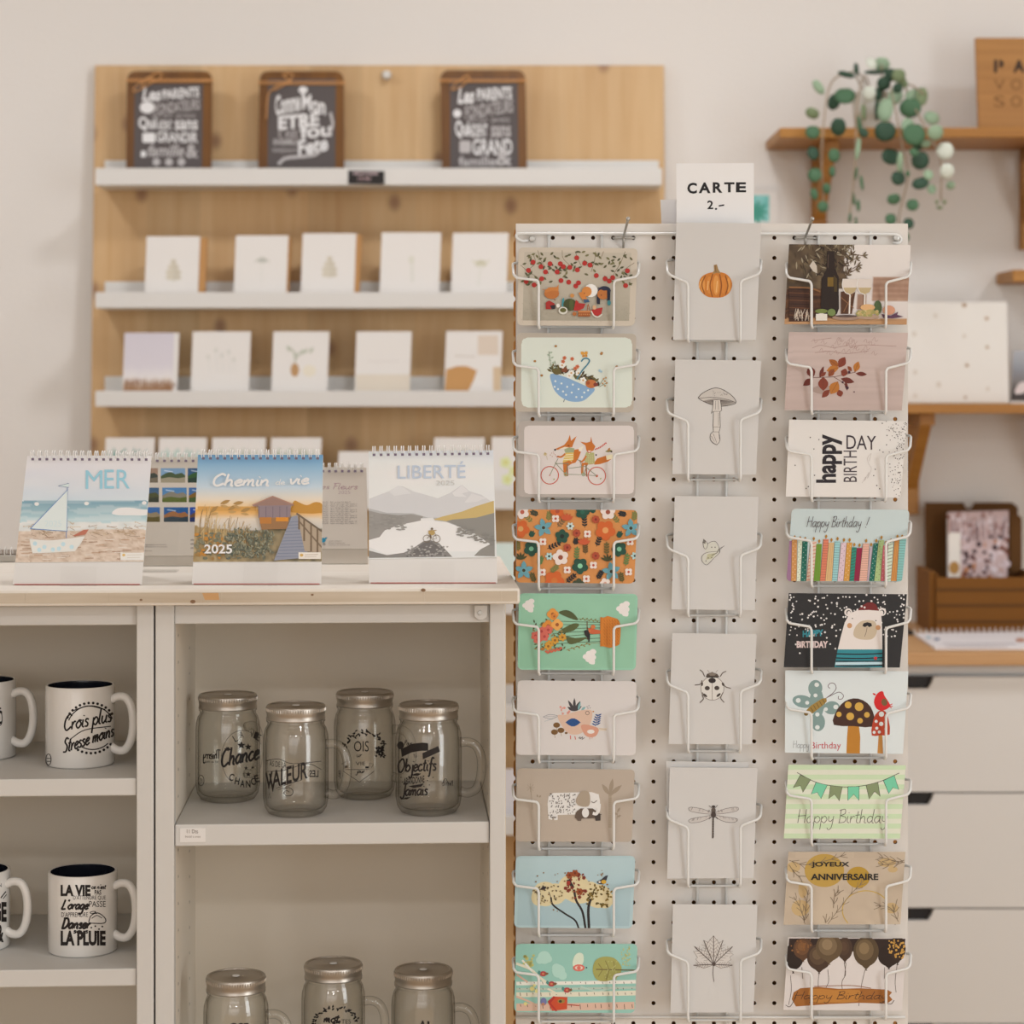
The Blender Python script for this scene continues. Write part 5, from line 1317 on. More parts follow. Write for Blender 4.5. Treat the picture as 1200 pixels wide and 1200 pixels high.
# spiral sheets on the counter
def sheet(P, label, c=(214, 208, 206), h=.006):
    Q = [onz(x, y, ZC) for x, y in P]; m = mat('paper_' + label[:6], c, rough=.6)
    return Q, m
q = [onz(x, y, ZC) for x, y in ((1072, 745), (1214, 743), (1216, 761.5), (1096, 761.5))]
pd = MB().hexa(q, (0, 0, .005)).build('spiral_planner', mat('planner_paper', (218, 210, 208), rough=.6), origin=q[3])
tag(pd, 'white spiral planner lying flat on the counter in front of the cardboard box', 'planner')
mb = MB()
for k in range(22):
    t_ = k/21; c = q[0]*(1-t_) + q[1]*t_ + Vector((0, .002, .006)); mb.tube([c + Vector((0, .006*math.cos(a), .007*math.sin(a))) for a in [math.radians(-50 + 280*j/8) for j in range(9)]], .0008, 5)
mb.build('wire_binding', WIREB, pd, smooth='all', fix=False)
A = Art(lambda x, y, l: onz(x, y, ZC + .0053 + l))
A.ell(1098, 749, 4, 1.6, (120, 130, 150)).ell(1088, 747, 3, 1.2, (130, 170, 180)).ell(1196, 750, 6, 2.5, (180, 130, 110)).line([(1105, 754), (1190, 754)], 1.2, (190, 182, 182)).line([(1108, 757.5), (1180, 757.5)], 1.0, (196, 188, 188)).build(pd)
bk_ = MB().box(at(1058, 0, 4.5).x, at(1072, 0, 4.5).x, 4.50, 4.62, ZC, ZC + .006).build('pen_case', BLACK, origin=at(1065, 745, 4.5), bevel=.002)
tag(bk_, 'flat black case on the counter, just beside the pegboard edge', 'case')
# ================================================================ cards in the wire pockets
def card(view, quad, label, art, rad=0, base=CARDW, group=None, dback=.0, under=None):
    q = quad_view(quad, *view)
    yb = (q[2][1] + q[3][1]) / 2; ytop = (q[0][1] + q[1][1]) / 2
    Db = DP - .0395 + dback; zb = at(0, yb, Db).z; h = at(0, ytop, Db).z - zb
    k = .012 / h
    pr = plane_proj((0, Db, zb), (0, -1, k))
    P = [pr(*p, 0) for p in q]; n = Vector((0, -1, k)).normalized()
    Q = rounded(P, rad, 6) if rad else P
    o = MB().hexa(Q, -n*.0009).build('greeting_card', base, origin=(P[2]+P[3])/2)
    tag(o, label, 'greeting card', group)
    A = Art(pr, view); A.clip = [project(v) for v in Q]
    if under: A.poly([((p[0]-view[0])*view[2], (p[1]-view[1])*view[2]) for p in [project(v) for v in Q]], under)
    if art: art(A, quad)
    A.build(o)
    return o
def project(p):
    d = p - CAM
    return (CX + F*d.x/d.y, HY - F*d.z/d.y)
V1, V2, V3, V4 = (590, 180, 3.75), (590, 480, 5.456), (590, 690, 5.716), (590, 890, 3.87)
V5, V6, V7 = (770, 400, 3.75), (770, 720, 6.664), (770, 880, 3.75)
V8, V9, V10, V11 = (890, 240, 4.615), (890, 480, 5.4545), (890, 680, 5.4545), (890, 880, 3.747)
GL, GM, GR = 'landscape cards in the left column of the wire rack', 'portrait cards in the middle column of the wire rack', 'landscape cards in the right column of the wire rack'
INKC = (56, 46, 42)

def rough_panel(A, x0, y0, x1, y1, c, border, seed):
    A.rect(x0, y0, x1, y1, c, 12); r = random.Random(seed)
    for cx, cy, sx, sy in ((x0, y0, 1, 1), (x1, y0, -1, 1), (x1, y1, -1, -1), (x0, y1, 1, -1)):
        P = [(cx - 2*sx, cy - 2*sy), (cx + 34*sx, cy - 2*sy), (cx + 22*sx, cy + 3*sy*r.random() + sy), (cx + 16*sx, cy + 6*sy), (cx + 11*sx, cy + 5*sy), (cx + 7*sx, cy + 12*sy), (cx + 4*sx, cy + 13*sy), (cx + 3*sx, cy + 24*sy), (cx - 2*sx, cy + 34*sy)]
        A.poly(P, border)

def art_picnic(A, q):
    A.grad([(92, 432), (562, 436), (552, 735), (84, 733)], lambda u, v: mixc((182, 170, 152), (158, 148, 130), (v**2)*.8 + .3*vn(u*30, v*30, 1)*v), 40, 30)
    OL = (92, 88, 58); RD = (168, 44, 38); r = random.Random(2)
    for P in ([(150, 425), (165, 470), (185, 500)], [(258, 425), (262, 460), (290, 490)], [(405, 430), (400, 470), (385, 520)], [(440, 430), (430, 455)], [(535, 430), (515, 480), (490, 520), (478, 545)],
              [(315, 430), (330, 470), (345, 500)], [(75, 490), (110, 520), (150, 545), (165, 575)], [(575, 480), (545, 500), (520, 520)], [(130, 440), (140, 480), (110, 510)]): A.line(P, 2.2, (116, 100, 78))
    for i in range(120):
        x = 90 + 480*r.random(); y = 435 + 150*r.random()*(1 if (x < 200 or x > 470) else .75)
        if y > 520 and 200 < x < 470 and r.random() < .6: continue
        A.leaf(x, y, 20, 4.5, r.choice([20, 45, 70, 130, 160, 200, 320]), r.choice([OL, (112, 106, 70), (78, 76, 52)]))
    A.n += 2
    ap = [(130,477),(165,497),(110,513),(205,484),(185,520),(250,484),(263,497),(236,520),(292,500),(322,458),(325,511),(253,558),(287,565),(330,568),(318,582),(357,482),(381,490),(408,536),(447,550),(465,560),(480,545),(545,515),(100,562),(135,577),(168,550),(537,580)]
    A.dots(ap, 11, RD, 10)
    for i in range(200): A.dots([(70 + 500*r.random(), 655 + 85*r.random())], 1.3, (140, 130, 110), 4)
    A.n += 1; SK = (176, 104, 50)
    # left child
    A.poly([(186, 655), (200, 645), (224, 658), (228, 682), (186, 684)], (158, 42, 36)).ell(212, 614, 33, 25, SK).poly([(182, 600), (200, 588), (235, 586), (242, 574), (242, 604), (215, 602), (185, 612)], (190, 118, 58)).line([(182, 600), (170, 596)], 2, SK).poly([(205, 668), (228, 664), (228, 682), (212, 684)], (40, 36, 40)).leaf(220, 640, 12, 2, -20, (130, 70, 40))
    # picnic things
    A.poly([(258, 640), (266, 632), (268, 672), (256, 672)], (60, 134, 142)).ell(240, 668, 8, 9, (216, 208, 198)).ell(302, 624, 9, 9, (190, 130, 70)).ell(292, 664, 30, 27, (62, 66, 34)).ell(298, 664, 10, 26, (78, 84, 44))
    A.poly([(318, 642), (330, 652), (326, 690), (308, 690)], (170, 48, 40)).poly([(316, 655), (360, 660), (352, 680), (330, 690), (314, 680)], (166, 42, 38)).ell(262, 690, 20, 17, (206, 200, 186)).ell(262, 688, 14, 10, (96, 92, 50)).ell(312, 704, 9, 9, (170, 100, 50))
    A.rect(328, 690, 382, 716, (150, 82, 38)).rect(328, 690, 382, 698, (190, 120, 70)).dots([(334 + 9*i, 706) for i in range(6)], 2.2, (206, 150, 100), 5)
    A.poly([(386, 686), (436, 676), (430, 704), (414, 714), (396, 708)], (168, 44, 40)).line([(386, 692), (398, 712), (416, 718), (434, 706)], 5, (214, 204, 190)).ell(400, 676, 8, 10, (206, 160, 120)).line([(368, 690), (372, 662), (380, 690)], 3, (150, 82, 38))
    # middle figure
    A.ell(384, 602, 30, 29, (222, 216, 208)).ell(366, 606, 22, 22, (196, 124, 60)).poly([(330, 612), (350, 606), (368, 640), (356, 650), (338, 630)], (196, 120, 54)).poly([(350, 640), (372, 640), (380, 652), (356, 656)], (60, 84, 110)).ell(356, 614, 3, 3, (120, 60, 40))
    # right figure
    A.ell(444, 602, 28, 20, (36, 40, 62)).poly([(410, 620), (424, 616), (424, 662), (410, 660)], (30, 32, 48)).ell(438, 618, 26, 23, SK).poly([(455, 600), (470, 610), (468, 650), (456, 646)], (30, 34, 54)).ell(464, 656, 8, 12, (60, 134, 142)).poly([(412, 590), (440, 586), (470, 600), (440, 602)], (36, 40, 62)).ell(430, 622, 2.5, 2.5, (80, 40, 30))
card(V1, [(66, 412), (590, 416), (577, 757), (60, 755)], 'taupe card with apple branches above a picnic, top of the left column', art_picnic, .007, group=GL, under=(192, 178, 160))

def art_umbrella(A, q):
    rough_panel(A, 78, 808, 566, 1116, (206, 208, 194), (176, 163, 147), 3)
    r = random.Random(8)
    A.poly([(207, 968), (212, 1010), (228, 1046), (262, 1076), (300, 1090), (345, 1088), (375, 1068), (402, 1034), (360, 1020), (310, 998), (260, 978)], (128, 158, 188), 3).line([(268, 1080), (264, 1092)], 3, (60, 70, 80))
    A.dots([(228, 1000), (255, 1010), (240, 1035), (280, 1025), (300, 1050), (275, 1060), (330, 1035), (320, 1070), (355, 1050), (225, 1025), (305, 1015), (345, 1070), (372, 1040), (262, 1045)], 4.5, (214, 214, 206), 7)
    for i in range(70):
        t = r.random(); x = 205 + 215*t; y = 962 + 62*t - 22*r.random()
        A.leaf(x, y, 20 + 14*r.random(), 5, r.choice([100, 130, 60, 150, 40]), r.choice([(72, 66, 38), (96, 86, 46), (62, 48, 32), (110, 96, 60)]))
    A.n += 1
    A.ell(235, 958, 18, 14, (98, 86, 48)).ell(268, 950, 14, 12, (120, 66, 40))
    for x, y in ((258, 930), (290, 975), (350, 996), (330, 965), (298, 964)): A.flower(x, y, 15, (220, 214, 204), (190, 150, 100))
    A.ell(385, 1012, 24, 19, (180, 104, 56)).ell(372, 1008, 8, 8, (150, 74, 40)).ell(405, 1015, 10, 9, (120, 52, 40))
    for x, y in ((268, 898), (262, 914), (325, 936), (316, 944), (302, 902)): A.flower(x, y, 9, (192, 106, 70), (150, 70, 40))
    A.line([(322, 992), (345, 955), (368, 928), (378, 910), (368, 900), (352, 902), (342, 914)], 6, (64, 118, 134))
    A.leaf(356, 882, 20, 8, 150, (206, 146, 60)).leaf(356, 882, 18, 8, 40, (206, 146, 60)).leaf(358, 884, 14, 6, 320, (190, 126, 50)).leaf(356, 884, 14, 6, 230, (190, 126, 50))
    for x, y in ((230, 846), (138, 912), (168, 975), (430, 880), (432, 876), (498, 936)): A.ell(x, y, 6, 5, (160, 112, 60))
    A.leaf(420, 960, 14, 5, 70, (150, 178, 190)).leaf(424, 960, 12, 5, 20, (150, 178, 190))
    for P in ([(215, 960), (205, 910), (200, 870)], [(235, 950), (225, 910)], [(420, 1020), (440, 990), (450, 985)], [(420, 1025), (450, 1010)]): A.line(P, 2, (96, 100, 70))
    for i in range(7): A.leaf(203 + i*2.5, 878 + i*11, 15, 4, 150 if i % 2 else 30, (160, 172, 150))
    A.dots([(440, 990), (450, 985), (446, 1000), (454, 1008), (436, 1010), (446, 1020)], 4, (180, 130, 70), 6)
card(V1, [(60, 788), (585, 792), (570, 1137), (50, 1134)], 'mint card with a polka-dot blue umbrella full of flowers, second in the left column', art_umbrella, .007, group=GL, under=(176, 163, 147))

def art_fox(A, q):
    rough_panel(A, 132, 102, 834, 540, (208, 195, 187), (170, 158, 148), 5)
    OR, GR_ = (186, 104, 38), (120, 124, 96); RW_ = (186, 74, 52)
    A.line([(600, 335), (560, 345), (500, 345)], 10, OR)
    # tails and bodies
    A.poly([(575, 345), (600, 312), (650, 296), (690, 290), (696, 312), (668, 332), (620, 348), (585, 352)], OR).poly([(655, 294), (696, 286), (698, 314), (660, 322)], (220, 206, 170))
    A.poly([(440, 345), (430, 290), (445, 258), (480, 252), (495, 272), (480, 310), (460, 340)], OR).poly([(478, 246), (512, 234), (500, 262), (484, 268)], (222, 210, 190))
    A.poly([(400, 262), (450, 262), (448, 320), (412, 345), (378, 338)], (206, 172, 92)).poly([(388, 256), (412, 240), (454, 248), (450, 274), (396, 276)], (150, 154, 118))
    for y in (290, 305, 320): A.line([(385, y), (446, y - 4)], 4, (226, 214, 186))
    A.poly([(330, 252), (388, 226), (412, 196), (425, 160), (432, 200), (468, 168), (446, 220), (440, 240), (400, 244), (348, 258)], OR).ell(330, 257, 8, 6, (40, 34, 34)).poly([(350, 254), (392, 238), (420, 242), (390, 252)], (220, 204, 180)).leaf(408, 230, 16, 4, 0, (120, 56, 30))
    A.line([(395, 282), (370, 302), (345, 300)], 11, OR).line([(352, 296), (340, 304)], 6, (150, 60, 36))
    A.poly([(380, 340), (420, 325), (446, 340), (410, 362), (400, 410), (414, 424), (396, 428), (384, 400)], OR).line([(388, 345), (392, 408)], 14, OR).line([(408, 345), (410, 425)], 8, (150, 78, 30))
    A.poly([(530, 270), (580, 276), (584, 345), (532, 352), (512, 320)], (168, 162, 110)).dots([(530 + 13*(i % 4), 295 + 14*(i//4)) for i in range(16)], 2.4, (214, 204, 160), 5)
    A.poly([(524, 230), (490, 205), (530, 212), (555, 205), (560, 172), (568, 210), (588, 235), (575, 262), (548, 272), (530, 262)], OR).poly([(536, 262), (548, 284), (560, 262)], (220, 206, 186))
    A.line([(535, 262), (545, 274), (560, 270)], 5, (180, 54, 44)).line([(585, 255), (620, 240), (658, 212)], 9, (178, 50, 44))
    for k in range(7): A.line([(590 + k*10, 246 - k*5), (596 + k*10, 256 - k*5)], 3, (216, 196, 180))
    A.line([(530, 296), (505, 330), (486, 330)], 11, OR).ell(592, 290, 5, 6, (40, 34, 34))
    A.line([(540, 350), (520, 346), (505, 360), (504, 410)], 15, OR).line([(528, 352), (532, 428)], 8, (150, 78, 30))
    # bicycle
    for cx, cy in ((296, 420), (597, 424)): A.ring(cx, cy, 56, 5.5, RW_, 32).ell(cx, cy, 8 if cx > 500 else 4, None, RW_)
    A.line([(297, 418), (340, 330), (350, 312)], 3.5, GR_, 0).line([(330, 338), (398, 414), (512, 416), (490, 322)], 4, GR_, 0).line([(334, 345), (420, 345), (420, 376), (520, 362), (597, 424)], 4, GR_, 0).line([(398, 414), (412, 345)], 4, GR_, 0).line([(512, 416), (536, 352)], 4, GR_, 0).line([(512, 416), (597, 424)], 3, GR_, 0).line([(470, 320), (496, 328)], 4, GR_, 0)
    for cx in (398, 512): A.ring(cx, 414, 10, 5, (140, 150, 116), 16)
    A.leaf(255, 290, 26, 10, 20, (190, 170, 130)).leaf(268, 288, 16, 6, 100, (176, 150, 100)).line([(276, 295), (280, 320)], 2, (170, 150, 110)).dots([(300, 290), (312, 300), (322, 282), (318, 272), (334, 296), (308, 278), (330, 288), (344, 300)], 3, (170, 110, 90), 5)
    A.leaf(650, 268, 48, 8, 8, (130, 120, 70)).leaf(668, 266, 26, 7, 60, (170, 110, 56)).leaf(682, 268, 16, 5, -10, (60, 50, 40)).leaf(318, 450, 14, 4, 40, (150, 150, 80)).leaf(616, 446, 14, 4, 40, (150, 150, 80))
card(V2, [(97, 72), (858, 78), (842, 565), (88, 558)], 'grey-edged card with two foxes riding a tandem bicycle', art_fox, .007, group=GL, under=(170, 158, 148))

def art_floral(A, q):
    TE, DG, OR, RD, WH, BL, GN = (98, 148, 156), (34, 72, 56), (196, 92, 38), (164, 70, 44), (222, 204, 192), (38, 38, 36), (96, 120, 66)
    def sprig(x, y, L, a, c, n=4, w=6, ll=24):
        ar = math.radians(a); dx, dy = math.cos(ar), -math.sin(ar); A.line([(x, y), (x + dx*L, y + dy*L)], 3.5, c, 0)
        for i in range(n):
            t = (i + .6)/n; px, py = x + dx*L*t, y + dy*L*t
            A.leaf(px, py, ll, w, a + 48, c).leaf(px, py, ll, w, a - 48, c)
        A.leaf(x + dx*L*.95, y + dy*L*.95, ll, w, a, c)
    for x, y, L, a, c in ((185, 720, 66, 135, (120, 116, 62)), (225, 672, 40, 160, (60, 60, 44)), (285, 712, 50, 80, (120, 116, 62)), (345, 752, 66, 50, (120, 92, 60)), (520, 755, 66, 92, BL), (590, 655, 30, 150, DG), (740, 725, 66, 130, (120, 116, 62)), (790, 672, 40, 170, BL), (835, 712, 46, 85, (120, 116, 62)), (170, 815, 26, 60, DG), (280, 890, 80, 25, BL), (595, 875, 66, 70, BL), (455, 865, 30, 70, BL), (465, 960, 66, 85, GN), (525, 925, 56, 92, (100, 76, 40)), (730, 820, 30, 60, DG), (95, 905, 50, 95, (110, 100, 50)), (225, 995, 46, 70, GN), (300, 1040, 50, 40, (120, 116, 62)), (660, 930, 66, 90, (110, 96, 50)), (780, 1000, 66, 80, GN), (200, 1105, 50, 110, (90, 80, 40)), (400, 1105, 66, 40, BL), (600, 1085, 50, 60, BL), (760, 1105, 50, 100, (90, 80, 40))): sprig(x, y, L, a, c)
    for x, y, s in ((110, 960, 1), (665, 970, 1)):
        for a in (30, 60, 90, 120, 150): A.leaf(x, y, 50, 7, a, (64, 66, 36))
    for x, y, rot in ((256, 755, .3), (815, 758, .1), (130, 1028, 0), (690, 1035, .2)):
        for k in range(5): A.leaf(x, y, 62, 17, 90 + 72*k + rot*40, TE)
        A.ell(x, y, 15, 15, (116, 160, 160)).ell(x, y, 11, 11, (58, 52, 32))
    for x, y, r, c, cc in ((110, 762, 58, OR, (200, 150, 90)), (652, 772, 66, OR, (214, 150, 90)), (325, 1095, 66, OR, (196, 110, 50)), (345, 650, 46, OR, RD), (375, 810, 46, DG, (20, 30, 24)), (505, 655, 46, DG, (40, 90, 70)), (178, 890, 50, DG, (120, 176, 140)), (740, 892, 50, DG, (120, 176, 140)), (490, 1000, 54, DG, (130, 190, 150)), (365, 945, 52, WH, (140, 72, 50)), (120, 655, 46, WH, (176, 90, 70)), (668, 655, 50, WH, (150, 76, 54)), (480, 1118, 40, (60, 70, 50), (30, 30, 30)), (650, 1112, 36, WH, (200, 150, 130))):
        A.flower(x, y, r, c, cc, 5, .5, hsh(x, y)*6)
    for x, y in ((333, 697), (537, 795), (252, 845), (810, 845), (575, 995), (408, 1025), (530, 1082), (248, 1040), (800, 1038)): A.flower(x, y, 27, WH, (170, 70, 50), 4, .7, .78)
    for x, y, c in ((427, 745, (190, 200, 190)), (292, 938, (170, 196, 190)), (840, 935, (170, 196, 190))): A.flower(x, y, 26, c, (40, 60, 60), 6, .8)
    for x, y in ((590, 702), (468, 790), (408, 882), (590, 935)): A.flower(x, y, 26, RD, (120, 40, 30), 7, .3)
    for x, y in ((405, 710), (515, 865)):
        for a in (35, 62, 90, 118, 145): A.leaf(x, y, 50, 10, a, (190, 84, 48))
card(V2, [(90, 638), (858, 642), (836, 1113), (78, 1106)], 'orange card covered with teal, green and white folk flowers', art_floral, .007, group=GL, under=(200, 132, 72))

def cloud(A, x, y, s, c=(222, 212, 204), rot=0):
    for dx, dy, r in ((-30, 0, 22), (-8, -22, 22), (-14, 20, 20), (10, 34, 22), (18, -34, 22), (12, 4, 26)): A.ell(x + dx*s, y + dy*s, r*s*1.1, r*s*.9, c)
    A.n += 1; A.rect(x + 4*s, y - 54*s, x + 32*s, y + 54*s, c, 10)
def art_basket(A, q):
    A.grad([(120, 45), (885, 45), (872, 530), (108, 530)], lambda u, v: mixc((146, 188, 158), (134, 176, 146), .5*v + .6*vn(u*6, v*5, 3)), 20, 14)
    cloud(A, 172, 112, .85); cloud(A, 806, 134, .95); cloud(A, 582, 455, .95)
    ST = (70, 76, 46)
    for y0, y1 in ((215, 225), (240, 240), (270, 262), (300, 282), (330, 300), (352, 330), (372, 352)): A.line([(330, y0), (450, (y0+y1)/2), (650, y1)], 3.5, ST)
    A.line([(560, 215), (562, 340)], 6, (96, 66, 40)).line([(500, 200), (640, 215)], 3, (120, 110, 60)).line([(420, 410), (560, 370), (648, 360)], 3, (130, 110, 60))
    for k in range(9): A.leaf(430 + k*17, 408 - k*5, 20, 4, 40 if k % 2 else -30, (140, 116, 60)); A.leaf(510 + k*14, 200 + k*1.5, 18, 4, 30 if k % 2 else -40, (120, 116, 66))
    for P, c in (([(370, 160), (420, 142), (470, 165), (500, 210), (440, 195)], (76, 82, 48)), ([(365, 292), (410, 260), (470, 232), (508, 240), (470, 280), (410, 292)], (82, 88, 50)), ([(420, 320), (480, 330), (560, 325), (500, 360), (440, 370)], (84, 88, 50))): A.poly(P, c, 3)
    r = random.Random(5)
    for i in range(70): A.leaf(205 + 200*r.random(), 180 + 230*r.random(), 24, 5, 360*r.random(), r.choice([(96, 96, 56), (70, 72, 44), (140, 120, 70)]))
    A.n += 1
    for x, y, c, rr in ((330, 170, (214, 140, 60), 40), (300, 250, (208, 132, 54), 42), (360, 240, (222, 156, 80), 40), (340, 185, (200, 120, 50), 22)): A.flower(x, y, rr, c, (150, 84, 40), 4, .4)
    for x, y in ((255, 285), (300, 275), (215, 315), (275, 320), (230, 340)): A.flower(x, y, 32, (200, 100, 84), (170, 64, 60), 5, .5, x)
    for x, y in ((310, 370), (345, 345), (395, 325), (300, 385)): A.flower(x, y, 28, (196, 140, 50), (140, 90, 30), 6, .6, y)
    for k in range(9): A.leaf(300 + k*12, 425 - k*3, 26, 8, 200 if k % 2 else 160, (190, 96, 70))
    A.ell(262, 404, 14, 10, (170, 110, 50))
    A.poly([(568, 262), (600, 268), (650, 278), (650, 300), (600, 304), (570, 298)], (190, 90, 54)).ell(600, 255, 16, 14, (200, 110, 60)).line([(585, 280), (560, 290)], 9, (200, 110, 60)).poly([(540, 282), (566, 278), (580, 310), (576, 358), (568, 354), (566, 330), (548, 314)], (40, 36, 34), 2)
    A.rect(648, 190, 664, 386, (184, 106, 36)).poly([(662, 196), (740, 194), (775, 215), (785, 270), (780, 350), (765, 380), (662, 384)], (196, 116, 40), 2)
    for i in range(6):
        for j in range(8): A.line([(672 + i*18, 205 + j*22), (680 + i*18, 222 + j*22)], 2.4, (160, 88, 28), 0)
card(V3, [(103, 30), (900, 34), (886, 545), (95, 542)], 'mint green card with a flower balloon hanging from a sideways basket', art_basket, .007, group=GL, under=(142, 186, 158))

def art_birds(A, q):
    NV, PK, BR = (36, 72, 122), (196, 146, 122), (112, 78, 40)
    for a, L in ((90, 90), (60, 80), (120, 86), (35, 60), (148, 56)): A.leaf(475, 820, L, 10, a, (64, 58, 60))
    A.leaf(500, 815, 60, 8, 75, (120, 160, 160)).leaf(520, 815, 40, 8, 40, (120, 160, 160)).dots([(560, 790), (572, 784), (580, 798), (566, 800)], 4, (110, 100, 110), 5)
    A.dots([(382, 792, 8), (395, 800, 6), (408, 798, 9), (388, 812, 7), (398, 836, 8), (432, 832, 10), (440, 822, 9)], 8, (206, 140, 124), 7).line([(385, 800), (395, 850)], 2, (180, 120, 110))
    A.poly([(362, 850), (410, 845), (470, 826), (530, 812), (575, 810), (595, 825), (590, 880), (560, 940), (500, 975), (440, 970), (395, 925)], (204, 170, 148), 3).leaf(415, 895, 102, 28, 0, NV)
    A.dots([(440 + 12*i, 888 + 14*(i % 2)) for i in range(6)], 2, (20, 40, 70), 4).ring(562, 832, 12, 3, (60, 50, 50), a0=0, a1=360).ell(602, 822, 6, 5, (180, 120, 60))
    A.poly([(518, 918), (560, 910), (630, 930), (640, 945), (620, 985), (580, 994), (545, 978)], (200, 142, 118), 3).ell(585, 957, 25, 14, (218, 206, 196)).poly([(630, 930), (695, 935), (685, 950), (640, 948)], (206, 186, 164)).line([(640, 935), (692, 945)], 2, (150, 130, 110))
    A.line([(615, 920), (625, 880), (635, 840)], 4, NV)
    for k in range(5): y = 915 - k*16; A.leaf(617 + k*4, y, 40 - k*3, 5, 30, NV).leaf(617 + k*4, y, 30 - k*2, 5, 150, NV)
    for x, y in ((356, 913), (385, 948), (342, 960)): A.ell(x, y, 23, 18, BR).line([(x, y + 16), (x + 4, y + 38)], 3, (150, 130, 100))
    A.ell(420, 966, 10, 7, BR).line([(265, 858), (310, 842), (362, 852), (318, 872), (268, 860)], 2.5, (110, 110, 118)).line([(275, 888), (330, 872)], 2, (150, 160, 160)).line([(285, 856), (350, 856)], 2, (130, 130, 134))
    A.line([(448, 982), (450, 1008)], 5, (196, 84, 64)).line([(478, 988), (484, 1010)], 5, (196, 84, 64)).line([(578, 994), (578, 1008)], 3, (200, 120, 96)).line([(595, 992), (594, 1004)], 3, (200, 120, 96))
    A.line([(500, 1002), (515, 992), (512, 1006), (530, 992), (526, 1008), (545, 996)], 3, (60, 54, 58))
card(V3, [(95, 613), (890, 620), (886, 1116), (85, 1112)], 'pale grey card with two nested birds and a blue wing', art_birds, .006, group=GL, under=(203, 193, 186))

def art_eleph(A, q):
    LT, DK_, TA = (216, 208, 200), (74, 62, 52), (150, 132, 112)
    A.line([(483, 310), (483, 160)], 15, (160, 142, 122), 0)
    for k in range(14): A.line([(477, 165 + k*10), (490, 165 + k*10)], 1.6, TA, 0)
    for a, L in ((80, 78), (125, 62), (40, 72), (55, 20)): A.leaf(482, 162, L, 10, a, TA)
    A.line([(515, 270), (518, 240)], 2, TA); A.leaf(516, 240, 26, 5, 60, TA).leaf(516, 262, 20, 5, 30, TA).leaf(516, 250, 18, 5, 150, TA)
    A.line([(132, 228), (124, 130)], 1.8, TA, 0)
    for a in range(0, 360, 45): A.line([(122, 128), (122 + 20*math.cos(math.radians(a)), 128 - 20*math.sin(math.radians(a)))], 1.6, TA, 0)
    A.leaf(155, 172, 14, 4, 100, TA).leaf(160, 172, 14, 4, 40, TA)
    A.poly([(205, 165), (225, 152), (300, 150), (400, 148), (432, 158), (438, 190), (438, 220), (425, 250), (300, 250), (246, 252), (246, 274), (230, 276), (228, 255), (220, 274), (204, 270), (200, 200)], LT).line([(430, 200), (425, 235), (405, 245)], 24, LT)
    r = random.Random(6)
    for i in range(120):
        x = 205 + 120*r.random(); y = 158 + 92*r.random() if x > 246 or r.random() < .8 else 255 + 14*r.random(); A.leaf(x, y, 7, 2, 60 + 50*r.random(), (90, 80, 74))
    A.n += 1
    A.poly([(330, 180), (345, 152), (365, 142), (388, 150), (393, 185), (385, 212), (350, 212), (332, 200)], (160, 142, 122), 3).line([(398, 190), (410, 196), (424, 186)], 2.4, DK_)
    A.poly([(325, 262), (332, 235), (350, 222), (405, 222), (440, 248), (440, 276), (425, 278), (420, 266), (355, 268), (352, 278), (338, 278)], (92, 76, 64)).ell(372, 242, 16, 22, LT).line([(330, 240), (326, 266)], 5, (92, 76, 64)).poly([(412, 250), (438, 246), (440, 277), (418, 278)], (62, 52, 46)).line([(438, 252), (446, 248)], 2, DK_)
    A.line([(405, 244), (422, 246), (432, 222)], 14, LT)
card(V4, [(62, 40), (596, 46), (582, 374), (55, 372)], 'beige card with a speckled white elephant and its dark calf', art_eleph, .006, group=GL, under=(174, 157, 140))

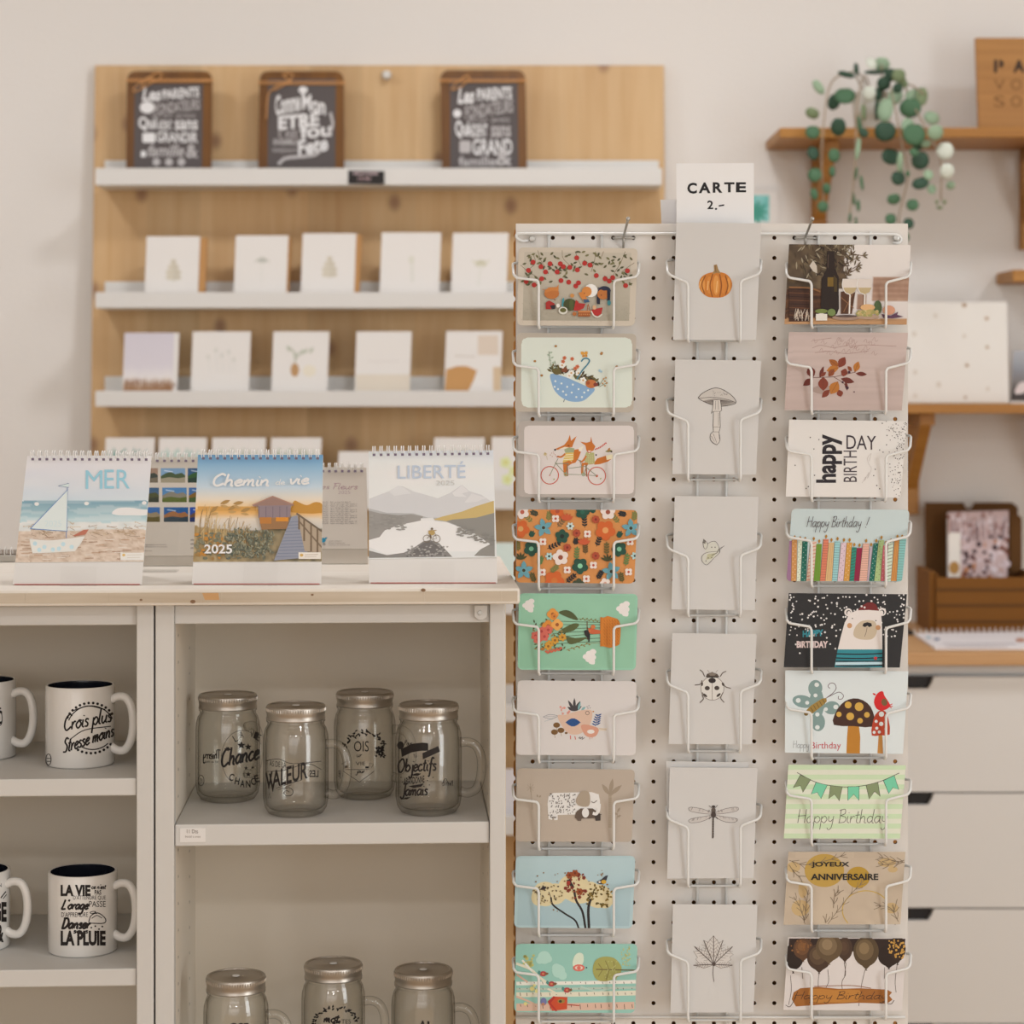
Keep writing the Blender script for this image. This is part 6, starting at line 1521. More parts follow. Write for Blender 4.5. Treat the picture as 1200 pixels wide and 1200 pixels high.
def art_trees(A, q):
    r = random.Random(12)
    A.grad([(70, 450), (585, 448), (570, 755), (62, 752)], lambda u, v: mixc((172, 190, 190), (156, 176, 178), v), 6, 8)
    CR, BR, OL = (208, 190, 148), (122, 48, 32), (104, 84, 32)
    for x, y, rx, ry in ((190, 610, 60, 56), (160, 625, 34, 40), (235, 610, 50, 48), (320, 580, 72, 62), (345, 610, 66, 44), (430, 620, 60, 54), (460, 635, 40, 40), (395, 590, 40, 36)): A.ell(x, y, rx, ry, CR, n=20)
    A.n += 2
    A.line([(215, 625), (225, 660), (280, 700), (325, 730), (342, 768)], 8, (38, 32, 30)).line([(320, 590), (330, 640), (358, 690), (372, 766)], 10, (38, 32, 30)).line([(395, 632), (385, 680), (388, 766)], 12, (38, 32, 30)).line([(215, 625), (205, 600)], 3, (38, 32, 30)).line([(320, 600), (300, 565)], 4, (38, 32, 30)).line([(385, 650), (410, 630)], 4, (38, 32, 30))
    for i in range(46):
        a = 6.28*r.random(); d = math.sqrt(r.random()); x, y = 432 + 60*d*math.cos(a), 622 + 50*d*math.sin(a)
        A.leaf(x, y, 15, 4.5, 360*r.random(), r.choice([OL, (126, 100, 40), (84, 68, 28)]))
    for i in range(26):
        a = 6.28*r.random(); d = math.sqrt(r.random()); x, y = 335 + 62*d*math.cos(a), 572 + 54*d*math.sin(a)
        if r.random() < .4: A.flower(x, y, 9, BR, (70, 30, 24), 5)
        else: A.leaf(x, y, 14, 4.5, 360*r.random(), BR)
    for i in range(36):
        a = 6.28*r.random(); d = math.sqrt(r.random()); x, y = 205 + 66*d*math.cos(a), 612 + 46*d*math.sin(a); A.leaf(x, y, 11, 3.2, 360*r.random(), r.choice([(116, 96, 60), (60, 48, 36), (140, 120, 80)]))
    A.n += 1
    for x, y in ((325, 516), (300, 525), (345, 600)): A.flower(x, y, 17, (140, 68, 32), (96, 40, 20), 6)
    A.poly([(285, 548), (300, 543), (318, 572), (322, 580), (300, 570)], (44, 34, 34)).ell(295, 560, 9, 10, (150, 44, 34)).leaf(168, 590, 30, 8, 25, (44, 36, 36))
    A.poly([(422, 556), (444, 544), (462, 528), (474, 525), (468, 545), (455, 565), (436, 566)], (52, 50, 56)).ell(455, 555, 12, 9, (196, 150, 50)).ell(436, 556, 5, 5, (210, 200, 186))
    A.dots([(130 + 380*r.random(), 500 + 190*r.random(), 2 + 2.5*r.random()) for i in range(40)], 3, (136, 100, 60), 5)
card(V4, [(56, 438), (598, 437), (584, 767), (48, 762)], 'light blue card with three round-crowned trees and small birds', art_trees, .007, group=GL, under=(168, 187, 187))

def art_birch(A, q):
    r = random.Random(15); PK, CR, WH = (206, 170, 148), (214, 204, 180), (222, 214, 200)
    for y, w, c in ((1122, 34, PK), (1065, 22, CR), (1014, 16, WH), (1040, 10, (176, 186, 168))):
        A.line([(58, y + 2), (300, y), (600 if y < 1100 else 594, y - 6)], w, c)
        for k in range(16): x = 65 + k*34 + 12*r.random(); A.line([(x, y - w*.35), (x + 2, y + (r.random() - .1)*w*.4)], 2.6, (70, 52, 44), 0)
    for P, c, w in (([(58, 925), (120, 950), (160, 985), (205, 1020)], CR, 12), ([(85, 910), (130, 960)], WH, 9), ([(58, 1075), (110, 1095), (160, 1120)], PK, 9), ([(60, 975), (110, 1010)], PK, 8), ([(200, 1040), (270, 1072), (300, 1060)], CR, 8), ([(350, 1030), (420, 1050), (480, 1040)], (176, 196, 180), 6)): A.line(P, w, c)
    for x, y, rr in ((185, 898, 30), (165, 910, 18), (205, 905, 16), (250, 960, 30), (268, 980, 20), (240, 945, 20)): A.ell(x, y, rr, rr, (168, 200, 184))
    A.n += 1
    A.poly([(345, 876), (362, 886), (362, 920), (345, 940), (318, 942), (314, 915), (326, 886)], (206, 212, 188), 3).ell(342, 945, 27, 16, (206, 104, 88)).ell(342, 945, 18, 9, (218, 190, 172)).ell(342, 945, 9, 9, (206, 104, 88)).dots([(377, 944)], 3.5, (40, 40, 60), 6)
    A.poly([(405, 960), (415, 915), (450, 895), (500, 900), (530, 930), (535, 955), (520, 985), (470, 1005), (425, 1000)], (156, 150, 82), 3).line([(420, 952), (520, 954), (598, 956)], 5, (110, 96, 58))
    for P in ([(450, 953), (430, 925)], [(480, 953), (462, 912)], [(505, 953), (500, 915)], [(450, 953), (430, 985)], [(480, 953), (466, 998)]): A.line(P, 3, (120, 106, 60), 0)
    A.dots([(460 + 60*r.random(), 905 + 90*r.random()) for _ in range(20)], 3, (176, 172, 110), 5)
    A.dots([(535 + 40*r.random(), 845 + 90*r.random()) for _ in range(40)], 3, (190, 182, 110), 5).dots([(90 + 50*r.random(), 880 + 60*r.random(), 4 + 5*r.random()) for _ in range(16)], 3, (186, 180, 110), 6)
    A.dots([(130, 1040, 12), (150, 1050, 9), (140, 1025, 7), (100, 1108, 9)], 9, (214, 200, 130), 6)
    for x, y in ((180, 972), (218, 1018), (288, 1046)): A.ell(x, y, 16, 12, (166, 62, 62)).leaf(x - 16, y + 4, 20, 7, 100, (80, 130, 120)).leaf(x + 4, y + 2, 22, 6, 10, (120, 80, 50)).ell(x, y, 6, 5, (196, 120, 80))
    A.poly([(200, 1098), (228, 1075), (290, 1078), (288, 1132), (240, 1138), (222, 1140)], (190, 72, 40)).poly([(200, 1098), (228, 1073), (236, 1078), (214, 1104), (244, 1140), (236, 1142)], (170, 48, 40)).ell(262, 1096, 17, 10, (150, 118, 56)).ell(258, 1097, 7, 6, (56, 56, 40)).line([(290, 1112), (344, 1116)], 4, (170, 60, 46)).ell(182, 1098, 14, 18, (110, 110, 150)).ell(180, 1110, 8, 7, (176, 120, 90))
card(V4, [(56, 836), (608, 836), (596, 1150), (48, 1146)], 'turquoise card with pink birch trunks and a red nesting box, lowest in the left column', art_birch, .007, group=GL, under=(142, 184, 168))

# ---- middle column
CR_ = (212, 203, 194)
def art_pumpkin(A, q):
    O1, O2, O3 = (188, 112, 42), (206, 138, 66), (134, 74, 26)
    A.poly([(858, 575), (868, 545), (895, 527), (935, 520), (975, 527), (998, 550), (1005, 580), (992, 612), (965, 630), (930, 633), (895, 628), (868, 605)], O1, 3)
    for x, w, c in ((876, 13, O2), (905, 17, (198, 124, 52)), (935, 18, O2), (966, 15, (196, 120, 48)), (990, 11, O2)): A.ell(x, 578, w*.75, 44 - abs(x-935)*.20, c)
    for P in ([(888, 535), (872, 575), (884, 618)], [(920, 528), (908, 580), (918, 630)], [(950, 530), (958, 580), (950, 630)], [(975, 535), (986, 580), (976, 620)]): A.line(P, 5, O3)
    for P in ([(865, 560), (860, 590)], [(940, 560), (935, 610)], [(900, 560), (896, 600)]): A.line(P, 4, (220, 170, 110))
    A.poly([(918, 530), (926, 512), (924, 490), (938, 487), (944, 508), (956, 528), (938, 524)], (150, 116, 72)).line([(930, 490), (934, 522)], 3, (110, 80, 46))
card(V1, [(760, 303), (1133, 307), (1110, 820), (745, 819)], 'cream card with an orange pumpkin, below the CARTE sign', art_pumpkin, group=GM, base=CREAM)
def art_mush(A, q):
    A.poly([(180, 248), (200, 228), (235, 210), (265, 205), (300, 218), (335, 245), (347, 268), (330, 278), (285, 285), (240, 278), (200, 262)], (188, 178, 168)).poly([(200, 262), (250, 250), (310, 258), (346, 270), (300, 284), (240, 278)], (150, 140, 130))
    A.line([(180, 248), (200, 228), (235, 210), (265, 205), (300, 218), (335, 245), (347, 268), (330, 278), (285, 285), (240, 278), (200, 262), (180, 248)], 2.6, INKC).line([(184, 250), (250, 246), (310, 256), (344, 268)], 2, INKC)
    for k in range(22): x = 205 + k*6.2; A.line([(262, 256), (x, 265 + 16*math.sin(PI*k/21))], 1.2, (96, 84, 78), 0)
    A.dots([(240 + 70*hsh(i, 1), 216 + 24*hsh(i, 2)) for i in range(26)], 1.6, (110, 98, 90), 5)
    A.poly([(247, 258), (278, 258), (284, 305), (276, 310), (278, 375), (272, 400), (278, 430), (266, 455), (240, 440), (234, 410), (248, 395), (245, 370), (247, 310), (238, 318), (243, 300)], (198, 188, 178))
    A.line([(247, 258), (244, 298), (238, 318), (248, 308), (246, 370), (248, 395), (235, 408), (235, 435), (262, 455), (277, 432), (272, 400), (278, 375), (276, 310), (284, 304), (278, 258)], 2.2, INKC, 2)
    for P in ([(246, 308), (276, 308)], [(247, 376), (277, 376)], [(246, 398), (273, 398)], [(268, 262), (270, 300)], [(258, 262), (256, 300)], [(238, 415), (252, 440)], [(246, 405), (262, 445)], [(270, 315), (270, 370)], [(272, 410), (274, 430)]): A.line(P, 1.6, (90, 78, 72), 0)
card(V5, [(80, 80), (457, 85), (435, 586), (67, 583)], 'cream card with an ink-drawn toadstool, second in the middle column', art_mush, group=GM, base=CREAM)
def art_fly(A, q):
    A.poly([(205, 870), (222, 890), (235, 880), (255, 880), (270, 900), (275, 925), (255, 950), (235, 965), (220, 982), (200, 970), (197, 945), (215, 928), (205, 905)], (196, 190, 176)).poly([(222, 935), (260, 930), (240, 955), (215, 960)], (178, 172, 140)).poly([(203, 868), (214, 876), (212, 890), (202, 886)], (110, 104, 96))
    A.line([(205, 870), (222, 890), (215, 912), (205, 905), (201, 880)], 1.8, INKC).line([(222, 890), (240, 880), (260, 882), (275, 915), (272, 932), (250, 952), (220, 982), (199, 968), (197, 945), (220, 928), (272, 922)], 1.6, INKC).line([(275, 930), (272, 912), (262, 930), (240, 940)], 3, (100, 92, 84)).line([(274, 916), (296, 898)], 1.4, INKC).line([(274, 912), (288, 902)], 1.2, INKC)
    A.dots([(240, 905), (225, 952), (255, 905), (215, 965), (240, 950)], 3, (110, 100, 92), 6)
card(V5, [(78, 680), (445, 683), (430, 1181), (63, 1178)], 'cream card with a small pale butterfly seen from the side', art_fly, group=GM, base=CREAM)
def art_lady(A, q):
    A.ell(432, 578, 90, 92, (206, 198, 188), n=28).ring(432, 578, 90, 4, (120, 106, 96), ry=92).line([(432, 490), (430, 668)], 4, (120, 106, 96))
    A.poly([(380, 490), (390, 465), (430, 450), (470, 465), (488, 490)], (78, 66, 56)).poly([(400, 465), (430, 448), (462, 465), (450, 478), (415, 478)], (120, 108, 96)).poly([(376, 486), (488, 486), (470, 494), (400, 494)], (30, 26, 24))
    D_1 = (64, 54, 48)
    A.ell(430, 516, 29, 21, (44, 36, 34)).ell(392, 576, 20, 17, D_1).ell(467, 575, 20, 17, D_1).ell(375, 632, 20, 9, D_1, rot=40).ell(480, 630, 20, 9, D_1, rot=-40).ell(352, 545, 7, 15, D_1, rot=10).ell(515, 545, 9, 15, D_1, rot=-20)
    for P in ([(372, 485), (362, 465), (356, 450), (334, 432)], [(494, 485), (508, 462), (520, 452), (540, 444)], [(352, 515), (338, 545), (294, 552)], [(518, 540), (535, 565), (576, 578)], [(355, 610), (354, 636), (362, 660), (334, 690)], [(515, 610), (500, 640), (500, 660), (524, 688)]): A.line(P, 7, (92, 78, 68), 4)
    A.line([(408, 455), (394, 434)], 2.5, (120, 106, 96)).line([(458, 455), (474, 434)], 2.5, (120, 106, 96))
card(V6, [(118, 146), (777, 154), (740, 1014), (90, 1012)], 'cream card with a black-spotted ladybird drawn in ink', art_lady, group=GM, base=CREAM)
card((770, 880, 3.75), [(40, 45), (403, 50), (400, 556), (46, 556)], 'blank cream card tucked half hidden behind the dragonfly card', None, group=GM, base=CREAM, dback=.006)
def art_dragon(A, q):
    for P in ([(242, 272), (200, 255), (150, 247), (138, 254), (150, 266), (200, 275), (242, 278)], [(254, 272), (300, 254), (345, 247), (358, 252), (350, 264), (300, 274), (254, 278)], [(242, 282), (195, 290), (150, 298), (138, 308), (150, 316), (190, 312), (225, 298)], [(254, 282), (300, 290), (345, 296), (354, 303), (340, 314), (300, 312), (268, 298)]):
        A.poly(P, (190, 180, 172)).line(P + [P[0]], 1.8, (96, 84, 80), 2)
    for i in range(40):
        s = -1 if i % 2 else 1; up = i % 4 < 2; x = 250 + s*(14 + 85*hsh(i, 1)); y = (268 - abs(x-250)*.15 if up else 285 + abs(x-250)*.18); A.line([(x, y-6), (x + 5*s, y + 6)], 1, (120, 108, 102), 0)
    A.n += 1; D1 = (62, 52, 48)
    A.ell(248, 245, 8, 6, D1).ell(248, 262, 10, 14, (90, 78, 70)).ell(248, 280, 11, 14, D1).line([(247, 292), (246, 340), (245, 384)], 6.5, (84, 72, 64))
    for k in range(12): A.line([(242, 296 + k*7.3), (250, 296 + k*7.3)], 2.5, (44, 36, 34), 0)
    for P in ([(240, 290), (228, 300)], [(256, 290), (268, 300)], [(240, 250), (228, 240)], [(256, 250), (266, 238)]): A.line(P, 2, D1)
card(V7, [(56, 72), (441, 75), (424, 559), (44, 561)], 'cream card with an ink dragonfly, fifth in the middle column', art_dragon, group=GM, base=CREAM)
def art_maple(A, q):
    C_ = (120, 106, 96); cx, cy = 249, 938
    tips = [(248, 812), (290, 832), (332, 860), (330, 942), (165, 860), (205, 832), (160, 942)]
    O = [(249, 938), (235, 945), (205, 955), (190, 948), (160, 942), (182, 930), (170, 915), (178, 908), (160, 880), (180, 880), (163, 858), (195, 875), (212, 880), (214, 850), (205, 832), (225, 842), (232, 832), (240, 822), (248, 812), (258, 826), (266, 834), (270, 846), (290, 832), (282, 855), (284, 880), (310, 872), (332, 858), (318, 882), (335, 895), (320, 905), (325, 918), (310, 926), (332, 942), (300, 950), (280, 955), (260, 945)]
    A.poly(O, (200, 190, 181)).line(O + [O[0]], 2, C_, 0)
    for x, y in tips:
        A.line([(cx, cy), (x, y)], 3.4, (80, 68, 62), 0)
        for k in range(2, 7):
            t = k/8; px, py = cx + (x-cx)*t, cy + (y-cy)*t; dx, dy = (x-cx)*.16, (y-cy)*.16
            A.line([(px, py), (px + dx*.8 - dy*.9, py + dy*.8 + dx*.9)], 1.3, C_, 0).line([(px, py), (px + dx*.8 + dy*.9, py + dy*.8 - dx*.9)], 1.3, C_, 0)
    A.line([(249, 938), (246, 975), (250, 1014)], 2.4, (96, 82, 76)).poly([(240, 932), (258, 932), (254, 945), (246, 945)], (80, 66, 60))
card(V7, [(70, 673), (441, 676), (424, 1149), (59, 1150)], 'cream card with an ink maple leaf, lowest in the middle column', art_maple, group=GM, base=CREAM)

# ---- right column
def art_wine(A, q):
    q2 = [(160, 213), (818, 218), (796, 648), (135, 645)]
    def fn(u, v):
        if u < .52 - .12*vn(v*4, 3, 2) and v < .55: return mixc((62, 48, 36), (112, 92, 66), vn(u*22, v*18, 6))
        if v > .93: return (176, 132, 92)
        c = mixc((214, 203, 194), (204, 192, 184), v)
        if u < .42 and v >= .55: return mixc((48, 28, 18), (116, 74, 44), vn(u*5, v*40, 4))
        if u > .70 and .40 < v < .70: return mixc((170, 136, 114), (146, 110, 90), (math.sin(v*90) > 0)*.5 + .5*vn(u*40, v*20, 1))
        if .58 < u < .66 and .62 < v < .82: return (150, 116, 96)
        return c
    A.grad(q2, fn, 66, 46)
    r = random.Random(4)
    for i in range(220):
        x = 165 + 350*math.sqrt(r.random()); y = 218 + 190*r.random(); a = r.choice([60, 80, 100, 130, 30, 150]) + 30*r.random()
        if x > 420 and y > 250 + 150*r.random(): continue
        A.leaf(x, y, 30 + 16*r.random(), 4, a, r.choice([(70, 56, 40), (110, 94, 70), (150, 136, 112), (48, 36, 28), (90, 76, 54)]))
    A.n += 1
    for P in ([(420, 400), (460, 330), (520, 290)], [(430, 390), (480, 360), (530, 330)], [(430, 410), (470, 380), (520, 350)], [(440, 300), (500, 270), (560, 275)], [(410, 330), (450, 270), (470, 225)]):
        A.line(P, 3, (96, 72, 54))
        for k in range(3): A.leaf(*P[-1], 30, 4, 40*k - 30, (100, 84, 62)); A.leaf(*P[1], 30, 4, 50*k, (84, 66, 48))
    A.poly([(270, 330), (290, 300), (310, 330), (312, 370), (290, 360)], (190, 176, 160))
    A.poly([(366, 250), (404, 250), (408, 345), (428, 390), (430, 560), (418, 592), (340, 590), (332, 560), (336, 400), (362, 350)], (36, 24, 18)).rect(368, 392, 400, 442, (110, 84, 30)).poly([(402, 380), (420, 400), (420, 470), (404, 470)], (70, 54, 26)).line([(372, 270), (370, 340)], 4, (80, 60, 48))
    A.rect(160, 450, 270, 640, (62, 36, 24)); 
    for k in range(9): A.line([(160, 455 + k*20), (270, 460 + k*20)], 4, (100, 62, 38) if k % 2 else (40, 22, 16), 0)
    A.line([(160, 446), (270, 450), (330, 470)], 9, (130, 88, 52))
    A.poly([(440, 470), (520, 460), (500, 590), (440, 590)], (78, 48, 30)).line([(440, 500), (510, 560)], 4, (130, 90, 60)).line([(505, 480), (455, 580)], 4, (130, 90, 60))
    for cx in (490, 570):
        A.poly([(cx-38, 400), (cx+38, 400), (cx+38, 440), (cx+26, 472), (cx, 486), (cx-28, 472), (cx-42, 440)], (206, 192, 180)).poly([(cx-36, 448), (cx+36, 448), (cx+24, 472), (cx, 484), (cx-26, 472)], (178, 156, 116)).line([(cx, 486), (cx-4, 590)], 8, (214, 202, 190)).line([(cx-38, 400), (cx-42, 440), (cx-26, 474), (cx, 486)], 3, (226, 216, 206))
    r2 = random.Random(7)
    for x, y, a, b, c in ((335, 575, 34, 12, (110, 120, 60)), (390, 582, 22, 20, (110, 124, 70)), (335, 606, 32, 20, (214, 200, 184)), (640, 555, 22, 38, (74, 90, 54)), (585, 555, 40, 18, (206, 160, 110)), (700, 570, 34, 26, (196, 140, 110)), (470, 610, 78, 14, (150, 122, 104)), (590, 606, 60, 14, (164, 136, 114)), (470, 602, 60, 7, (84, 66, 60)), (560, 588, 40, 14, (150, 140, 86)), (600, 580, 30, 14, (170, 150, 90))): A.ell(x, y, a, b, c)
    for i in range(40): A.ell(530 + 110*r2.random(), 575 + 24*r2.random(), 9, 8, r2.choice([(176, 150, 96), (150, 140, 84), (190, 170, 120)]))
    A.n += 1
    A.rect(305, 590, 366, 626, (214, 204, 190)); 
    for i in range(26): x = 195 + 80*r2.random(); A.line([(x, 560 + 40*r2.random()), (x + 40*(r2.random()-.5), 600 + 30*r2.random())], 2.5, (206, 186, 166))
    A.n += 1; A.poly([(660, 590), (710, 600), (750, 578), (745, 595), (780, 605), (720, 614), (670, 612)], (86, 56, 76)).poly([(135, 632), (780, 628), (778, 646), (134, 645)], (176, 132, 92))
card(V8, [(160, 213), (818, 218), (796, 648), (135, 645)], 'photo card with a dark wine bottle, two glasses and olive twigs', art_wine, group=GR)
def art_leaves(A, q):
    A.grad([(160, 688), (803, 692), (770, 1112), (135, 1110)], lambda u, v: mixc((190, 168, 158), (174, 152, 142), .6*v + .6*vn(u*3, v*36, 2) - .2), 26, 40)
    r = random.Random(10)
    for P in ([(285, 775), (330, 760), (400, 772), (480, 760)], [(490, 775), (560, 758), (740, 765)], [(300, 800), (380, 792), (470, 805), (590, 790)], [(290, 735), (390, 720)]): A.line(P, 2, (140, 100, 90))
    for i in range(26): x = 280 + 330*r.random(); y = 730 + 80*r.random(); A.line([(x, y), (x + 14, y - 16), (x + 20, y + 6), (x + 34, y - 4)], 1.6, (154, 118, 108))
    A.n += 1; A.ell(350, 1000, 66, 24, (158, 134, 122))
    for P in ([(290, 935), (400, 930), (450, 920), (520, 905)], [(400, 930), (455, 965), (475, 1000)], [(330, 935), (340, 880)]): A.line(P, 3, (96, 54, 40))
    BR_ = [(150, 84, 34), (120, 52, 34), (100, 40, 30), (170, 104, 40), (132, 66, 34)]
    for x, y, L, w, a, c in ((430, 875, 66, 18, 145, 0), (430, 880, 70, 20, 195, 3), (430, 880, 66, 22, 60, 1), (515, 905, 62, 18, 70, 3), (520, 912, 62, 12, -5, 2), (440, 940, 76, 16, -15, 2), (345, 930, 76, 28, -90, 1), (425, 955, 80, 28, 240, 3), (290, 935, 66, 24, 110, 2), (290, 940, 66, 18, 215, 2), (325, 935, 66, 10, 70, 2), (330, 930, 40, 10, 40, 1), (430, 1000, 40, 18, -75, 1), (380, 1000, 60, 16, 225, 1), (465, 950, 56, 8, -80, 2), (440, 900, 40, 22, -20, 1), (405, 890, 50, 16, 230, 4), (500, 900, 36, 10, 130, 4)): A.leaf(x, y, L, w, a, BR_[c]); A.line([(x, y), (x + L*.8*math.cos(math.radians(a)), y - L*.8*math.sin(math.radians(a)))], 1.4, (84, 40, 26), 0)
    A.dots([(485, 905, 8), (475, 990, 9), (468, 985, 5), (512, 1012, 4), (450, 960, 6)], 6, (66, 34, 44), 7)
card(V8, [(160, 688), (803, 692), (771, 1113), (135, 1111)], 'pinkish photo card with a sprig of brown autumn leaves', art_leaves, group=GR)
def art_happy(A, q):
    r = random.Random(31); B1_ = (34, 28, 32)
    A.text('happy', 362, 158, 528, 468, B1_, rot=90, bold=.035).text('DAY', 556, 166, 745, 254, (52, 40, 46), slope=.03).text('BIRTH', 538, 262, 622, 462, (70, 60, 62), rot=90)
    A.script('good luck', 600, 375, 745, 12, (176, 164, 156), 1.6, .3, rise=-.0) if False else A.line([(655, 470), (680, 430), (672, 455), (700, 400), (690, 440), (715, 380), (700, 350), (690, 310), (715, 280), (700, 330)], 2, (180, 168, 160))
    A.dots([(800 + 140*math.sqrt(r.random()), 75 + 480*r.random(), 2 + 2*r.random()) for _ in range(190)], 3, (70, 56, 56), 6)
    A.dots([(325, 178), (380, 192), (348, 252), (228, 356), (352, 420), (312, 492), (298, 504), (768, 258), (790, 272), (740, 382), (730, 422), (768, 506), (750, 485), (785, 88), (815, 165), (812, 225)], 4, (54, 40, 44), 7)
card(V9, [(190, 64), (944, 74), (900, 562), (168, 556)], 'white card with black vertical happy and DAY BIRTH lettering', art_happy, group=GR, base=CARDW)
def art_candles(A, q):
    r = random.Random(41)
    tops = [(188, 838), (222, 832), (258, 838), (290, 842), (345, 842), (380, 858), (424, 828), (458, 850), (497, 842), (538, 850), (574, 850), (604, 880), (638, 884), (680, 855), (712, 880), (745, 855), (778, 834), (806, 868), (838, 852), (880, 828), (910, 828)]
    bots = [170, 202, 237, 263, 298, 346, 386, 421, 463, 498, 537, 575, 604, 637, 687, 700, 733, 774, 808, 840, 876]
    cols = [(152, 110, 140), (190, 132, 74), (206, 210, 186), (30, 100, 84), (214, 186, 164), (106, 142, 44), (204, 116, 88), (206, 168, 116), (142, 186, 184), (206, 178, 184), (196, 140, 62), (42, 128, 108), (140, 28, 60), (214, 164, 144), (196, 176, 186), (26, 96, 80), (160, 178, 120), (190, 96, 104), (196, 206, 184), (196, 132, 66), (126, 176, 168)]
    for k, (x, y) in enumerate(tops):
        xb = bots[k]; w = 34 if k not in (4, 13) else 40; yb = 1096
        nx = bots[k+1] if k + 1 < len(bots) else 910
        w2 = min(nx - xb + 2, w); x0, x1 = x - w2*.45, x + w2*.55
        if k == 20: x1 = 938
        A.poly([(x0, y), (x1, y), (nx, yb), (xb, yb)], cols[k])
        def P(u, v): return (x0*(1-v) + xb*v + u*((x1-x0)*(1-v) + (nx-xb)*v), y + (yb-y)*v)
        dk = mixc(cols[k], (60, 30, 20), .4); lt = mixc(cols[k], (235, 225, 215), .6); m = k % 7
        if m in (1, 2, 3, 6) or k in (16,):
            for j in range(16):
                v = (j + .5)/16
                if m == 6 or k == 8: A.line([P(0.02, v), P(.98, v)], 2.2, dk, 0)
                else: A.dots([P(.3 + .4*(j % 2), v)], 3.2, lt if m != 2 else dk, 5)
            A.n += 1
        elif m == 4:
            for j in range(11): v = (j + .3)/11; A.line([P(.05, v + .04), P(.95, v)], 5, (200, 120, 96) if k in (4,) else dk, 0)
            A.n += 1
        elif k in (10, 13):
            for j in range(14): v = (j + .4)/14; A.line([P(0, v), P(.33, v + .02), P(.66, v), P(.98, v + .02)], 3.5, dk if k == 10 else (180, 60, 56), 0)
            A.n += 1
        else:
            for j in range(3): A.line([P(.25 + .25*j, .02), P(.25 + .25*j, .98)], 1.6, dk, 0)
            A.n += 1
        A.line([P(0, 0), P(0, 1)], 1.6, (70, 56, 50), 0)
        fy = y - 16; A.line([(x, y), (x + 1, y - 10)], 1.6, (80, 60, 40), 0).leaf(x + 1, y - 4, 26, 8, 84, (166, 118, 44)).line([(x + 1, y - 8), (x + 2, y - 24)], 1.6, (110, 70, 24), 0)
    A.script('Happy Birthday', 300, 750, 648, 34, (66, 50, 54), 3.6, .22).line([(705, 686), (685, 740)], 3.6, (66, 50, 54)).ell(680, 752, 3, 3, (66, 50, 54))
card(V9, [(207, 633), (960, 641), (913, 1102), (172, 1096)], 'pale blue card with a row of patterned birthday candles', art_candles, .006, group=GR, under=(186, 194, 190))
def art_bear(A, q):
    r = random.Random(51); BG = (38, 36, 36)
    A.dots([(190 + 745*r.random(), 90 + 270*r.random(), 4.5 + 2.5*r.random()) for _ in range(180)], 5, (214, 205, 198), 7)
    A.dots([(258, 466), (485, 437), (452, 408), (430, 368), (232, 410)], 6, (214, 205, 198), 7)
    WH = (216, 203, 194)
    for x, y in ((568, 205), (784, 202)): A.ell(x, y, 26, 26, WH).ell(x + (2 if x < 700 else 0), y + 2, 15, 16, BG).ell(x + (4 if x < 700 else -4), y + 6, 12, 15, WH)
    A.poly([(500, 445), (520, 360), (545, 270), (575, 215), (625, 190), (700, 186), (755, 192), (778, 215), (784, 300), (785, 445)], WH)
    A.poly([(628, 192), (650, 165), (690, 142), (720, 140), (745, 155), (765, 195), (700, 190)], (108, 34, 32))
    A.poly([(500, 442), (785, 442), (785, 558), (480, 556)], (44, 124, 132))
    for y, w in ((470, 8), (497, 8), (512, 5), (520, 6), (545, 9)): A.line([(488, y), (640, y + 3), (785, y - 2)], w, (24, 30, 34))
    A.poly([(486, 524), (785, 522), (785, 538), (484, 542)], (178, 200, 204))
    A.poly([(600, 345), (612, 300), (645, 265), (690, 255), (735, 262), (752, 300), (745, 345), (720, 375), (670, 380), (620, 370)], (188, 168, 142), 3)
    A.poly([(658, 292), (665, 275), (690, 268), (715, 275), (720, 292), (700, 300), (690, 290), (676, 300)], (30, 26, 28)).line([(688, 300), (682, 332), (672, 360)], 3, (90, 74, 66)).ell(576, 290, 16, 17, (188, 138, 96)).ell(758, 302, 16, 16, (188, 138, 96)).ell(594, 244, 4, 4, (90, 80, 74)).ell(744, 258, 4, 4, (60, 50, 48))
    A.dots([(653, 166), (672, 174), (716, 133)], 7, (214, 200, 194), 8).star(742, 498, 14, (180, 44, 46), .6)
    A.text('HAPPY', 276, 318, 408, 360, (54, 132, 142), bold=.05, slope=-.06).text('BiRTHDAY', 238, 388, 438, 432, (206, 182, 176), bold=.05, slope=0)
card(V10, [(187, 82), (943, 89), (897, 558), (155, 556)], 'black snowy card with a white bear in a red cap', art_bear, group=GR, under=(38, 36, 36))
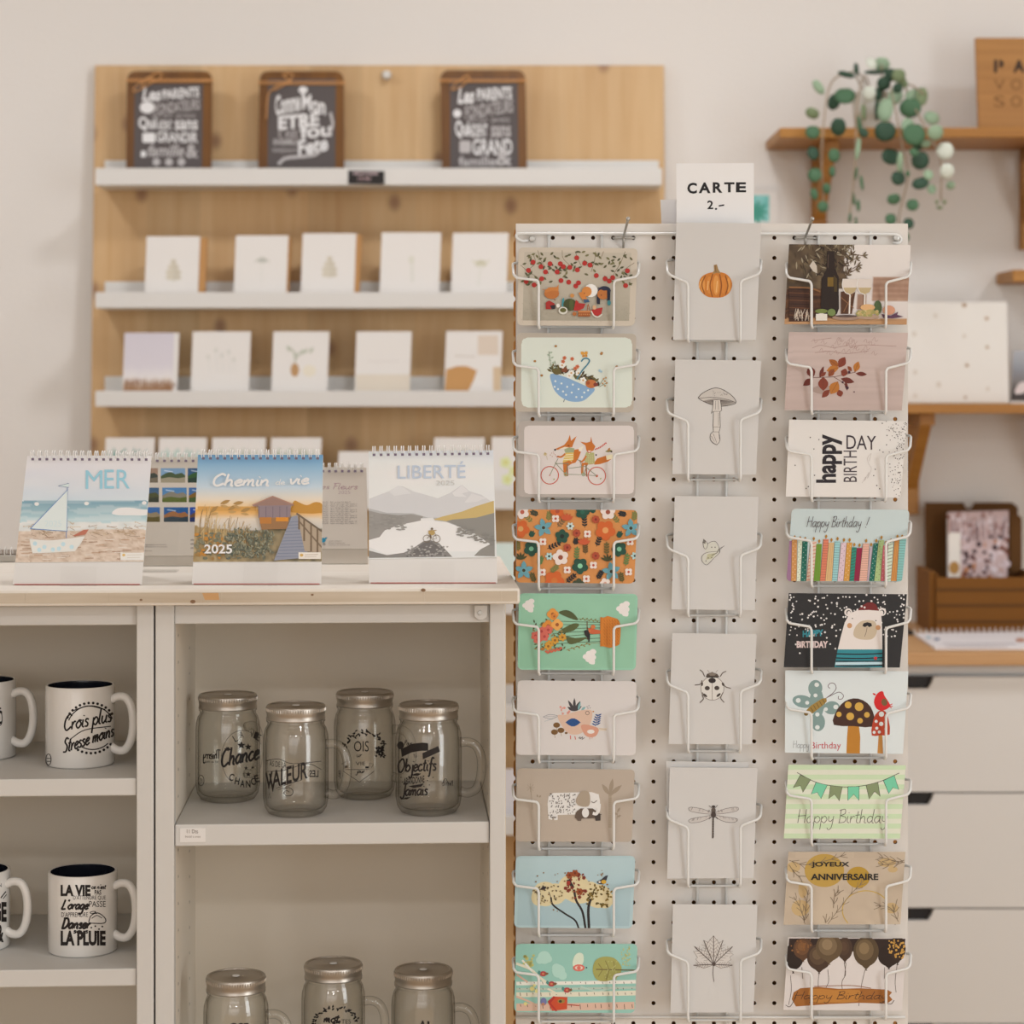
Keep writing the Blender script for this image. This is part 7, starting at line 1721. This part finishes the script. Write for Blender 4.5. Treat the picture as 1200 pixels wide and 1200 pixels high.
def art_bmush(A, q):
    TE, WH = (122, 142, 136), (208, 208, 202)
    for x, y, rx, ry, rot in ((357, 690, 45, 53, 5), (278, 775, 68, 40, 12), (462, 815, 52, 42, -5), (373, 905, 46, 60, -6)): A.ell(x, y, rx, ry, TE, rot, 20)
    A.n += 1; A.poly([(330, 720), (400, 715), (420, 790), (400, 860), (330, 850), (310, 800)], TE)
    for x, y, rr in ((366, 668, 15), (358, 736, 13), (248, 768, 16), (305, 783, 13), (488, 810, 16), (424, 824, 13), (370, 858, 14), (370, 940, 15)): A.ell(x, y, rr, rr*.95, WH)
    A.poly([(300, 830), (330, 800), (400, 756), (428, 752), (430, 775), (405, 800), (340, 850), (318, 852)], (148, 116, 54)).ell(298, 854, 14, 12, (120, 92, 44))
    for k in range(5): x = 335 + k*19; y = 830 - k*13; A.line([(x - 8, y - 18), (x + 8, y + 10)], 3, (70, 52, 34), 0)
    A.line([(428, 752), (470, 720), (490, 690), (480, 662), (455, 658), (438, 676), (450, 692)], 4, (96, 70, 76)).line([(428, 752), (470, 730), (510, 715), (536, 735), (528, 758), (505, 758), (506, 740)], 4, (96, 70, 76))
    A.poly([(566, 930), (636, 930), (644, 1000), (642, 1108), (556, 1106), (560, 1000)], (176, 116, 38)).poly([(476, 925), (480, 860), (520, 795), (570, 762), (630, 756), (690, 785), (725, 840), (735, 935), (600, 932)], (62, 36, 26), 2)
    for x, y, rr in ((567, 797, 22), (637, 808, 28), (508, 857, 17), (580, 870, 25), (687, 860, 18), (643, 898, 18)): A.ell(x, y, rr, rr, (196, 152, 66))
    A.poly([(762, 985), (785, 985), (790, 1108), (754, 1106)], (186, 128, 62)).poly([(718, 992), (722, 920), (740, 860), (775, 830), (805, 840), (825, 890), (833, 985), (775, 990)], (172, 60, 34), 2)
    for x, y, rr in ((780, 856, 17), (746, 902, 10), (778, 918, 14), (750, 946, 10), (766, 970, 10), (733, 972, 10), (808, 905, 9), (806, 950, 8)): A.ell(x, y, rr, rr, WH)
    RD = (196, 34, 34)
    A.poly([(732, 780), (745, 735), (770, 712), (790, 712), (800, 740), (835, 795), (820, 820), (785, 832), (750, 822)], RD, 3).leaf(745, 735, 26, 6, 150, RD).line([(828, 800), (850, 790)], 5, RD).line([(828, 802), (852, 806)], 5, RD).line([(828, 804), (845, 818)], 5, RD).ell(798, 780, 19, 24, (110, 82, 48), rot=-15)
    A.script('Happy', 214, 1072, 318, 24, (150, 150, 148), 3, .05).text('Birthday', 330, 1034, 520, 1090, (184, 52, 62), bold=-.005)
card(V10, [(165, 576), (952, 582), (917, 1110), (163, 1102)], 'white card with a spotted butterfly, mushrooms and red bird', art_bmush, group=GR, under=(206, 208, 204))
def art_bunt(A, q):
    for k in range(8):
        v0 = (k*2)/15.0; v1 = (k*2+1)/15.0
        def e(v, s): return ((127 + (107-127)*v) if s == 0 else (643 + (617-643)*v), 61 + (384-61)*v)
        A.poly([e(v0, 0), e(v0, 1), e(v1, 1), e(v1, 0)], (190, 204, 166))
    A.n += 1; LN = (52, 46, 40)
    A.line([(165, 95), (250, 138), (350, 157), (440, 155), (530, 134), (614, 97)], 2.6, LN)
    G1, G2 = (126, 136, 98), (112, 188, 150)
    for i, P in enumerate([[(180, 105), (225, 126), (190, 182), (180, 152), (148, 162)], [(248, 138), (298, 150), (270, 210), (254, 182), (227, 190)], [(312, 152), (364, 157), (350, 220), (330, 190), (304, 210)], [(388, 157), (438, 156), (437, 218), (414, 190), (388, 218)], [(468, 150), (520, 138), (530, 200), (505, 178), (482, 212)], [(544, 130), (592, 108), (612, 170), (586, 160), (568, 188)]]):
        A.poly(P, G2 if i % 2 else G1).line(P + [P[0]], 2.2, LN, 0)
    A.script('Happy Birthday', 165, 316, 562, 30, (70, 64, 52), 2.5, .14)
card(V11, [(127, 60), (643, 63), (617, 386), (107, 384)], 'pale green striped card with a bunting of pennants', art_bunt, group=GR, under=(210, 207, 185))
def art_joy(A, q):
    A.grad([(127, 443), (641, 443), (618, 760), (107, 762)], lambda u, v: mixc((190, 170, 146), (178, 158, 136), vn(u*12, v*8, 4)), 16, 12)
    OC, GR_ = (176, 140, 66), (116, 98, 78)
    for x, y, rx, ry in ((180, 690, 40, 36), (190, 610, 20, 36), (560, 490, 40, 20), (585, 520, 22, 14), (150, 510, 30, 24), (580, 690, 30, 24)): A.ell(x, y, rx, ry, (186, 156, 110))
    A.ell(285, 525, 87, 73, OC, n=30).ell(433, 555, 52, 47, (170, 132, 46), n=26).ring(468, 700, 104, 4, (186, 152, 66), ry=86, a0=140, a1=330)
    def br(P, n, c=GR_):
        A.line(P, 2.4, c); Q = smooth_path([(a, b, 0) for a, b in P], 6)
        for k in range(n):
            i = int((k + .7)/n*(len(Q)-2)); p, d = Q[i], Q[i+1]-Q[i]; an = math.degrees(math.atan2(-d.y, d.x))
            for s in (28, -28):
                L = 34; a = math.radians(an + s); A.line([(p.x, p.y), (p.x + L*.5*math.cos(a) + 3, p.y - L*.5*math.sin(a)), (p.x + L*math.cos(a), p.y - L*math.sin(a))], 2.2, c)
    br([(300, 760), (345, 700), (400, 630), (440, 590), (470, 555)], 7); br([(200, 760), (180, 690), (150, 640)], 4); br([(195, 755), (205, 680), (215, 610)], 4); br([(290, 755), (295, 715)], 1)
    br([(130, 480), (200, 500), (300, 480), (380, 455)], 6); br([(610, 750), (575, 690), (510, 680)], 4); br([(590, 710), (605, 650)], 2); br([(640, 490), (580, 480), (525, 465)], 4); br([(635, 480), (570, 500), (520, 495)], 3); br([(325, 690), (330, 640), (350, 610)], 3); br([(130, 500), (160, 540), (180, 555)], 2)
    B_ = (34, 30, 26)
    A.text('JOYEUX', 228, 487, 395, 514, B_, bold=.03).text('ANNIVERSAIRE', 226, 539, 522, 567, B_, bold=.03)
card(V11, [(127, 443), (641, 443), (618, 761), (106, 763)], 'beige card lettered JOYEUX ANNIVERSAIRE over ochre circles', art_joy, group=GR, under=(186, 166, 142))
def art_ball(A, q):
    D1, D2, BZ = (40, 26, 18), (66, 46, 32), (104, 82, 56)
    A.poly([(130, 823), (641, 825), (634, 900), (560, 890), (400, 880), (250, 900), (124, 900)], (44, 28, 20))
    def balloon(x, y, rx, ry, c, hi):
        A.ell(x, y, rx, ry, c, n=22).poly([(x - rx*.72, y + ry*.62), (x, y + ry*1.22), (x + rx*.72, y + ry*.62)], c).poly([(x-6, y + ry*1.28), (x, y + ry*1.15), (x + 6, y + ry*1.28)], c)
        if hi: A.ell(x - rx*.1, y - ry*.1, rx*.7, ry*.7, mixc(c, hi, .5), n=18).ell(x - rx*.15, y - ry*.2, rx*.4, ry*.4, hi, n=14)
    balloon(148, 905, 46, 56, D1, None); balloon(192, 868, 44, 46, (86, 56, 34), (120, 80, 46)); balloon(375, 868, 34, 50, D2, (84, 60, 42)); balloon(262, 905, 54, 58, D2, (100, 78, 54)); balloon(568, 900, 48, 46, D1, None); balloon(606, 868, 36, 56, (46, 30, 20), None)
    balloon(306, 862, 58, 60, (92, 72, 48), (136, 112, 82)); balloon(468, 880, 56, 66, (80, 62, 40), (128, 104, 72))
    A.poly([(110, 800), (650, 800), (650, 821), (110, 819)], (208, 198, 190)) if False else None
    r = random.Random(61)
    A.dots([(565 + 72*r.random(), 830 + 80*r.random(), 3 + 3*r.random()) for _ in range(46)], 4, (196, 146, 70), 6).dots([(140 + 90*r.random(), 826 + 60*r.random(), 3 + 3*r.random()) for _ in range(20)], 4, (130, 84, 44), 6)
    for P in ([(136, 985), (140, 1050), (128, 1115)], [(262, 975), (258, 1020), (262, 1100)], [(300, 960), (304, 1010), (292, 1040)], [(372, 930), (378, 980), (362, 1020), (372, 1100)], [(380, 930), (374, 990)], [(464, 960), (448, 1030), (436, 1120)], [(605, 935), (596, 1010), (600, 1060)], [(186, 950), (190, 1000)], [(550, 950), (548, 1000)]): A.line(P, 2, (70, 52, 40))
    A.poly([(142, 1090), (150, 1060), (180, 1042), (260, 1036), (350, 1045), (440, 1042), (560, 1048), (582, 1060), (570, 1075), (584, 1092), (560, 1110), (440, 1106), (300, 1112), (160, 1122)], (150, 92, 38)).poly([(220, 1045), (330, 1050), (440, 1050), (430, 1100), (300, 1104), (230, 1100)], (176, 116, 50), 2).line([(240, 1034), (400, 1030), (490, 1042)], 3, (140, 84, 40))
    A.script('Happy Birthday', 150, 1090, 560, 17, (56, 36, 26), 2.6, .4).line([(115, 1116), (135, 1122), (160, 1080)], 2.4, (66, 46, 34)).line([(540, 1100), (575, 1112), (592, 1095)], 2.4, (66, 46, 34))
card(V11, [(127, 818), (645, 823), (626, 1141), (105, 1137)], 'white card with dark brown balloons over a bronze brush stroke', art_ball, group=GR, under=(206, 194, 186))

# CARTE sign and the scrap behind the panel
pr = plane_proj((0, DP - .006, 1.3), (0, -1, 0))
sg = slab('price_sign', [(792.5, 191.5), (883.5, 191), (883.5, 300), (793, 300)], pr, .0008, SIGNP)
tag(sg, 'white paper sign reading CARTE 2.- rising above the middle card column', 'sign')
A = Art(pr, V1)
for ch, x0, x1, y0, y1 in (('C', 808, 850, 128, 176), ('A', 858, 910, 127, 174), ('R', 920, 962, 126, 172), ('T', 970, 1015, 126, 170), ('E', 1022, 1066, 126, 170)): A.text(ch, x0, y0, x1, y1, (26, 24, 26), bold=.035)
A.text('2', 896, 206, 922, 244, (26, 24, 26), bold=.02).ell(934, 243, 5, 4, (26, 24, 26)).line([(946, 230), (970, 226)], 6, (26, 24, 26)).build(sg)
Dk = DP + .034; pk = plane_proj((0, Dk, 1.3), (0, -1, 0))
sc_ = slab('paper_sign', [(774, 234), (860, 234), (862, 330), (778, 330)], pk, .0008, SIGNP)
tag(sc_, 'blank white paper corner sticking up behind the pegboard, left of the CARTE sign', 'sign')
EXPO = -0.01
# ================================================================ light and camera
def area(name, loc_, tgt, sx, sy, e, col, shape='RECTANGLE'):
    l = bpy.data.lights.new(name, 'AREA'); l.shape = shape; l.size = sx; l.size_y = sy; l.energy = e; l.color = col
    o = bpy.data.objects.new(name, l); COLL.objects.link(o); o.location = loc_
    d = Vector(tgt) - Vector(loc_); o.rotation_euler = d.to_track_quat('-Z', 'Y').to_euler(); o.visible_camera = True
    return o
WARM = (.98, .98, 1.0)
for x in (-1.5, .2, 1.9):
    for y, e in ((-1.5, 15), (.7, 3.5), (3.5, 11)):
        area('ceiling_lamp', (x, y, 2.72), (x, y, 0), .30, .30, e, WARM, 'DISK')
area('window_light', (2.80, .5, 1.25), (0, 2.6, 1.1), 1.3, 2.2, 42, (.92, .97, 1.0))
area('front_fill_light', (-.3, -3.1, 1.5), (0, 3, 1.2), 4.2, 2.0, 34, (.98, .985, 1.0))  # added fill behind the camera, sends level light into the cabinets
w = bpy.data.worlds.new('room_air'); SC.world = w; w.use_nodes = True
w.node_tree.nodes['Background'].inputs[0].default_value = (.9, .85, .78, 1)
w.node_tree.nodes['Background'].inputs[1].default_value = .15
cam = bpy.data.cameras.new('camera'); co = bpy.data.objects.new('camera', cam); COLL.objects.link(co)
co.location = CAM; co.rotation_euler = (PI/2, 0, 0)
cam.sensor_width = 36; cam.sensor_fit = 'HORIZONTAL'; cam.lens = 36 * F / 1200; cam.shift_y = -(600 - HY) / 1200
cam.dof.use_dof = True; cam.dof.focus_distance = 2.80; cam.dof.aperture_fstop = 5.2
cam.clip_start = .05
SC.camera = co
SC.view_settings.view_transform = 'Standard'; SC.view_settings.look = 'None'; SC.view_settings.gamma = 1
SC.view_settings.use_curve_mapping = False; SC.view_settings.exposure = EXPO
SC.cycles.use_denoising = True
SC.cycles.max_bounces = 16; SC.cycles.transmission_bounces = 14; SC.cycles.transparent_max_bounces = 16
SC.cycles.caustics_refractive = True; SC.cycles.caustics_reflective = False
SC.cycles.sample_clamp_indirect = 6.0
